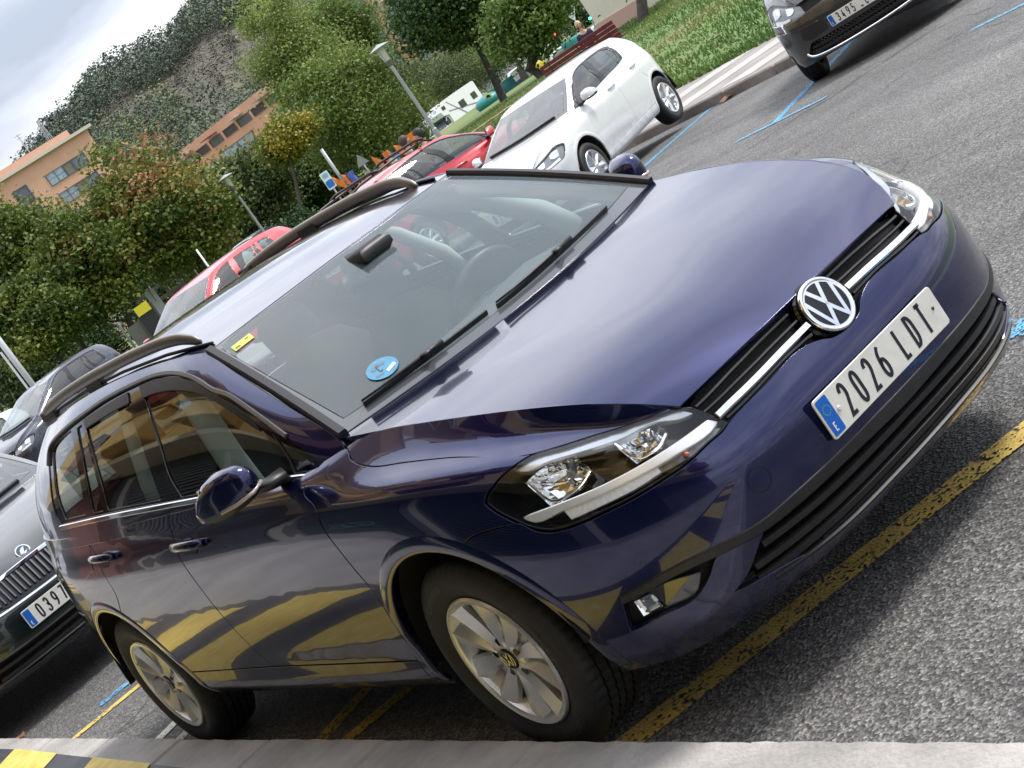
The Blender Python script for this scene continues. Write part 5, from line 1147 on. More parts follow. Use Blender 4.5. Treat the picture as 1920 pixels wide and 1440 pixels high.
def build_trees():
    gp = 'maples at the car park edge'
    tree_at('maple_tree', 300, 395, 62, 128, 1.05, 'broad maple turning brown at its right side, in front of the orange buildings', LM_MAPLE, n=28900, leaf=0.178, seed=1, clumps=95, tone=(.42, .24), trunk_r=.15, spread=.105, group=gp)
    tree_at('maple_tree', 165, 500, 60, 95, 1.2, 'yellow-green maple between the brown maple and the left edge', LM_MAPLE, n=20400, leaf=0.170, seed=2, clumps=75, tone=(.36, .16), trunk_r=.14, spread=.105, group=gp)
    tree_at('maple_tree', 40, 492, 62, 98, 1.2, 'dark green maple at the left edge below the flat-roofed building', LM_MAPLE, n=23800, leaf=0.170, seed=3, clumps=80, tone=(.24, .15), trunk_r=.15, spread=.105, group=gp)
    tree_at('maple_tree', 60, 600, 58, 95, .8, 'low maple with drooping green foliage above the navy car', LM_MAPLE, n=18700, leaf=0.163, seed=4, clumps=60, tone=(.25, .14), trunk_r=.12, spread=.115, group=gp)
    tree_at('dark_shrub', 60, 690, 66, 95, .8, 'dark thicket low behind the white lamp post at the left edge', LM_OLIVE, n=15300, leaf=0.163, seed=5, clumps=60, tone=(.3, .2), trunk_r=.1, spread=.17)
    tree_at('dark_shrub', 170, 655, 70, 60, .8, 'shaded bush at the foot of the maples above the navy car', LM_DARK, n=8500, leaf=0.148, seed=25, clumps=40, tone=(.3, .2), trunk_r=.1, spread=.17)
    tree_at('linden_tree', 452, 372, 80, 95, 1.0, 'grey-green tree behind the lamp beside the brown maple', LM_OLIVE, n=23800, leaf=0.192, seed=6, clumps=80, tone=(.5, .2), trunk_r=.18, spread=.105)
    tree_at('linden_tree', 590, 345, 84, 85, .85, 'dark leafy tree behind the blue bus stop sign', LM_DARK, n=17000, leaf=0.192, seed=7, clumps=60, tone=(.45, .2), trunk_r=.16, spread=.115)
    tree_at('yellow_tree', 535, 262, 72, 62, .62, 'small tree with yellow-green top left of the tall bright tree', LM_YELLOW, n=11050, leaf=0.148, seed=8, clumps=50, tone=(.5, .26), trunk_r=.11, spread=.115, off=(1.2, -2.2))
    tree_at('poplar_tree', 655, 205, 76, 118, 1.0, 'lower leafy half of the bright green trees beside the tall lamp', LM_POPLAR, n=27200, leaf=0.148, seed=9, clumps=95, tone=(.42, .22), trunk_r=.2, spread=.105)
    tree_at('poplar_tree', 545, 90, 78, 75, 1.75, 'tall pale green tree rising past the top edge against the sky', LM_POPLAR, n=25500, leaf=0.141, seed=10, clumps=90, tone=(.58, .2), trunk_r=.2, spread=.105, base_z=-1.2)
    tree_at('poplar_tree', 640, 80, 84, 78, 1.25, 'olive green tall tree behind the lamp head', LM_POPLAR, n=22100, leaf=0.148, seed=11, clumps=80, tone=(.30, .2), trunk_r=.2, spread=.115, base_z=-1.2)
    tree_at('poplar_tree', 735, 235, 82, 70, .8, 'low green branches left of the white motorhome', LM_POPLAR, n=13600, leaf=0.141, seed=12, clumps=55, tone=(.30, .18), trunk_r=.14, spread=.115)
    b = ground_hit(945, 188)
    tree_at('maple_tree', 850, -5, 74, 120, .78, 'dark green maple with a thin leaning trunk right of the lamp', LM_DARK, n=28900, leaf=0.185, seed=13, clumps=95, tone=(.42, .2), trunk_r=.17, spread=.105, off=tuple((b - at(850, -5, 74))[:2]))
    b = ground_hit(1018, 142)
    tree_at('park_tree', 985, 30, (b-CAM) @ F_, 72, .95, 'bright green park tree with thick leaning trunk left of the red bench', LM_POPLAR, n=18700, leaf=0.178, seed=14, clumps=70, tone=(.22, .18), trunk_r=.24, spread=.15, off=tuple((b - at(985, 30, (b-CAM) @ F_))[:2]))
    tree_at('park_tree', 950, 60, 100, 55, 1.0, 'second thick trunk behind the bright park tree', LM_POPLAR, n=8500, leaf=0.178, seed=15, clumps=40, tone=(.25, .18), trunk_r=.26, spread=.16, off=(1., -1.5))
    b = ground_hit(1206, 38)
    tree_at('park_tree', 1185, -230, 52, 160, .8, 'dark slim trunk on the lawn beside the cream wall', LM_DARK, n=15300, leaf=0.148, seed=16, clumps=70, tone=(.4, .2), trunk_r=.16, spread=.16, off=tuple((b - at(1185, -230, 52))[:2]))
    tree_at('park_tree', 1065, 5, 150, 75, .8, 'dark distant tree behind the traffic sign at the top edge', LM_OLIVE, n=10200, leaf=0.296, seed=17, clumps=50, tone=(.3, .2), trunk_r=.3, spread=.17)
    tree_at('round_bush', 860, 140, 158, 58, .85, 'grey-green bush left of the teal bottle bank', LM_OLIVE, n=11900, leaf=0.178, seed=18, clumps=55, tone=(.45, .2), trunk_r=.12, spread=.16)
    tree_at('round_bush', 800, 150, 162, 50, 1.0, 'olive bush behind the motorhome', LM_OLIVE, n=10200, leaf=0.178, seed=19, clumps=50, tone=(.55, .2), trunk_r=.12, spread=.16)
    tree_at('round_bush', 905, 105, 165, 45, 1.0, 'darker bush under the leaning maple', LM_OLIVE, n=8500, leaf=0.192, seed=20, clumps=45, tone=(.25, .18), trunk_r=.12, spread=.16)
    tree_at('round_bush', 560, 440, 66, 45, .7, 'dark undergrowth below the bus stop sign', LM_DARK, n=5950, leaf=0.148, seed=26, clumps=30, tone=(.3, .2), trunk_r=.08, spread=.17)
    for i, (px, py, rr, lab) in enumerate(((275, 560, 55, 'dark hedge clump behind the yellow label container'), (350, 535, 60, 'dark hedge clump between the maple trunk and the stone railing'), (430, 490, 60, 'dark hedge clump below the brown maple, left of the lamp foot'), (500, 450, 55, 'dark hedge clump right of the lamp foot behind the red hatchback'))):
        tree_at('dark_shrub', px, py, 92, rr, .75, lab, LM_DARK, n=6000, leaf=.19, seed=40+i, clumps=45, tone=(.3, .2), trunk_r=.08, spread=.17, group='hedge behind the parked cars')
# ---------------------------------------------------------------- hill
def build_hill():
    c = CAM.copy()
    azs = np.radians(np.linspace(120, 166, 70)); rs = np.array([300, 360, 420, 480, 540, 600, 660, 760])
    def height(az, r):
        el = np.interp(np.degrees(az), [120, 138, 146, 150, 154, 156, 159, 166], [3.0, 4.4, 5.3, 5.45, 5.4, 5.1, 3.6, 2.2]); top = 600*np.tan(np.radians(el)) + 1.7
        t = np.clip((r-300)/300, 0, 1); h = top*(.05 + .95*(t**.8)) - 4*(1-t); return np.where(r > 600, h - (r-600)*.3, h) + 1.5*np.sin(az*90+r*.02)
    A, Rr = np.meshgrid(azs, rs, indexing='ij'); X, Y = c[0]+Rr*np.cos(A), c[1]+Rr*np.sin(A); Z = height(A, Rr); V = np.stack([X, Y, Z], -1).reshape(-1, 3); nj = len(rs)
    i, j = np.meshgrid(np.arange(len(azs)-1), np.arange(nj-1), indexing='ij'); a = (i*nj+j).ravel(); Q = np.stack([a, a+1, a+nj+1, a+nj], 1)
    m = mat('hill_scrub', (.072, .066, .048), .95, var=.3, vscale=.03, col2=(.10, .092, .062)); tag(fast_mesh('hill', V, Q, m, smooth=True), kind='structure')
    g = np.random.default_rng(5); P = []; T = []; S_ = []
    def grove(n, az0, az1, r0, r1, tone, sz, hgt):
        az = np.radians(g.uniform(az0, az1, n)); r = g.uniform(r0, r1, n); z = height(az, r)
        for k in range(n):
            q = 170 if hgt > 3 else 22; h = hgt*g.uniform(.6, 1.3); D = g.normal(0, 1, (q, 3)); D /= np.linalg.norm(D, axis=1, keepdims=True)
            P.append(np.array([c[0]+r[k]*np.cos(az[k]), c[1]+r[k]*np.sin(az[k]), z[k]+h*.5]) + D*np.array([h*.42, h*.42, h*.5])*g.uniform(.75, 1, (q, 1))); T.append(np.full(q, np.clip(tone + g.normal(0, .16), 0, 1)) + g.normal(0, .05, q)); S_.append(np.full(q, sz*h*(.088 if hgt > 3 else .26)))
    grove(900, 140, 158, 515, 612, .30, 1., 8.5); grove(120, 152.6, 157, 330, 450, .66, 1., 7.5); grove(45, 149.8, 153, 330, 380, .45, 1., 7.)
    P = np.concatenate(P); T = np.concatenate(T); S_ = np.concatenate(S_); V, Qd = leaves(g, P, 1.0, .6, .2)
    V = (V.reshape(-1, 4, 3) - P[:, None])*S_[:, None, None] + P[:, None]
    fm = tone_mat('hazed_forest', [(0, (.075, .098, .080)), (.4, (.100, .130, .095)), (.7, (.14, .175, .09)), (1, (.17, .205, .09))], .8)  # tones lightened and blued to put distance haze into the leaves
    o = fast_mesh('hill_forest', V.reshape(-1, 3), Qd, fm, attr=np.repeat(np.clip(T, 0, 1), 4)); tag(o, 'dark wood covering the ridge behind the orange buildings', 'forest', kind='stuff')
    P, T, S_ = [], [], []; grove(2600, 141, 157, 380, 535, .5, 1., 2.2); P = np.concatenate(P); T = np.concatenate(T); S_ = np.concatenate(S_); V, Qd = leaves(g, P, 1.0, 2.4, .1); V = (V.reshape(-1, 4, 3) - P[:, None])*S_[:, None, None] + P[:, None]
    bm_ = tone_mat('dry_brush', [(0, (.060, .060, .042)), (.5, (.078, .074, .054)), (1, (.085, .095, .052))], .9)
    tag(fast_mesh('hill_brush', V.reshape(-1, 3), Qd, bm_, attr=np.repeat(np.clip(T, 0, 1), 4)), 'bare brown brush on the open flank of the hill', 'brush', kind='stuff')
    # two little houses and a ledge on the hill
    for px, py, d, w, h, lab, colr in ((458, 106, 470, 4.5, 3.5, 'tiny pink house alone on the brown hillside', (.50, .24, .17)), (487, 90, 480, 7, 4.0, 'small stone house at the edge of the tall tree on the hillside', (.36, .26, .20))):
        p = at(px, py, d); r_ = empty('hill_house', tuple(p), .9, lab, 'house'); mb = MB(); mb.box((0, 0, 0), (w, w, h)); mb.build('wall', mat('hill_wall_%d' % px, colr, .9), r_); mb = MB(); mb.add([(-w*.56, -w*.56, h/2), (w*.56, -w*.56, h/2), (w*.56, w*.56, h/2), (-w*.56, w*.56, h/2), (-w*.56, 0, h*.85), (w*.56, 0, h*.85)], [(0, 1, 5, 4), (2, 3, 4, 5), (0, 4, 3), (1, 2, 5), (3, 2, 1, 0)]); mb.build('roof', mat('hill_tiles', (.45, .18, .11), .9), r_)
# ---------------------------------------------------------------- buildings
M_ORANGE = mat('orange_render', (.57, .335, .225), .9, var=.05, vscale=.6); M_GREYCLAD = mat('grey_cladding', (.20, .21, .22), .6); M_SHUT = mat('blue_shutter', (.13, .155, .20), .5, var=.1, vscale=3); M_OLIVEP = mat('olive_panel', (.16, .15, .11), .6); M_FR = mat('window_frame_grey', (.10, .11, .13), .5); M_PANE = mat('far_pane', (.28, .36, .42), .08, .2, var=.2, vscale=1.5); M_PARA = mat('pale_cornice', (.52, .48, .42), .8)
def flat_block(name, pA, pB, depth, z0, z1, label, wall, windows, extra=None, storey=3.0, cornice=True):
    """block whose front runs from pA to pB (xy); windows: (s0, s1, z, h, kind)"""
    a, b = np.array(pA, float), np.array(pB, float); L_ = np.linalg.norm(b-a); ex = (b-a)/L_; rz = math.atan2(ex[1], ex[0]); root = empty(name, (a[0], a[1], z0), rz, label, 'building')
    mb = MB(); mb.box((L_/2, depth/2, (z1-z0)/2), (L_, depth, z1-z0)); mb.build('wall', wall, root)
    if cornice: mb = MB(); mb.box((L_/2, depth/2, z1-z0+.2), (L_+1.4, depth+1.4, .42)); mb.build('cornice', M_PARA, root)
    for s0, s1, z, h, kind in windows:
        w = s1-s0; mb = MB(); m = {'glass': M_PANE, 'shutter': M_SHUT, 'olive': M_OLIVEP, 'dark': M_FR, 'balcony': mat('balcony_shade', (.06, .05, .05), .8)}[kind]
        for q in ((s0+.05, 0), (s1-.05, 0)): mb.box((q[0], -.06, z+h/2), (.10, .16, h))
        mb.box(((s0+s1)/2, -.06, z+.05), (w-.2, .16, .10)); mb.box(((s0+s1)/2, -.06, z+h-.05), (w-.2, .16, .10))
        if kind == 'glass': mb.box(((s0+s1)/2, -.05, z+h/2), (.09, .12, h-.2))
        fr = mb.build('window', M_FR, root); m2 = MB(); m2.box(((s0+s1)/2, -.01, z+h/2), (w-.2, .06, h-.2)); m2.build('pane', m, fr)
        if kind == 'glass': m3 = MB(); m3.box(((s0+s1)/2-w*.25+.02, -.045, z+h/2), (w*.5-.2, .04, .06)); m3.box(((s0+s1)/2+w*.25-.02, -.045, z+h/2), (w*.5-.2, .04, .06)); m3.build('glazing_bar', M_FR, fr)
    return root
def build_buildings():
    # left block: front from the corner (155,238) to the left; distance 230
    c1 = at(158, 238, 232); c0 = at(-60, 352, 222); ztop = c1[2]-.4
    wins = []; L_ = np.linalg.norm((c1-c0)[:2])
    for k in range(6):
        z = (ztop+6) - 4.0 - k*3.0
        for base in (L_-9.6,):
            wins += [(base+5.0, base+7.2, z, 1.7, 'shutter'), (base+3.5, base+4.95, z, 1.7, 'olive'), (base+.6, base+3.45, z, 1.7, 'glass')]
        wins += [(L_-14.2, L_-11.9, z-.3, 2.4, 'dark'), (L_-20.5, L_-17.5, z, 1.7, 'shutter')]
    b = flat_block('apartment_block', c0[:2], c1[:2], 14, -6, ztop, 'orange flat-roofed block with shuttered windows at the left edge', M_ORANGE, wins)
    # roof terrace, attic storey and antenna
    zt_ = ztop+6; mb = MB(); mb.box((L_-14, 7, zt_+1.0), (26, 8, 1.2)); mb.build('attic', M_ORANGE, b)
    mb = MB(); mb.box((L_-24, 6, zt_+1.7), (7, 6, 2.6)); mb.build('roof_pavilion', M_OLIVEP, b)
    for x, h in ((L_-6.5, 3.2), (L_-12, 2.0), (L_-15, 3.6), (L_-17.5, 1.6)):
        mb = MB(); mb.tube([(x, 5, zt_+1.5), (x, 5, zt_+1.5+h)], .07, 6); mb.box((x, 5, zt_+1.3+h), (1.1, .08, .08)); mb.box((x, 5, zt_+.9+h), (.8, .08, .08)); mb.build('roof_aerial', mat('aerial_grey', (.35, .36, .38), .5), b)
    # pylon beyond the roof
    p = at(95, 262, 300); r_ = empty('lattice_pylon', (p[0], p[1], p[2]-8), 0, 'small lattice mast standing behind the roof of the left block', 'mast'); mb = MB(); h = 12
    for sx, sy in ((-1, -1), (1, -1), (1, 1), (-1, 1)): mb.tube([(sx*.9, sy*.9, 0), (sx*.12, sy*.12, h)], .07, 5)
    for k in range(6):
        z = k*2.; w = .9-.78*z/h; mb.box((0, 0, z), (2*w, .07, .07)); mb.box((0, 0, z), (.07, 2*w, .07))
    mb.box((0, 0, h-1), (3.2, .08, .1)); mb.box((0, 0, h-2.6), (2.6, .08, .1)); mb.build('lattice', mat('mast_steel', (.42, .43, .45), .5, .4), r_)
    # middle long block
    c0 = at(318, 298, 255); c1 = at(560, 92, 230); ztop = c0[2]; c1z = c1[2]; L_ = np.linalg.norm((c1-c0)[:2]); wins = []
    zt_ = ztop+6
    for k in range(6):
        z = zt_ - 5.6 - k*3.0; wins += [(L_*.30, L_*.52, z, 1.8, 'glass'), (L_*.66, L_*.83, z, 1.8, 'glass'), (L_*.88, L_*.96, z, 1.6, 'dark'), (L_*.10, L_*.22, z, 1.6, 'glass')]
    wins += [(L_*(.06+i*.105), L_*(.06+i*.105+.085), zt_-2.6, 1.2, 'balcony' if i % 2 else 'dark') for i in range(9)]
    b = flat_block('apartment_block', c0[:2], c1[:2], 16, -6, ztop, 'long orange block with a strip of top floor terraces under the hill', M_ORANGE, wins, cornice=False)
    for i in range(5): mb = MB(); mb.box((L_*(.12+i*.19), -.9, zt_-1.0), (L_*.07, 1.6, .12)); mb.build('awning', mat('awning_mix_%d' % (i % 3), ((.30, .32, .34), (.16, .05, .09), (.5, .5, .48))[i % 3], .8), b)
    # third block behind the tall trees, brick and grey bays
    c0 = at(655, 30, 200); c1 = at(775, -30, 196); wins = []; L_ = np.linalg.norm((c1-c0)[:2]); zz = at(700, -20, 198)[2]+6
    for k in range(6): z = 2.+k*3; wins += [(L_*.05, L_*.25, z, 1.7, 'shutter'), (L_*.5, L_*.68, z, 1.6, 'glass'), (L_*.76, L_*.95, z, 1.6, 'shutter')]
    b = flat_block('apartment_block', c0[:2], c1[:2], 14, -5, zz, 'brick-orange block glimpsed behind the lamp at the top edge', M_ORANGE, wins)
    mb = MB(); mb.box((L_*.15, -.4, (zz+5)/2), (L_*.3, .7, zz+5-.6)); mb.build('grey_bay', M_GREYCLAD, b)
    for k in range(6): mb = MB(); mb.box((L_*.72, -.7, 1.6+k*3.), (L_*.5, 1.2, .25)); mb.build('balcony_slab', M_PARA, b)
    c0 = at(900, 160, 190); c1 = at(985, 110, 185); b = flat_block('low_block', c0[:2], c1[:2], 10, -4, 6.5, 'low grey and orange building behind the thin leaning trunk', mat('grey_render', (.33, .33, .34), .85), [(1, 2.5, 5.5, 1.6, 'dark'), (3.2, 5, 5.5, 1.6, 'glass')], cornice=False)
    mb = MB(); mb.box((4.0, -.15, 8.5), (3.0, .3, 3.6)); mb.build('orange_panel', M_ORANGE, b)
    # small orange hut behind the maples
    p = at(192, 640, 74); p0 = at(168, 650, 74); r_ = flat_block('small_hut', p0[:2], at(216, 640, 76)[:2], 3, -1.3, .75, 'little orange and grey hut seen under the maples', mat('hut_orange', (.62, .32, .19), .9), [(.3, .9, .6, .9, 'dark')], cornice=False)
    # cream wall at the top
    a = at(1092, 8, 60); b_ = at(1180, -30, 57); zb = gz(a[0], a[1]); r_ = flat_block('cream_pavilion', a[:2], b_[:2], 4, zb, 5.5, 'cream painted wall corner with pink base at the top edge', mat('cream_render', (.66, .60, .50), .85, var=.04, vscale=2), [], cornice=False)
    L_ = np.linalg.norm((b_-a)[:2]); mb = MB(); mb.box((L_/2, -.02, .28), (L_+.06, .06, .56)); mb.build('plinth', mat('pink_plinth', (.52, .33, .27), .9), r_)
    # low white vehicles hall / fence row behind the trees
    for i, (px, py) in enumerate(((590, 372), (572, 385), (558, 402), (606, 360))):
        pass
# ---------------------------------------------------------------- the house behind the photographer (seen only mirrored in the blue car)
def build_near_house():
    y0 = -4.1; OCH = mat('ochre_render', (.50, .33, .11), .85, var=.08, vscale=1.2); GRY = mat('grey_ground_floor', (.07, .07, .075), .8, var=.15, vscale=1.5); BRK = mat('red_brick', (.17, .07, .055), .85, var=.2, vscale=3)
    root = empty('near_house', (0, y0, 0), 0, 'ochre apartment house with balconies and roller shutters, mirrored in the side of the blue car', 'building')
    mb = MB(); mb.box((-8, -2, 1.65), (40, 4, 3.3)); mb.build('ground_floor', GRY, root)
    mb = MB(); mb.box((-8, -1.55, 8.0), (40, 5.0, 9.2), bev=.05); mb.build('upper_floors', OCH, root)
    mb = MB(); mb.box((-8, -1.45, 3.36), (40.2, 5.2, .22)); mb.build('soffit_band', mat('pale_soffit', (.56, .48, .32), .8), root)
    for i, x in enumerate((-9.4, -5.4, -1.3, 2.9)):
        w = 3.2; mb = MB()
        for k in range(26): mb.box((x, .05, .16+k*.105), (w, .05, .082), bev=.02)
        sh = mb.build('roller_shutter', mat('shutter_steel', (.05, .062, .068), .35, .5), root); tag(sh, kind='stuff')
        if i == 1:
            V, F = text_mesh('GEL', .55); mesh_obj('painted_tag', place(V, (x-.2, .085, .62), (-1, 0, 0), (0, 0, 1), (0, 1, 0)), F, mat('teal_spray', (.05, .22, .17), .6), sh)
        mb = MB(); mb.box((x-w/2-.25, .06, 1.5), (.3, .12, 3.0)); mb.build('pier', mat('pale_pier', (.30, .29, .26), .8), root)
    for i, x in enumerate((-14, -10.2, -6.4, -2.6, 1.2, 5.0, 8.8)):
        for z in (3.75, 6.55, 9.4):
            m = OCH if (i+int(z)) % 3 else BRK
            mb = MB(); mb.box((x, 1.25, z+.5), (2.3, .75, 1.05), bev=.03); mb.box((x, 1.27, z+1.06), (2.4, .85, .08), bev=.02); b = mb.build('balcony', m, root)
            mb = MB(); mb.box((x, .99, z+1.65), (1.9, .06, 1.2)); mb.build('window', M_PANE, root); mb = MB(); mb.box((x, 1.0, z+2.3), (2.1, .12, .12)); mb.box((x-1.0, 1.0, z+1.65), (.1, .1, 1.3)); mb.box((x+1.0, 1.0, z+1.65), (.1, .1, 1.3)); mb.build('window_frame', M_PARA, root)
    mb = MB(); mb.box((-14.5, .1, 1.6), (4.5, .3, 3.2)); mb.build('brick_front', BRK, root)
# ---------------------------------------------------------------- the other cars
def remap(xs, xd, ys=1., zs=1., zl=0., ztop=None):
    def f(P):
        P = np.array(P, float); P[..., 0] = np.interp(P[..., 0], xs, xd); P[..., 1] = P[..., 1]*ys
        z = P[..., 2]*zs + zl
        if ztop: z = np.where(P[..., 2] > .95, (P[..., 2]-.95)*ztop + .95*zs + zl, z)
        P[..., 2] = z; return P
    return f
def simple_lamps(S, car, res=.05):
    O = S.O
    for sd_ in (1, -1):
        fl = (lambda D: D) if sd_ > 0 else flipdata
        hl = obj_data('headlamp', fl(panel_data(O, LN['lamp'], thick=0, gap=.004, off=-.002, res=res)), M_LENS, car)
        obj_data('lamp_housing', fl(panel_data(O, LN['lamp'], thick=0, gap=.003, off=-.03, res=res)), mat('lamp_shell', (.22, .225, .23), .25, .6), hl)
        for nm in ('lamp_ref1', 'lamp_ref2'): obj_data('reflector', fl(panel_data(O, LN[nm], thick=.02, gap=0, off=-.02, res=res)), mat('reflector_bright', (.75, .76, .76), .15, .9), hl)
        obj_data('indicator', fl(panel_data(O, LN['lamp_drl'], thick=.01, gap=0, off=-.014, res=res)), M_DRL, hl)
def build_car(name, loc, hdg, label, cat, P, morph, arch, shell, hatch=False, plate=None, res=.06, group=None, front='golf', ws=1., zs=1., seats=True, wheel_y=.765, wheel_r=.31, plate_rear=None, spec_extra=None, mirrors=True):
    S = Car(morph); O, H, W = S.O, S.H, S.W; car = empty(name, loc, R_(hdg), label, cat, group)
    spec = dict(arch=arch, shell=shell, res=res, hatch=hatch, ws=ws, zs=zs, fog=0, edge=.003); spec.update(spec_extra or {})
    out = shape_body(S, P, car, spec); simple_lamps(S, car, res)
    def gpan(nm, P_, m, par=car, **k): return panel(nm, O, P_, m, par, res=res, **k)
    gr = gpan('grille', mirror_pts([(0,10),(.9,10),(1.9,9.9),(2.93,8.3),(2.62,6.2)] + [(u, v) for u, v in BUMP_TOP[::-1][1:]]), M_DARK, thick=0, off=-.03, gap=-.004)
    if front == 'golf':
        for v0 in (7.0, 8.2):
            V, F = ribbon(O, [(u, v0 - .15*abs(u)) for u in np.linspace(-2.6, 2.6, 9)], .010, -.002, .006); mesh_obj('grille_bar', V, F, M_CHR if v0 < 8 else M_BLK, gr)
    mb = MB(); c = O(np.array([0, 6.9])); n_ = O.normal(np.array([0, 6.9]))
    if front == 'golf': capsule_disc(mb, c - n_*.02, n_, .062, .036, 24, .004); mb.build('badge', M_CHR, gr, auto=40)
    lg = gpan('lower_grille', mirror_pts(LGR), M_DARK, thick=0, off=-.04, gap=-.005)
    for v in (2.2, 1.5):
        V, F = ribbon(O, [(u, v-.02*abs(u)) for u in np.linspace(-3.2, 3.2, 9)], .012, -.012, .012); mesh_obj('lower_slat', V, F, M_BLK, lg)
    if plate:
        p = O(np.array([0, 3.9 if front != 'citroen' else 3.75])); make_plate(plate, car, (p[0]+.012, 0, p[2]), (1, 0, 0), (0, 1, 0), 1, plain=plate.startswith('NA'))
    if plate_rear:
        p = O(np.array([22, 5.8])); make_plate(plate_rear, car, (p[0]-.015, 0, p[2]), (-1, 0, 0), (0, -1, 0), 1, plain=plate_rear.startswith('NA'))
    for x, y in ((arch[0], -wheel_y*ws), (arch[0], wheel_y*ws), (arch[3], -wheel_y*ws), (arch[3], wheel_y*ws)):
        make_wheel('wheel', 1, 10, .205, wheel_r, .19, None, car, (x, y, wheel_r), flip=y > 0)
    for sg in (1, -1):
        for u0, u1, v0, v1, par in ((12.42, 11.86, 7.72, 7.66, 'f'), (14.62, 14.06, 8.02, 7.96, 'r')):
            p0, p1 = O(np.array([u0, v0])), O(np.array([u1, v1])); n0 = O.normal(np.array([u0, v0])); mb = MB(); mb.tube([np.array(q)*[1, sg, 1] for q in (p0, p0+(p1-p0)*.15+n0*.03, p0+(p1-p0)*.85+n0*.03, p1)], .014, 8); mb.build('door_handle', P, out['door_'+par][0 if sg > 0 else 1], True)
        if mirrors:
            m0 = morph(np.array([-.6, -.95, 1.04])); mr = mirror_unit(car, P, -sg, ox=m0[0]+.6, oz=m0[2]-1.04, ws=abs(m0[1])/.95)
    if seats:
        mb = MB(); mb.box((-.62, 0, .93*zs), (.5, 1.3*ws, .10), bev=.03); mb.build('dashboard', M_DASH, car)
        for x in (-1.42, -2.25):
            for y in (.36*ws, -.36*ws):
                mb = MB(); mb.box((x-.12, y, .80*zs), (.16, .46, .55), bev=.05); so = mb.build('seat', M_SEAT, car); mb = MB(); mb.box((x-.2, y, 1.17*zs), (.1, .24, .16), bev=.04); mb.build('headrest', M_SEAT, so)
        mb = MB(); c = np.array([-.97, .36*ws, .95*zs]); ax = np.array([.86, 0, -.5]); b = np.cross(ax, [0, 1, 0]); mb.tube([c + .18*(math.cos(t)*np.array([0, 1, 0]) + math.sin(t)*b) for t in np.linspace(0, 6.283, 25)], .015, 8, cap=False); mb.build('steering_wheel', M_BLK, car, True)
    V, F = ribbon(W, [(.30, v) for v in np.linspace(3.3, -3.0, 9)], .012, .01, .012); mesh_obj('wiper', V, F, M_BLK, car)
    return car, S, out
GX = [-3.52, -2.632, -1.069, -.343, 0, .885]
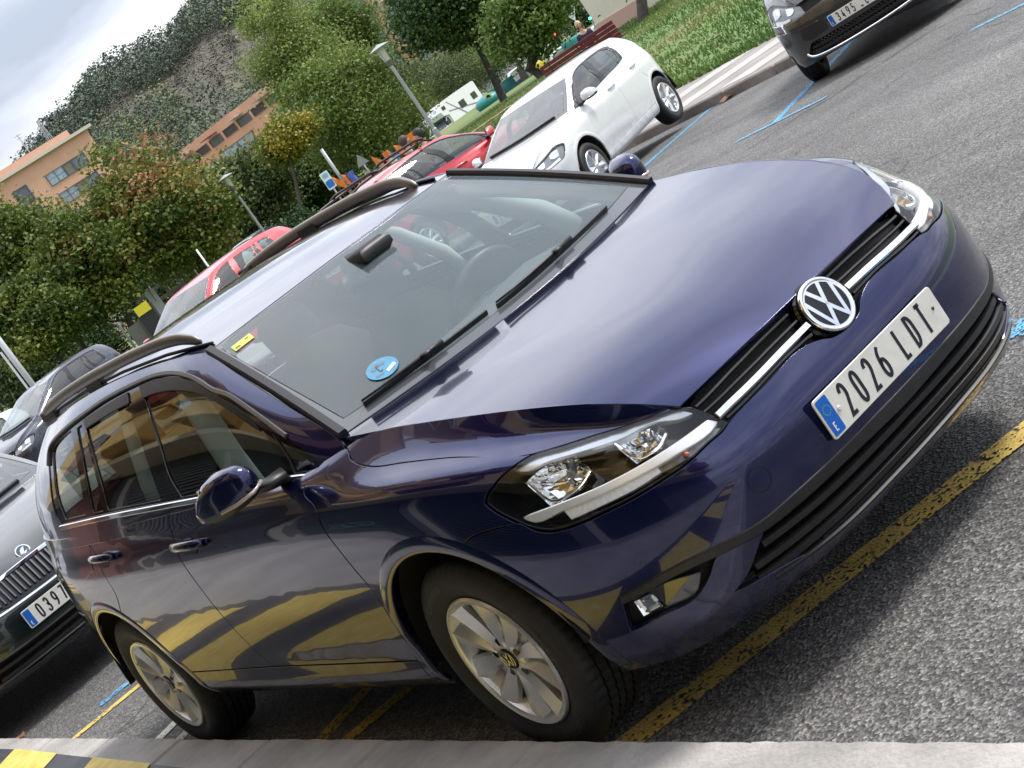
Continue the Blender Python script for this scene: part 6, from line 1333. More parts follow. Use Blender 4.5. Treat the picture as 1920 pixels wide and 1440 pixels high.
def build_cars():
    mk = lambda c, f=.0: paint('paint_%d_%d_%d' % tuple(int(q*1000) for q in c), c, f, .3)
    MIDG = glass('side_glass_mid', (.46, .56, .55), 1.8); WGF = glass('windscreen_far', (.70, .80, .80), 1.9, .10, (.55, .62, .66))  # bluish diffuse haze paints the sky's sheen onto these windscreens
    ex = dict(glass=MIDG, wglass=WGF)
    gp = 'cars parked nose out along the far kerb'
    # white hatchback
    P = weather(mat('white_paint', (.74, .76, .77), .3, 0, 1.), film=.10)
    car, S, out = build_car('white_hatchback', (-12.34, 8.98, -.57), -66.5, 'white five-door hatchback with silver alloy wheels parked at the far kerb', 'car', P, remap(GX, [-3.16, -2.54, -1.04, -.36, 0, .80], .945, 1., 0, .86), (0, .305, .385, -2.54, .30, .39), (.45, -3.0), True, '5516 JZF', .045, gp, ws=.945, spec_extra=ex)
    V, F = ribbon(S.O, [(u, 2.3) for u in np.linspace(9.9, 13.6, 8)], .02, .001, .006)
    # dark grey people carrier
    P = mk((.045, .048, .052), .6); mo = remap(GX, [-3.4, -2.78, -1.0, -.25, 0, .86], 1.01, 1.13, 0., 1.22)
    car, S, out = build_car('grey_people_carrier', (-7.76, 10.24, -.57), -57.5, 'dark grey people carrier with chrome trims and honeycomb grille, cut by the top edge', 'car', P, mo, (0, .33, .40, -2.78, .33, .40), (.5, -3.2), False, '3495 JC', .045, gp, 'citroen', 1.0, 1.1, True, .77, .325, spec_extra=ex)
    O = S.O; lgp = mirror_pts(LGR); cells = MB(); r = .030
    for i in range(-16, 17):
        for j in range(8):
            u = i*.235 + (.117 if j % 2 else 0); v = .95 + j*.26
            if not inpoly(np.array([[u, v]]), np.array(lgp))[0]: continue
            c = O(np.array([u, v])); n0 = O.normal(np.array([u, v])); a = np.cross([0, 0, 1], n0); a /= np.linalg.norm(a); b = np.cross(n0, a); V = []
            for rr, dd in ((1., -.012), (.78, -.008), (.66, -.035)):
                for k in range(6): t = k*math.pi/3; V.append(c + n0*dd + rr*(.034*math.cos(t)*a + .020*math.sin(t)*b))
            cells.add(V, [(q*6+k, q*6+(k+1) % 6, q*6+6+(k+1) % 6, q*6+6+k) for q in range(2) for k in range(6)])
    tag(cells.build('honeycomb', M_GLOSSBLK, car), kind='stuff')
    V, F = ribbon(O, [(-3.75, 1.75), (-3.55, 1.15), (-2.9, .86), (-1.5, .66), (0, .60), (1.5, .66), (2.9, .86), (3.55, 1.15), (3.75, 1.75)], .013, .004, .010); mesh_obj('chrome_lip', V, F, M_CHR, car)
    for sg in (1, -1):
        pl = panel_data(O, [(1.75, 3.3), (3.0, 3.0), (3.5, 3.3), (3.3, 4.35), (1.75, 4.45)], off=.004, thick=.02, res=.05); obj_data('plate_panel', pl if sg > 0 else flipdata(pl), M_BLK, car)
        q = np.array([5.9, 1.75]); c = O(q)*[1, sg, 1]; nn = O.normal(q)*[1, sg, 1]; mb = MB(); capsule_disc(mb, c - nn*.01, nn, .062, .018, 24, .006); fr = mb.build('fog_lamp_ring', M_DALU, car); mb = MB(); capsule_disc(mb, c - nn*.004, nn, .045, .014, 24, .004); mb.build('fog_lamp', M_LENS, fr)
        lo = [(4.3, 4.35), (5.7, 4.2), (6.2, 5.15), (4.5, 5.35)]
        D = panel_data(O, lo, off=.002, thick=.03, res=.05); fr = obj_data('lower_lamp_frame', D if sg > 0 else flipdata(D), M_CHR, car)
        li = [tuple(np.mean(lo, axis=0) + (np.array(q)-np.mean(lo, axis=0))*.84) for q in lo]; D = panel_data(O, li, off=.006, thick=.01, res=.05); obj_data('lower_lamp', D if sg > 0 else flipdata(D), mat('lamp_smoke', (.10, .09, .08), .08, .5), fr)
    # dark green car behind
    P = paint('dark_green_paint', (.005, .013, .014), .2, .25); mo = remap(GX, [-3.5, -2.65, -1.05, -.33, 0, .875], 1.0, 1.03)
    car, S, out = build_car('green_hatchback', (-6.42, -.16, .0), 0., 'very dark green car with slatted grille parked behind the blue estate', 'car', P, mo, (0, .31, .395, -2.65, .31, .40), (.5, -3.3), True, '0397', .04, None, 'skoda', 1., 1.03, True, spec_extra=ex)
    O, H = S.O, S.H
    fr = panel('grille_frame', O, mirror_pts([(0, 8.9), (1.2, 8.9), (2.2, 8.3), (2.55, 6.4), (1.5, 5.3), (0, 5.2)]), M_GLOSSBLK, car, off=.006, thick=.03, res=.04, edge=.006)
    for k in range(22):
        u = -2.1 + k*.2; V, F = ribbon(O, [(u, 8.45), (u*.99, 7.2), (u*.97, 5.75)], .0075, .012, .014); mesh_obj('grille_slat', V, F, M_DALU, fr)
    up = [(-2.85, 8.2), (-2.45, 8.9), (-1.9, 9.2), (-.9, 9.35), (0, 9.5), (.9, 9.35), (1.9, 9.2), (2.45, 8.9), (2.85, 8.2)]
    V, F = ribbon(O, up, .012, .010, .012); mesh_obj('chrome_surround', V, F, M_CHR, fr)
    V, F = ribbon(O, [(u, 5.12 + .05*abs(u)) for u in np.linspace(-3.4, 3.4, 11)], .008, .004, .008); mesh_obj('chrome_line', V, F, M_CHR, car)
    for v in (2.75, 1.2): V, F = ribbon(O, [(u, v) for u in np.linspace(-4.2, 4.2, 11)], .005, .006, .006); mesh_obj('bumper_line', V, F, M_DALU, car)
    q = np.array([.38, 0.]); c = H(q); nn = H.normal(q); nn = nn*.75 + np.array([.6, 0, .15]); nn /= np.linalg.norm(nn); ey = np.cross(nn, [0, 1, 0]); ex_ = np.array([0, 1., 0]); mb = MB(); capsule_disc(mb, c - nn*.01, nn, .046, .018, 32, .004); em = mb.build('badge', M_CHR, car, auto=40)
    V, F = prism(arc(0, 0, .036, .036, 0, 348, 29), .0008); mesh_obj('badge_field', place(V, c+nn*.0082, ex_, ey, nn), F, mat('badge_dark', (.03, .06, .06), .3), em)
    V, F = [], []
    for k in range(3):
        b = len(V); x0 = -.004+.009*k; V += [(x0-.02, -.020+.004*k, 0), (x0-.013, -.020+.004*k, 0), (x0+.006, .012+.004*k, 0), (x0-.006, .014+.004*k, 0)]; F.append((b, b+1, b+2, b+3))
    b = len(V); V += [(-.026, -.012, 0), (.002, -.028, 0), (.026, -.010, 0), (.004, -.014, 0)]; F.append((b, b+1, b+2, b+3)); mesh_obj('badge_arrow', place(V, c+nn*.0098, ex_, ey, nn), F, M_CHR, em)
    # red estate nose-in with roof bars
    P = mat('red_paint', (.46, .010, .022), .3, .1, 1.)
    car, S, out = build_car('red_estate_car', (-17.0, 11.95, -.50), 98, 'red estate car with black roof bars parked beside the white hatchback', 'car', P, remap(GX, [-3.6, -2.6, -1.07, -.36, 0, .86], .96, 1., 0, 1.0), (0, .305, .385, -2.6, .30, .39), (.5, -3.3), False, None, .06, gp, ws=.96, plate_rear='NA 4823', spec_extra=ex)
    for y in (-.50, .50):
        mb = MB(); mb.tube([(-1.25, y, 1.40), (-1.4, y, 1.475), (-2.0, y, 1.50), (-2.8, y, 1.485), (-3.1, y, 1.42)], .018, 8); mb.build('roof_rail', M_BLK, car, True)
    for x in (-1.5, -2.5):
        mb = MB(); mb.tube([(x, -.62, 1.50), (x, -.45, 1.535), (x, .45, 1.535), (x, .62, 1.50)], .020, 8); mb.build('roof_bar', M_BLK, car, True)
    V, F = ribbon(S.O, [(u, 4.7) for u in np.linspace(9.7, 14.4, 9)], .035, .002, .012)
    for sg in (1, -1): mesh_obj('side_moulding', np.array(V)*[1, sg, 1], F if sg > 0 else [f[::-1] for f in F], M_BLK, car)
    # older red hatchback further left
    P2 = mat('bright_red_paint', (.50, .008, .020), .28, 0, 1.)
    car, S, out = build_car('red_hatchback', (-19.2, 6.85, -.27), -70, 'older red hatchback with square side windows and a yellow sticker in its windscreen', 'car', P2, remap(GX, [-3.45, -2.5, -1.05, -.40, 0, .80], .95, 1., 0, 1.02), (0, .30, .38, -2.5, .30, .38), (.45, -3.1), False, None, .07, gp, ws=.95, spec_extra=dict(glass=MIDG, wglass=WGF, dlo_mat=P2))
    W = S.W; n0 = W.normal(np.array([1.1, -2.3])); p = W(np.array([1.1, -2.3])); V, F = prism(rrect(.14, .09, .01), .002); ex_ = np.array([0, 1., 0]); mesh_obj('windscreen_sticker', place(V, p-n0*.004, ex_, np.cross(n0, ex_), n0), F, mat('sticker_lime', (.55, .65, .05), .5), car)
    # navy people carrier at the left
    P = paint('far_navy', (.022, .026, .045), .3, .3)
    build_car('navy_people_carrier', (-31.0, 7.95, -.55), -64, 'navy blue people carrier with roof rails at the left, seen over the estate roof', 'car', P, remap(GX, [-3.5, -2.7, -1.15, -.15, 0, .80], .98, 1.08, 0., 1.2), (0, .33, .39, -2.7, .33, .39), (.5, -3.2), False, None, .07, gp, ws=.98, zs=1.08, spec_extra=ex)
    P = mat('silver_paint', (.50, .51, .52), .3, .6, 1.)
    build_car('silver_hatchback', (-35.6, 7.2, -.55), -64, 'pale silver car mostly hidden at the left edge beyond the navy people carrier', 'car', P, remap(GX, [-3.2, -2.55, -1.05, -.4, 0, .80], .95), (0, .305, .385, -2.55, .30, .39), (.45, -3.0), True, None, .09, gp, ws=.95, spec_extra=ex, seats=False)
    P3 = mat('white_paint', (.74, .76, .77))
    # traffic and parked cars in the street beyond the lawn
    far = [((524, 440), 76, 12, P3, 'white estate car with things on its roof just behind the red hatchback', 'white_estate_car'), ((1080, 98), 112, 150, paint('pale_blue', (.30, .42, .55), .3), 'pale blue car in the street beyond the bench, below the traffic sign', 'blue_car'), ((1045, 112), 118, 150, P3, 'white car in the far street left of the bench', 'white_car'), ((968, 148), 112, 150, mat('silver_paint', (.5, .5, .5)), 'silver car in the far street between the park tree trunks', 'silver_car'), ((1120, 62), 120, 150, mat('silver_paint', (.5, .5, .5)), 'grey car in the far street behind the woman at the bench', 'grey_car')]
    for (px, py), d, h, P, lab, nm in far:
        p = at(px, py, d); z = p[2]-.75
        build_car(nm, (p[0], p[1], z), h, lab, 'car', P, remap(GX, [-3.2, -2.55, -1.05, -.4, 0, .80], .95), (0, .305, .385, -2.55, .30, .39), (.45, -3.0), nm != 'white_estate_car', None, .14, None, ws=.95, spec_extra=ex, seats=False, mirrors=False)
# ---------------------------------------------------------------- street furniture, vehicles far off, people
M_STEEL = mat('galvanised_steel', (.34, .35, .36), .45, .5, var=.1, vscale=3); M_LAMPGL = mat('lamp_glass', (.55, .56, .54), .2, .1)
def street_lamp(px, py_top, dist, label, group, base=None, r=.055):
    p = at(px, py_top, dist); zb = gz(p[0], p[1]); h = p[2]-zb; root = empty('street_lamp', (p[0], p[1], zb), 0, label, 'street lamp', group)
    mb = MB(); mb.tube([(0, 0, -.2), (0, 0, .9), (0, 0, .92), (0, 0, h-.62)], [r*1.5, r*1.4, r*1.05, r*.9], 14); mb.build('pole', M_STEEL, root, auto=40)
    mb = MB(); mb.lathe([(h-.66, .06), (h-.62, .085), (h-.52, .085), (h-.50, .10)], 20, 'z'); mb.build('collar', mat('lamp_cast_grey', (.16, .165, .17), .5, .4), root, auto=40)
    mb = MB(); mb.lathe([(h-.50, .085), (h-.30, .12), (h-.10, .15)], 20, 'z'); mb.build('lantern', M_LAMPGL, root, True)
    mb = MB()
    for k in range(4): t = k*math.pi/2+.4; mb.tube([(.105*math.cos(t), .105*math.sin(t), h-.5), (.165*math.cos(t), .165*math.sin(t), h-.08)], .009, 6)
    mb.build('lantern_ribs', M_STEEL, root)
    mb = MB(); mb.lathe([(h-.10, .02), (h-.10, .30), (h-.07, .33), (h-.03, .22), (h+.02, .05), (h+.03, .001)], 28, 'z'); mb.build('lamp_cap', M_STEEL, root, auto=40)
    return root
def pole(px, py0, py1, dist, r, label, m=None, px1=None, name='pole_post', h=None):
    """plain post from its top (px, py0) to the ground"""
    p = at(px, py0, dist); zb = gz(p[0], p[1]); root = empty(name, (p[0], p[1], zb), 0, label, 'post'); mb = MB(); mb.tube([(0, 0, -.2), (0, 0, p[2]-zb)], r, 10); mb.build('shaft', m or M_STEEL, root, True); return root, p[2]-zb
def facing(p): d = CAM[:2]-np.array(p)[:2]; return math.atan2(d[1], d[0]) + math.pi/2
def sign_board(px, py, dist, w, h, label, m, prints=(), shape='rect', drop=2.2, turn=0.):
    c = at(px, py, dist); zb = gz(c[0], c[1]); root = empty('road_sign', (c[0], c[1], zb), facing(c)+turn, label, 'sign'); H_ = c[2]-zb
    P = {'rect': rrect(w, h, min(w, h)*.12), 'tri': [(-w/2, -h*.45), (w/2, -h*.45), (0, h*.55)], 'inv': [(0, -h*.55), (w/2, h*.45), (-w/2, h*.45)], 'disc': arc(0, 0, w/2, w/2, 0, 345, 23)}[shape]
    mb = MB(); mb.tube([(0, .04, -.2), (0, .04, H_+h*.4)], .032, 8); mb.build('post', M_STEEL, root, True)
    V, F = prism(P, .02); V = place(V, (0, 0, H_), (1, 0, 0), (0, 0, 1), (0, -1, 0)); fixn(mesh_obj('board', V, F, m, root))
    for k, (x, y, ww, hh, mm) in enumerate(prints): V, F = prism(rrect(ww, hh, min(ww, hh)*.2, 2), .004); fixn(mesh_obj('print', place(V, (x, -.021, H_+y), (1, 0, 0), (0, 0, 1), (0, -1, 0)), F, mm, root))
    return root
# ---- people
SKIN = mat('skin', (.52, .29, .21), .55)
def make_person(loc, rz, label, top, trousers, hair, hairlen=.08, height=1.7, pose='stand', turn=0.):
    s = height/1.72; root = empty('person', loc, rz, label, 'person')
    def skin_mesh(nm, pts, edges, rads, m, sub=2, rootv=0):
        me = bpy.data.meshes.new(nm); me.from_pydata([tuple(np.array(p)*s) for p in pts], edges, []); o = bpy.data.objects.new(nm, me); COL.objects.link(o)
        md = o.modifiers.new('skin', 'SKIN'); sk = me.skin_vertices[0].data
        for i, r in enumerate(rads): sk[i].radius = (r[0]*s, r[1]*s) if isinstance(r, tuple) else (r*s, r*s); sk[i].use_root = i == rootv
        sb = o.modifiers.new('sub', 'SUBSURF'); sb.levels = sub; sb.render_levels = sub; dg = bpy.context.evaluated_depsgraph_get(); new = bpy.data.meshes.new_from_object(o.evaluated_get(dg)); bpy.data.objects.remove(o); bpy.data.meshes.remove(me); new.name = nm
        new.polygons.foreach_set('use_smooth', [True]*len(new.polygons)); new.materials.clear(); new.materials.append(m); q = bpy.data.objects.new(nm, new); return link(q, root)
    # one continuous body: pelvis, spine, neck, head core, arms, legs
    hp = .94 if pose == 'stand' else .60
    pts = [(0, 0, hp), (0, .01, hp+.22), (0, 0, hp+.42), (0, -.01, hp+.54), (0, -.02, hp+.60), (0, -.03, hp+.69)]
    edges = [(0, 1), (1, 2), (2, 3), (3, 4), (4, 5)]; rads = [(.155, .11), (.135, .10), (.15, .105), (.08, .07), (.05, .055), (.06, .07)]
    for sx in (-1, 1):
        b = len(pts); pts += [(sx*.185, 0, hp+.46), (sx*.235, .02, hp+.18), (sx*.22, -.09, hp-.05), (sx*.215, -.12, hp-.12)]; edges += [(2, b), (b, b+1), (b+1, b+2), (b+2, b+3)]; rads += [.062, .046, .034, .038]
        b = len(pts)
        if pose == 'stand': pts += [(sx*.09, 0, hp-.1), (sx*.10, -.02, hp-.46), (sx*.10, .02, .10), (sx*.11, -.12, .04)]
        else: pts += [(sx*.09, -.06, hp-.02), (sx*.11, -.42, hp-.04), (sx*.11, -.44, .10), (sx*.12, -.58, .04)]
        edges += [(0, b), (b, b+1), (b+1, b+2), (b+2, b+3)]; rads += [.085, .06, .042, (.04, .035)]
    body = skin_mesh('body', pts, edges, rads, SKIN)
    # clothing over it
    k = 1.13; tp = [p for p in pts[:4]]; skin_mesh('shirt', [pts[0], pts[1], pts[2], pts[3]] + [pts[6], pts[7], pts[8], pts[14], pts[15], pts[16]], [(0, 1), (1, 2), (2, 3), (2, 4), (4, 5), (5, 6), (2, 7), (7, 8), (8, 9)], [(.175, .13), (.155, .118), (.17, .12), (.09, .08), .074, .058, .046, .074, .058, .046], top)
    skin_mesh('trousers', [pts[0]] + pts[10:13] + pts[18:21], [(0, 1), (1, 2), (2, 3), (0, 4), (4, 5), (5, 6)], [(.168, .125), .10, .074, .058, .10, .074, .058], trousers)
    # head with face
    hz = hp+.745; mb = MB(); V = []; n, q = 20, 14
    for i in range(q+1):
        ph = math.pi*i/q
        for j in range(n):
            t = 2*math.pi*j/n; x, y, z = math.sin(ph)*math.cos(t), math.sin(ph)*math.sin(t), math.cos(ph)
            jaw = 1 - .28*max(0, -z)**1.2; X = .076*x*jaw; Y = (.098*y)*(1 - .12*max(0, -z)) - .008; Z = .118*z
            if y < -.3: Y -= .006*math.exp(-((z+.55)/.2)**2)
            V.append((X*s, (Y-.03)*s, (hz+Z)*s))
    F = [(i*n+j, i*n+(j+1) % n, (i+1)*n+(j+1) % n, (i+1)*n+j) for i in range(q) for j in range(n)]; hd = fixn(mesh_obj('head', V, F, SKIN, root, smooth=True))
    mb = MB(); mb.add([((x)*s, y*s, (hz+z)*s) for x, y, z in ((0, -.128, .02), (-.016, -.128, -.028), (.016, -.128, -.028), (0, -.155, -.022))], [(0, 3, 1), (0, 2, 3), (1, 3, 2)]); fixn(mb.build('nose', SKIN, hd))
    for sx in (-1, 1):
        mb = MB(); mb.lathe([(-.006, .001), (0, .012), (.006, .001)], 8, 'y', (sx*.030*s, -.122*s, (hz+.018)*s)); mb.build('eye', mat('eye_dark', (.03, .025, .02), .3), hd, True)
        mb = MB(); mb.lathe([(-.008, .004), (0, .026), (.008, .004)], 10, 'x', (sx*.078*s, -.03*s, hz*s)); mb.build('ear', SKIN, hd, True)
    mb = MB(); mb.box((0, -.124*s, (hz-.052)*s), (.044*s, .008*s, .009*s)); mb.build('mouth', mat('lips', (.34, .12, .10), .5), hd)
    V = []
    for i in range(10):
        ph = math.pi*.74*i/9
        for j in range(n):
            t = 2*math.pi*j/n; fr = max(0, -math.sin(t)); ph2 = ph*(1 - .42*fr**.6); x, y, z = math.sin(ph2)*math.cos(t), math.sin(ph2)*math.sin(t), math.cos(ph2); w = 1 + .07*math.sin(7*t+i) ; V.append((.096*x*s*w, (.116*y*w-.03+.006)*s, (hz+.006+.130*z*(1 if z > 0 else 1+hairlen*4))*s))
    F = [(i*n+j, i*n+(j+1) % n, (i+1)*n+(j+1) % n, (i+1)*n+j) for i in range(9) for j in range(n)]; fixn(mesh_obj('hair', V, F, hair, root, smooth=True))
    return root
def build_props():
    gp = 'street lamps with disc caps'
    street_lamp(708, 86, 48, 'tall street lamp with disc cap in front of the bright green trees', gp)
    street_lamp(420, 330, 62, 'street lamp with disc cap rising behind the red hatchback', gp)
    p = at(0, 640, 47); zb = gz(p[0], p[1]); r_ = empty('street_lamp', (p[0], p[1], zb), 0, 'pale lamp column with a narrow panel at the left edge', 'street lamp'); mb = MB(); mb.tube([(0, 0, -.2), (0, 0, 4.6)], .085, 12); mb.build('pole', mat('pale_steel', (.50, .52, .53), .45, .3), r_, True); mb = MB(); mb.box((-.13, -.13, p[2]-zb-.9), (.05, .05, 1.3)); mb.build('panel', mat('white_enamel', (.75, .76, .76), .4), r_)
    mb = MB(); mb.lathe([(4.5, .1), (4.6, .3), (4.7, .28), (4.8, .02)], 20, 'z'); mb.build('lamp_cap', M_STEEL, r_, True)
    pole(18+350, 468, 490, 52, .03, 'short white-topped post among the brown maple leaves', mat('white_enamel', (.75, .76, .76), .4))
    pole(602, 280, 330, 66, .07, 'slim grey column behind the bus stop sign', M_STEEL); pole(142, 648, 700, 70, .05, 'thin grey pole under the maples left of the orange hut', M_STEEL); pole(214, 598, 640, 64, .05, 'thin pale pole beside the maple trunk near the red hatchback', mat('pale_steel', (.50, .52, .53), .45, .3))
    pole(967, 100, 150, 96, .09, 'pale pole between the two thick park trunks', mat('pale_steel', (.50, .52, .53), .45, .3))
    B_ = mat('sign_blue', (.02, .16, .55), .4); Wt = mat('sign_white', (.72, .76, .78), .4); Rd = mat('sign_red', (.55, .02, .03), .4); Gy = mat('sign_back_grey', (.30, .31, .32), .5, .4)
    sign_board(615, 338, 56, .30, .62, 'blue and white bus stop sign on a yellow post above the red estate', Wt, [(0, -.13, .26, .26, B_), (0, .17, .20, .16, mat('sign_pale_blue', (.25, .45, .65), .4))])
    sign_board(676, 300, 70, .55, .5, 'grey triangular sign seen from behind beside the orange banners', Gy, shape='tri')
    sign_board(1022, 78, 96, .8, .75, 'white triangular warning sign left of the bench', Wt, [(0, -.05, .12, .3, Rd)], 'tri'); sign_board(1072, 28, 110, .9, .8, 'upside-down triangular sign at the top edge', Wt, shape='inv')
    # traffic lights
    for px, py, d, m, lab in ((1040, 66, 105, mat('red_light', (1., .05, .04), .4, emit=2.5), 'traffic light showing red near the woman at the bench'), (1098, 22, 115, mat('green_light', (.05, .9, .5), .4, emit=2.), 'traffic light showing green beside the cream wall')):
        c = at(px, py, d); zb = gz(c[0], c[1]); r_ = empty('traffic_light', (c[0], c[1], zb), facing(c), lab, 'traffic light'); H_ = c[2]-zb; mb = MB(); mb.tube([(0, .1, -.2), (0, .1, H_+.3)], .06, 8); mb.build('post', M_STEEL, r_); mb = MB(); mb.box((0, 0, H_-.25), (.3, .2, .9), bev=.04); mb.build('housing', M_BLK, r_)
        for k in range(3): mb = MB(); mb.lathe([(-.02, .001), (-.02, .10), (.02, .10)], 16, 'y', (0, -.10, H_+.03-.28*k if 'red' in m.name else H_+.03-.28*(2-k))); mb.build('lens', m if k == 0 else M_GLOSSBLK, r_, True)
    # red slatted bench
    a, b = at(1012, 128, 43), at(1158, 56, 42); zb = gz(*((a+b)/2)[:2]); L_ = np.linalg.norm((b-a)[:2]); rz = math.atan2(b[1]-a[1], b[0]-a[0]); zt_ = (a[2]+b[2])/2 - zb + .16
    bn = empty('park_bench', (a[0], a[1], zb), rz, 'dark red slatted park bench behind the white hatchback', 'bench'); rw = mat('red_slats', (.11, .008, .016), .5, var=.2, vscale=6)
    for k in range(4): mb = MB(); mb.box((L_/2, .0+.02*k, zt_-.06-.115*k), (L_, .035, .10), bev=.01); mb.build('back_slat', rw, bn)
    for k in range(4): mb = MB(); mb.box((L_/2, .16+.115*k, zt_-.48), (L_, .10, .035), bev=.01); mb.build('seat_slat', rw, bn)
    for x in (.25, L_/2, L_-.25): mb = MB(); mb.tube([(x, -.02, zt_), (x, .06, zt_-.5), (x, -.05, -.05)], .025, 8); mb.tube([(x, .06, zt_-.52), (x, .55, zt_-.52), (x, .6, -.05)], .025, 8); mb.build('bench_leg', mat('bench_iron', (.06, .05, .05), .5), bn)
    # second red bench far left
    c = at(207, 650, 70); zb = gz(c[0], c[1]); b2 = empty('park_bench', (c[0], c[1], zb), .6, 'small red bench on the grass beside the orange hut', 'bench')
    for k in range(4): mb = MB(); mb.box((0, .02*k, .85-.11*k), (1.5, .03, .09)); mb.build('back_slat', rw, b2); mb = MB(); mb.box((0, .15+.11*k, .44), (1.5, .09, .03)); mb.build('seat_slat', rw, b2)
    for x in (-.6, .6): mb = MB(); mb.tube([(x, 0, .88), (x, .06, .42), (x, .0, 0)], .02, 6); mb.tube([(x, .06, .42), (x, .55, .42), (x, .55, 0)], .02, 6); mb.build('bench_leg', rw, b2)
    # motorhome
    c = at(848, 217, 138); zb = c[2]-1.65; mh = empty('motorhome', (c[0], c[1], zb), R_(-70), 'white motorhome with dark stripe and square windows beyond the lawn', 'motorhome'); Wm = mat('motorhome_white', (.74, .75, .75), .35, coat=.5); DK = mat('tinted_window', (.03, .035, .04), .1, coat=.5); ST = mat('stripe_grey', (.22, .24, .30), .4)
    P = [(-3.6, .45), (-3.6, 2.95), (-3.4, 3.05), (1.6, 3.05), (2.3, 2.95), (2.65, 2.45), (2.45, 2.05), (1.75, 1.95), (1.75, .45)]; V, F = prism([(x, z) for x, z in P], 2.2); fixn(mesh_obj('body', place(V, (0, 1.1, 0), (1, 0, 0), (0, 0, 1), (0, -1, 0)), F, Wm, mh))
    P = [(1.75, .4), (1.75, 1.95), (2.1, 1.95), (2.75, 1.25), (3.35, 1.05), (3.5, .75), (3.5, .4)]; V, F = prism([(x, z) for x, z in P], 1.9); fixn(mesh_obj('cab', place(V, (0, .95, 0), (1, 0, 0), (0, 0, 1), (0, -1, 0)), F, Wm, mh))
    mb = MB(); mb.add([(2.13, -.9, 1.93), (2.76, -.9, 1.27), (2.76, .9, 1.27), (2.13, .9, 1.93)], [(0, 1, 2, 3)]); mb.build('windscreen', DK, mh)
    for sy in (-1, 1):
        yb = sy*1.105; yc = sy*.955
        for x, z, w, h in ((-2.6, 2.0, .8, .55), (-.6, 2.0, .95, .6), (2.0, 2.6, .5, .3)): mb = MB(); mb.box((x, yb, z), (w, .03, h)); mb.build('window', DK, mh)
        V, F = prism([(1.9, 1.3), (1.9, 1.85), (2.12, 1.85), (2.6, 1.3)], .02); fixn(mesh_obj('cab_window', place(V, (0, yc+.0*sy, 0), (1, 0, 0), (0, 0, 1), (0, -sy*-1.0, 0)), F, DK, mh))
        mb = MB(); mb.add([(1.2, yb+.004*sy, 2.9), (1.35, yb+.004*sy, 2.9), (-.9, yb+.004*sy, .6), (-1.15, yb+.004*sy, .6)], [(0, 1, 2, 3)]); mb.add([(1.55, yb+.004*sy, 2.2), (1.62, yb+.004*sy, 2.1), (-2.9, yb+.004*sy, 1.2), (-2.9, yb+.004*sy, 1.32)], [(0, 1, 2, 3)]); mb.build('stripe', ST, mh)
        mb = MB(); mb.box((2.75, sy*1.12, 1.5), (.1, .2, .35), bev=.03); mb.build('mirror', M_BLK, mh)
        for x in (2.65, -2.2): make_wheel('wheel', 1, 8, .2, .34, .2, None, mh, (x, sy*.85, .34), flip=sy > 0)
    # bottle bank and containers
    c = at(914, 188, 96); zb = gz(c[0], c[1])-.1; bb = empty('bottle_bank', (c[0], c[1], zb), facing(c), 'teal dome-shaped bottle bank with a yellow ring beside the thin trunk', 'bottle bank'); T_ = mat('teal_plastic', (.015, .21, .20), .45)
    hh = c[2]-zb+.35; mb = MB(); mb.lathe([(0, .55), (.1, .72), (hh*.45, .82), (hh*.7, .74), (hh*.88, .48), (hh, .12), (hh+.02, .001)], 28, 'z'); mb.build('shell', T_, bb, True)
    mb = MB(); mb.lathe([(-.03, .13), (-.03, .20), (.02, .20)], 20, 'y', (.15, -.70, hh*.72)); mb.build('ring', mat('ring_yellow', (.62, .55, .08), .5), bb); mb = MB(); mb.lathe([(-.02, .001), (-.02, .13)], 16, 'y', (.15, -.70, hh*.72)); mb.build('opening', M_DARK, bb); mb = MB(); mb.lathe([(hh-.02, .10), (hh+.12, .07), (hh+.14, .001)], 10, 'z'); mb.build('lifting_eye', M_STEEL, bb)
    for px, py, d, colr, lab in ((945, 170, 100, (.01, .10, .10), 'dark green wheeled container right of the bottle bank'), (985, 160, 101, (.012, .03, .08), 'dark blue recycling container behind the thin trunk'), (1002, 137, 103, (.62, .50, .03), 'yellow-lidded container below the orange panel'), (1082, 82, 104, (.02, .22, .20), 'teal container behind the bench')):
        c = at(px, py, d); zb = min(gz(c[0], c[1]), c[2]-1.); o = empty('waste_container', (c[0], c[1], zb), facing(c), lab, 'container'); m = mat('bin_%d' % px, colr, .5); h = c[2]-zb+.25; V, F = prism([(-.75, 0), (.75, 0), (.85, h*.8), (-.85, h*.8)], 1.1); fixn(mesh_obj('body', place(V, (0, .55, 0), (1, 0, 0), (0, 0, 1), (0, -1, 0)), F, m, o)); mb = MB(); mb.tube([(-.87, 0, h*.8), (.87, 0, h*.8)], .5, 14, flat=.45, up=(0, 1, 0)); mb.build('lid', m, o, True)
        for x in (-.6, .6): mb = MB(); mb.lathe([(-.04, .001), (-.04, .1), (.04, .1), (.04, .001)], 12, 'x', (x, -.4, .05)); mb.build('castor', M_BLK, o)
    # black board with yellow sign left of the red hatchback
    c = at(268, 578, 58); zb = gz(c[0], c[1]); o = empty('notice_box', (c[0], c[1], zb), facing(c)-.15, 'black container with a yellow label beside the red hatchback windscreen', 'container'); h = c[2]-zb; mb = MB(); mb.box((0, 0, h*.55), (.62, .5, h*.98), bev=.02); mb.build('case', mat('case_black', (.02, .02, .022), .5), o); mb = MB(); mb.box((.02, -.31, h), (.52, .02, .34)); mb.build('label', mat('label_yellow', (.68, .58, .03), .5), o)
    mb = MB(); mb.box((-.65, .3, h*.4), (.5, .5, h*.8)); mb.build('side_case', mat('case_grey', (.13, .125, .115), .6), o)
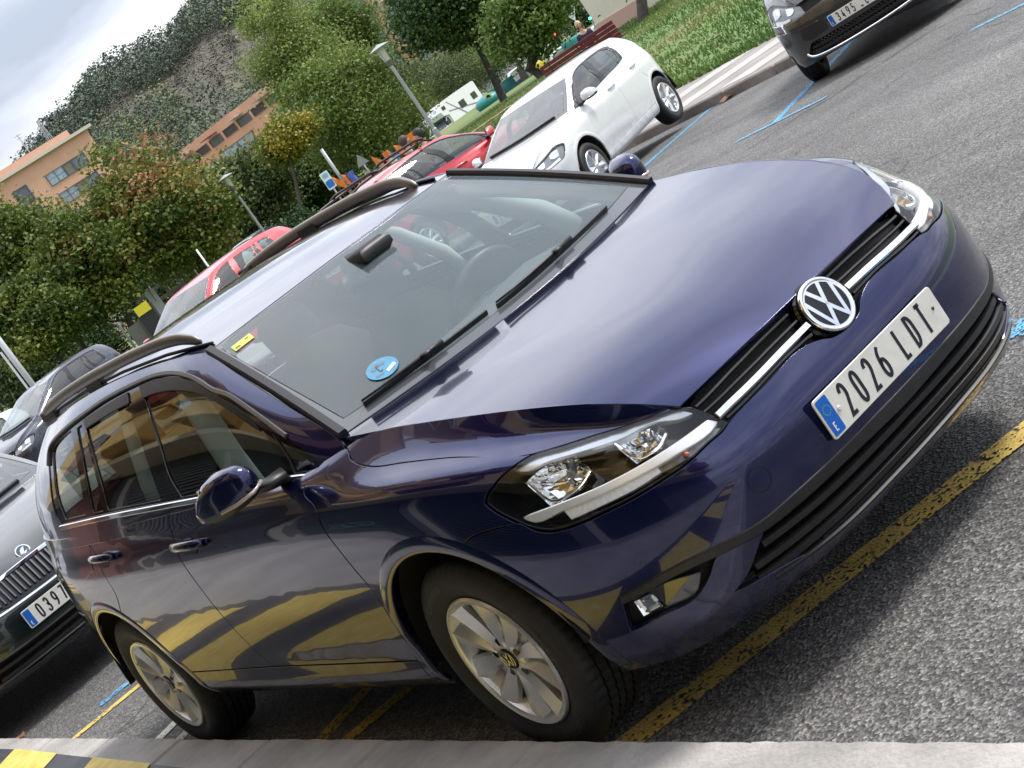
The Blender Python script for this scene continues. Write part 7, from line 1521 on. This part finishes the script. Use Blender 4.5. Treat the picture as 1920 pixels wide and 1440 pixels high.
    # concrete railing behind it
    a, b = at(255, 560, 66), at(362, 508, 66); zb = gz(a[0], a[1]); L_ = np.linalg.norm((b-a)[:2]); o = empty('railing', (a[0], a[1], zb), math.atan2(b[1]-a[1], b[0]-a[0]), 'pale stone railing behind the maples above the red hatchback', 'railing'); mc = mat('railing_stone', (.25, .22, .19), .85)
    for z in (.35, .8): mb = MB(); mb.box((L_/2, 0, a[2]-zb-.9+z), (L_, .12, .14)); mb.build('rail', mc, o)
    for k in range(5): mb = MB(); mb.box((L_*k/4, 0, (a[2]-zb)/2), (.16, .16, a[2]-zb+.2)); mb.build('rail_post', mc, o)
    for px, py, lab in ((285, 555, 'white box-shaped meter cabinet behind the yellow label'),): c = at(px, py, 62); zb = gz(c[0], c[1]); o = empty('meter_cabinet', (c[0], c[1], zb), facing(c), lab, 'cabinet'); mb = MB(); mb.box((0, 0, (c[2]-zb)/2+.1), (.38, .3, c[2]-zb+.3), bev=.02); mb.build('case', mat('cabinet_white', (.6, .63, .65), .5), o); mb = MB(); mb.box((.02, -.16, c[2]-zb), (.02, .02, .5)); mb.build('door_gap', M_DARK, o)
    # orange banners behind the red estate
    r = random.Random(4); cols = [(.75, .20, .03), (.78, .24, .05), (.05, .30, .50), (.72, .18, .04), (.60, .64, .66), (.75, .22, .04), (.10, .12, .40), (.74, .20, .06)]
    for i, (px, py) in enumerate(((772, 258), (748, 277), (735, 285), (727, 292), (738, 300), (706, 298), (660, 330), (650, 332), (632, 335))):
        c = at(px, py, 60); zb = gz(c[0], c[1]); cl = cols[i % 8]; o = empty('banner', (c[0], c[1], zb), facing(c)+r.uniform(-.3, .3), None, 'banner', 'coloured banners behind the red estate'); h = c[2]-zb
        nm = {(.05, .30, .50): 'blue', (.60, .64, .66): 'white', (.10, .12, .40): 'dark blue'}.get(cl, 'orange'); o['label'] = ['orange banner highest beside the dark-haired man', 'orange banner just left of the brown-haired head', 'bright blue banner among the orange ones', 'orange banner below the blue one', 'white banner between the orange ones', 'orange banner left of the white one', 'dark blue banner near the grey column', 'orange banner next to the dark blue one', 'lowest orange banner right of the bus stop sign'][i]
        mb = MB(); mb.tube([(-.14, .03, -.2), (-.14, .03, h+.24)], .014, 6); mb.build('staff', M_DALU, o); V = []
        for a_ in range(5):
            for b_ in range(5): V.append((-.13+.065*a_ + .02*math.sin(b_*2.1+i), .04*math.sin(a_*1.7+b_+i), h-.22+.10*b_ - .04*a_*(i % 3)))
        mesh_obj('cloth', V, [(a_*5+b_, a_*5+5+b_, a_*5+6+b_, a_*5+b_+1) for a_ in range(4) for b_ in range(4)], mat('cloth_%d' % (i % 8), cl, .8), o, smooth=True)
    # people
    c = at(788, 252, 34.5); make_person((c[0], c[1], c[2]-1.70), R_(-20), 'man with dark hair in profile behind the red estate', mat('dark_shirt', (.05, .05, .06), .8), mat('jeans', (.04, .05, .09), .8), mat('black_hair', (.012, .010, .009), .6), height=1.76)
    c = at(757, 268, 35.5); make_person((c[0], c[1], c[2]-1.62), R_(150), 'person with brown hair seen from behind, left of the dark-haired man', mat('grey_shirt', (.16, .16, .17), .8), mat('jeans', (.04, .05, .09), .8), mat('brown_hair', (.05, .028, .02), .6), .12, height=1.68)
    c = at(1086, 50, 44.5); make_person((c[0], c[1], c[2]-1.22), R_(60), 'woman with short fair hair and navy top sitting behind the red bench', mat('navy_top', (.015, .018, .04), .8), mat('grey_trousers', (.08, .08, .09), .8), mat('fair_hair', (.42, .33, .20), .6), .22, height=1.62, pose='sit')
    # path edging on the lawn
    a = ground_hit(885, 252); b = ground_hit(960, 200); n = np.array([-(b-a)[1], (b-a)[0], 0]); n /= np.linalg.norm(n); V = [a-n*.3, b-n*.3, b+n*.3, a+n*.3]; V = [(v[0], v[1], gz(v[0], v[1])+.06) for v in V]; tag(mesh_obj('gravel_path', V, [(0, 1, 2, 3)], mat('path_pale', (.36, .31, .26), .9)), kind='structure')
build_ground(); build_grass(); build_near_house()
build_hill(); build_buildings(); build_trees()
gold = build_golf(); build_cars(); build_props()
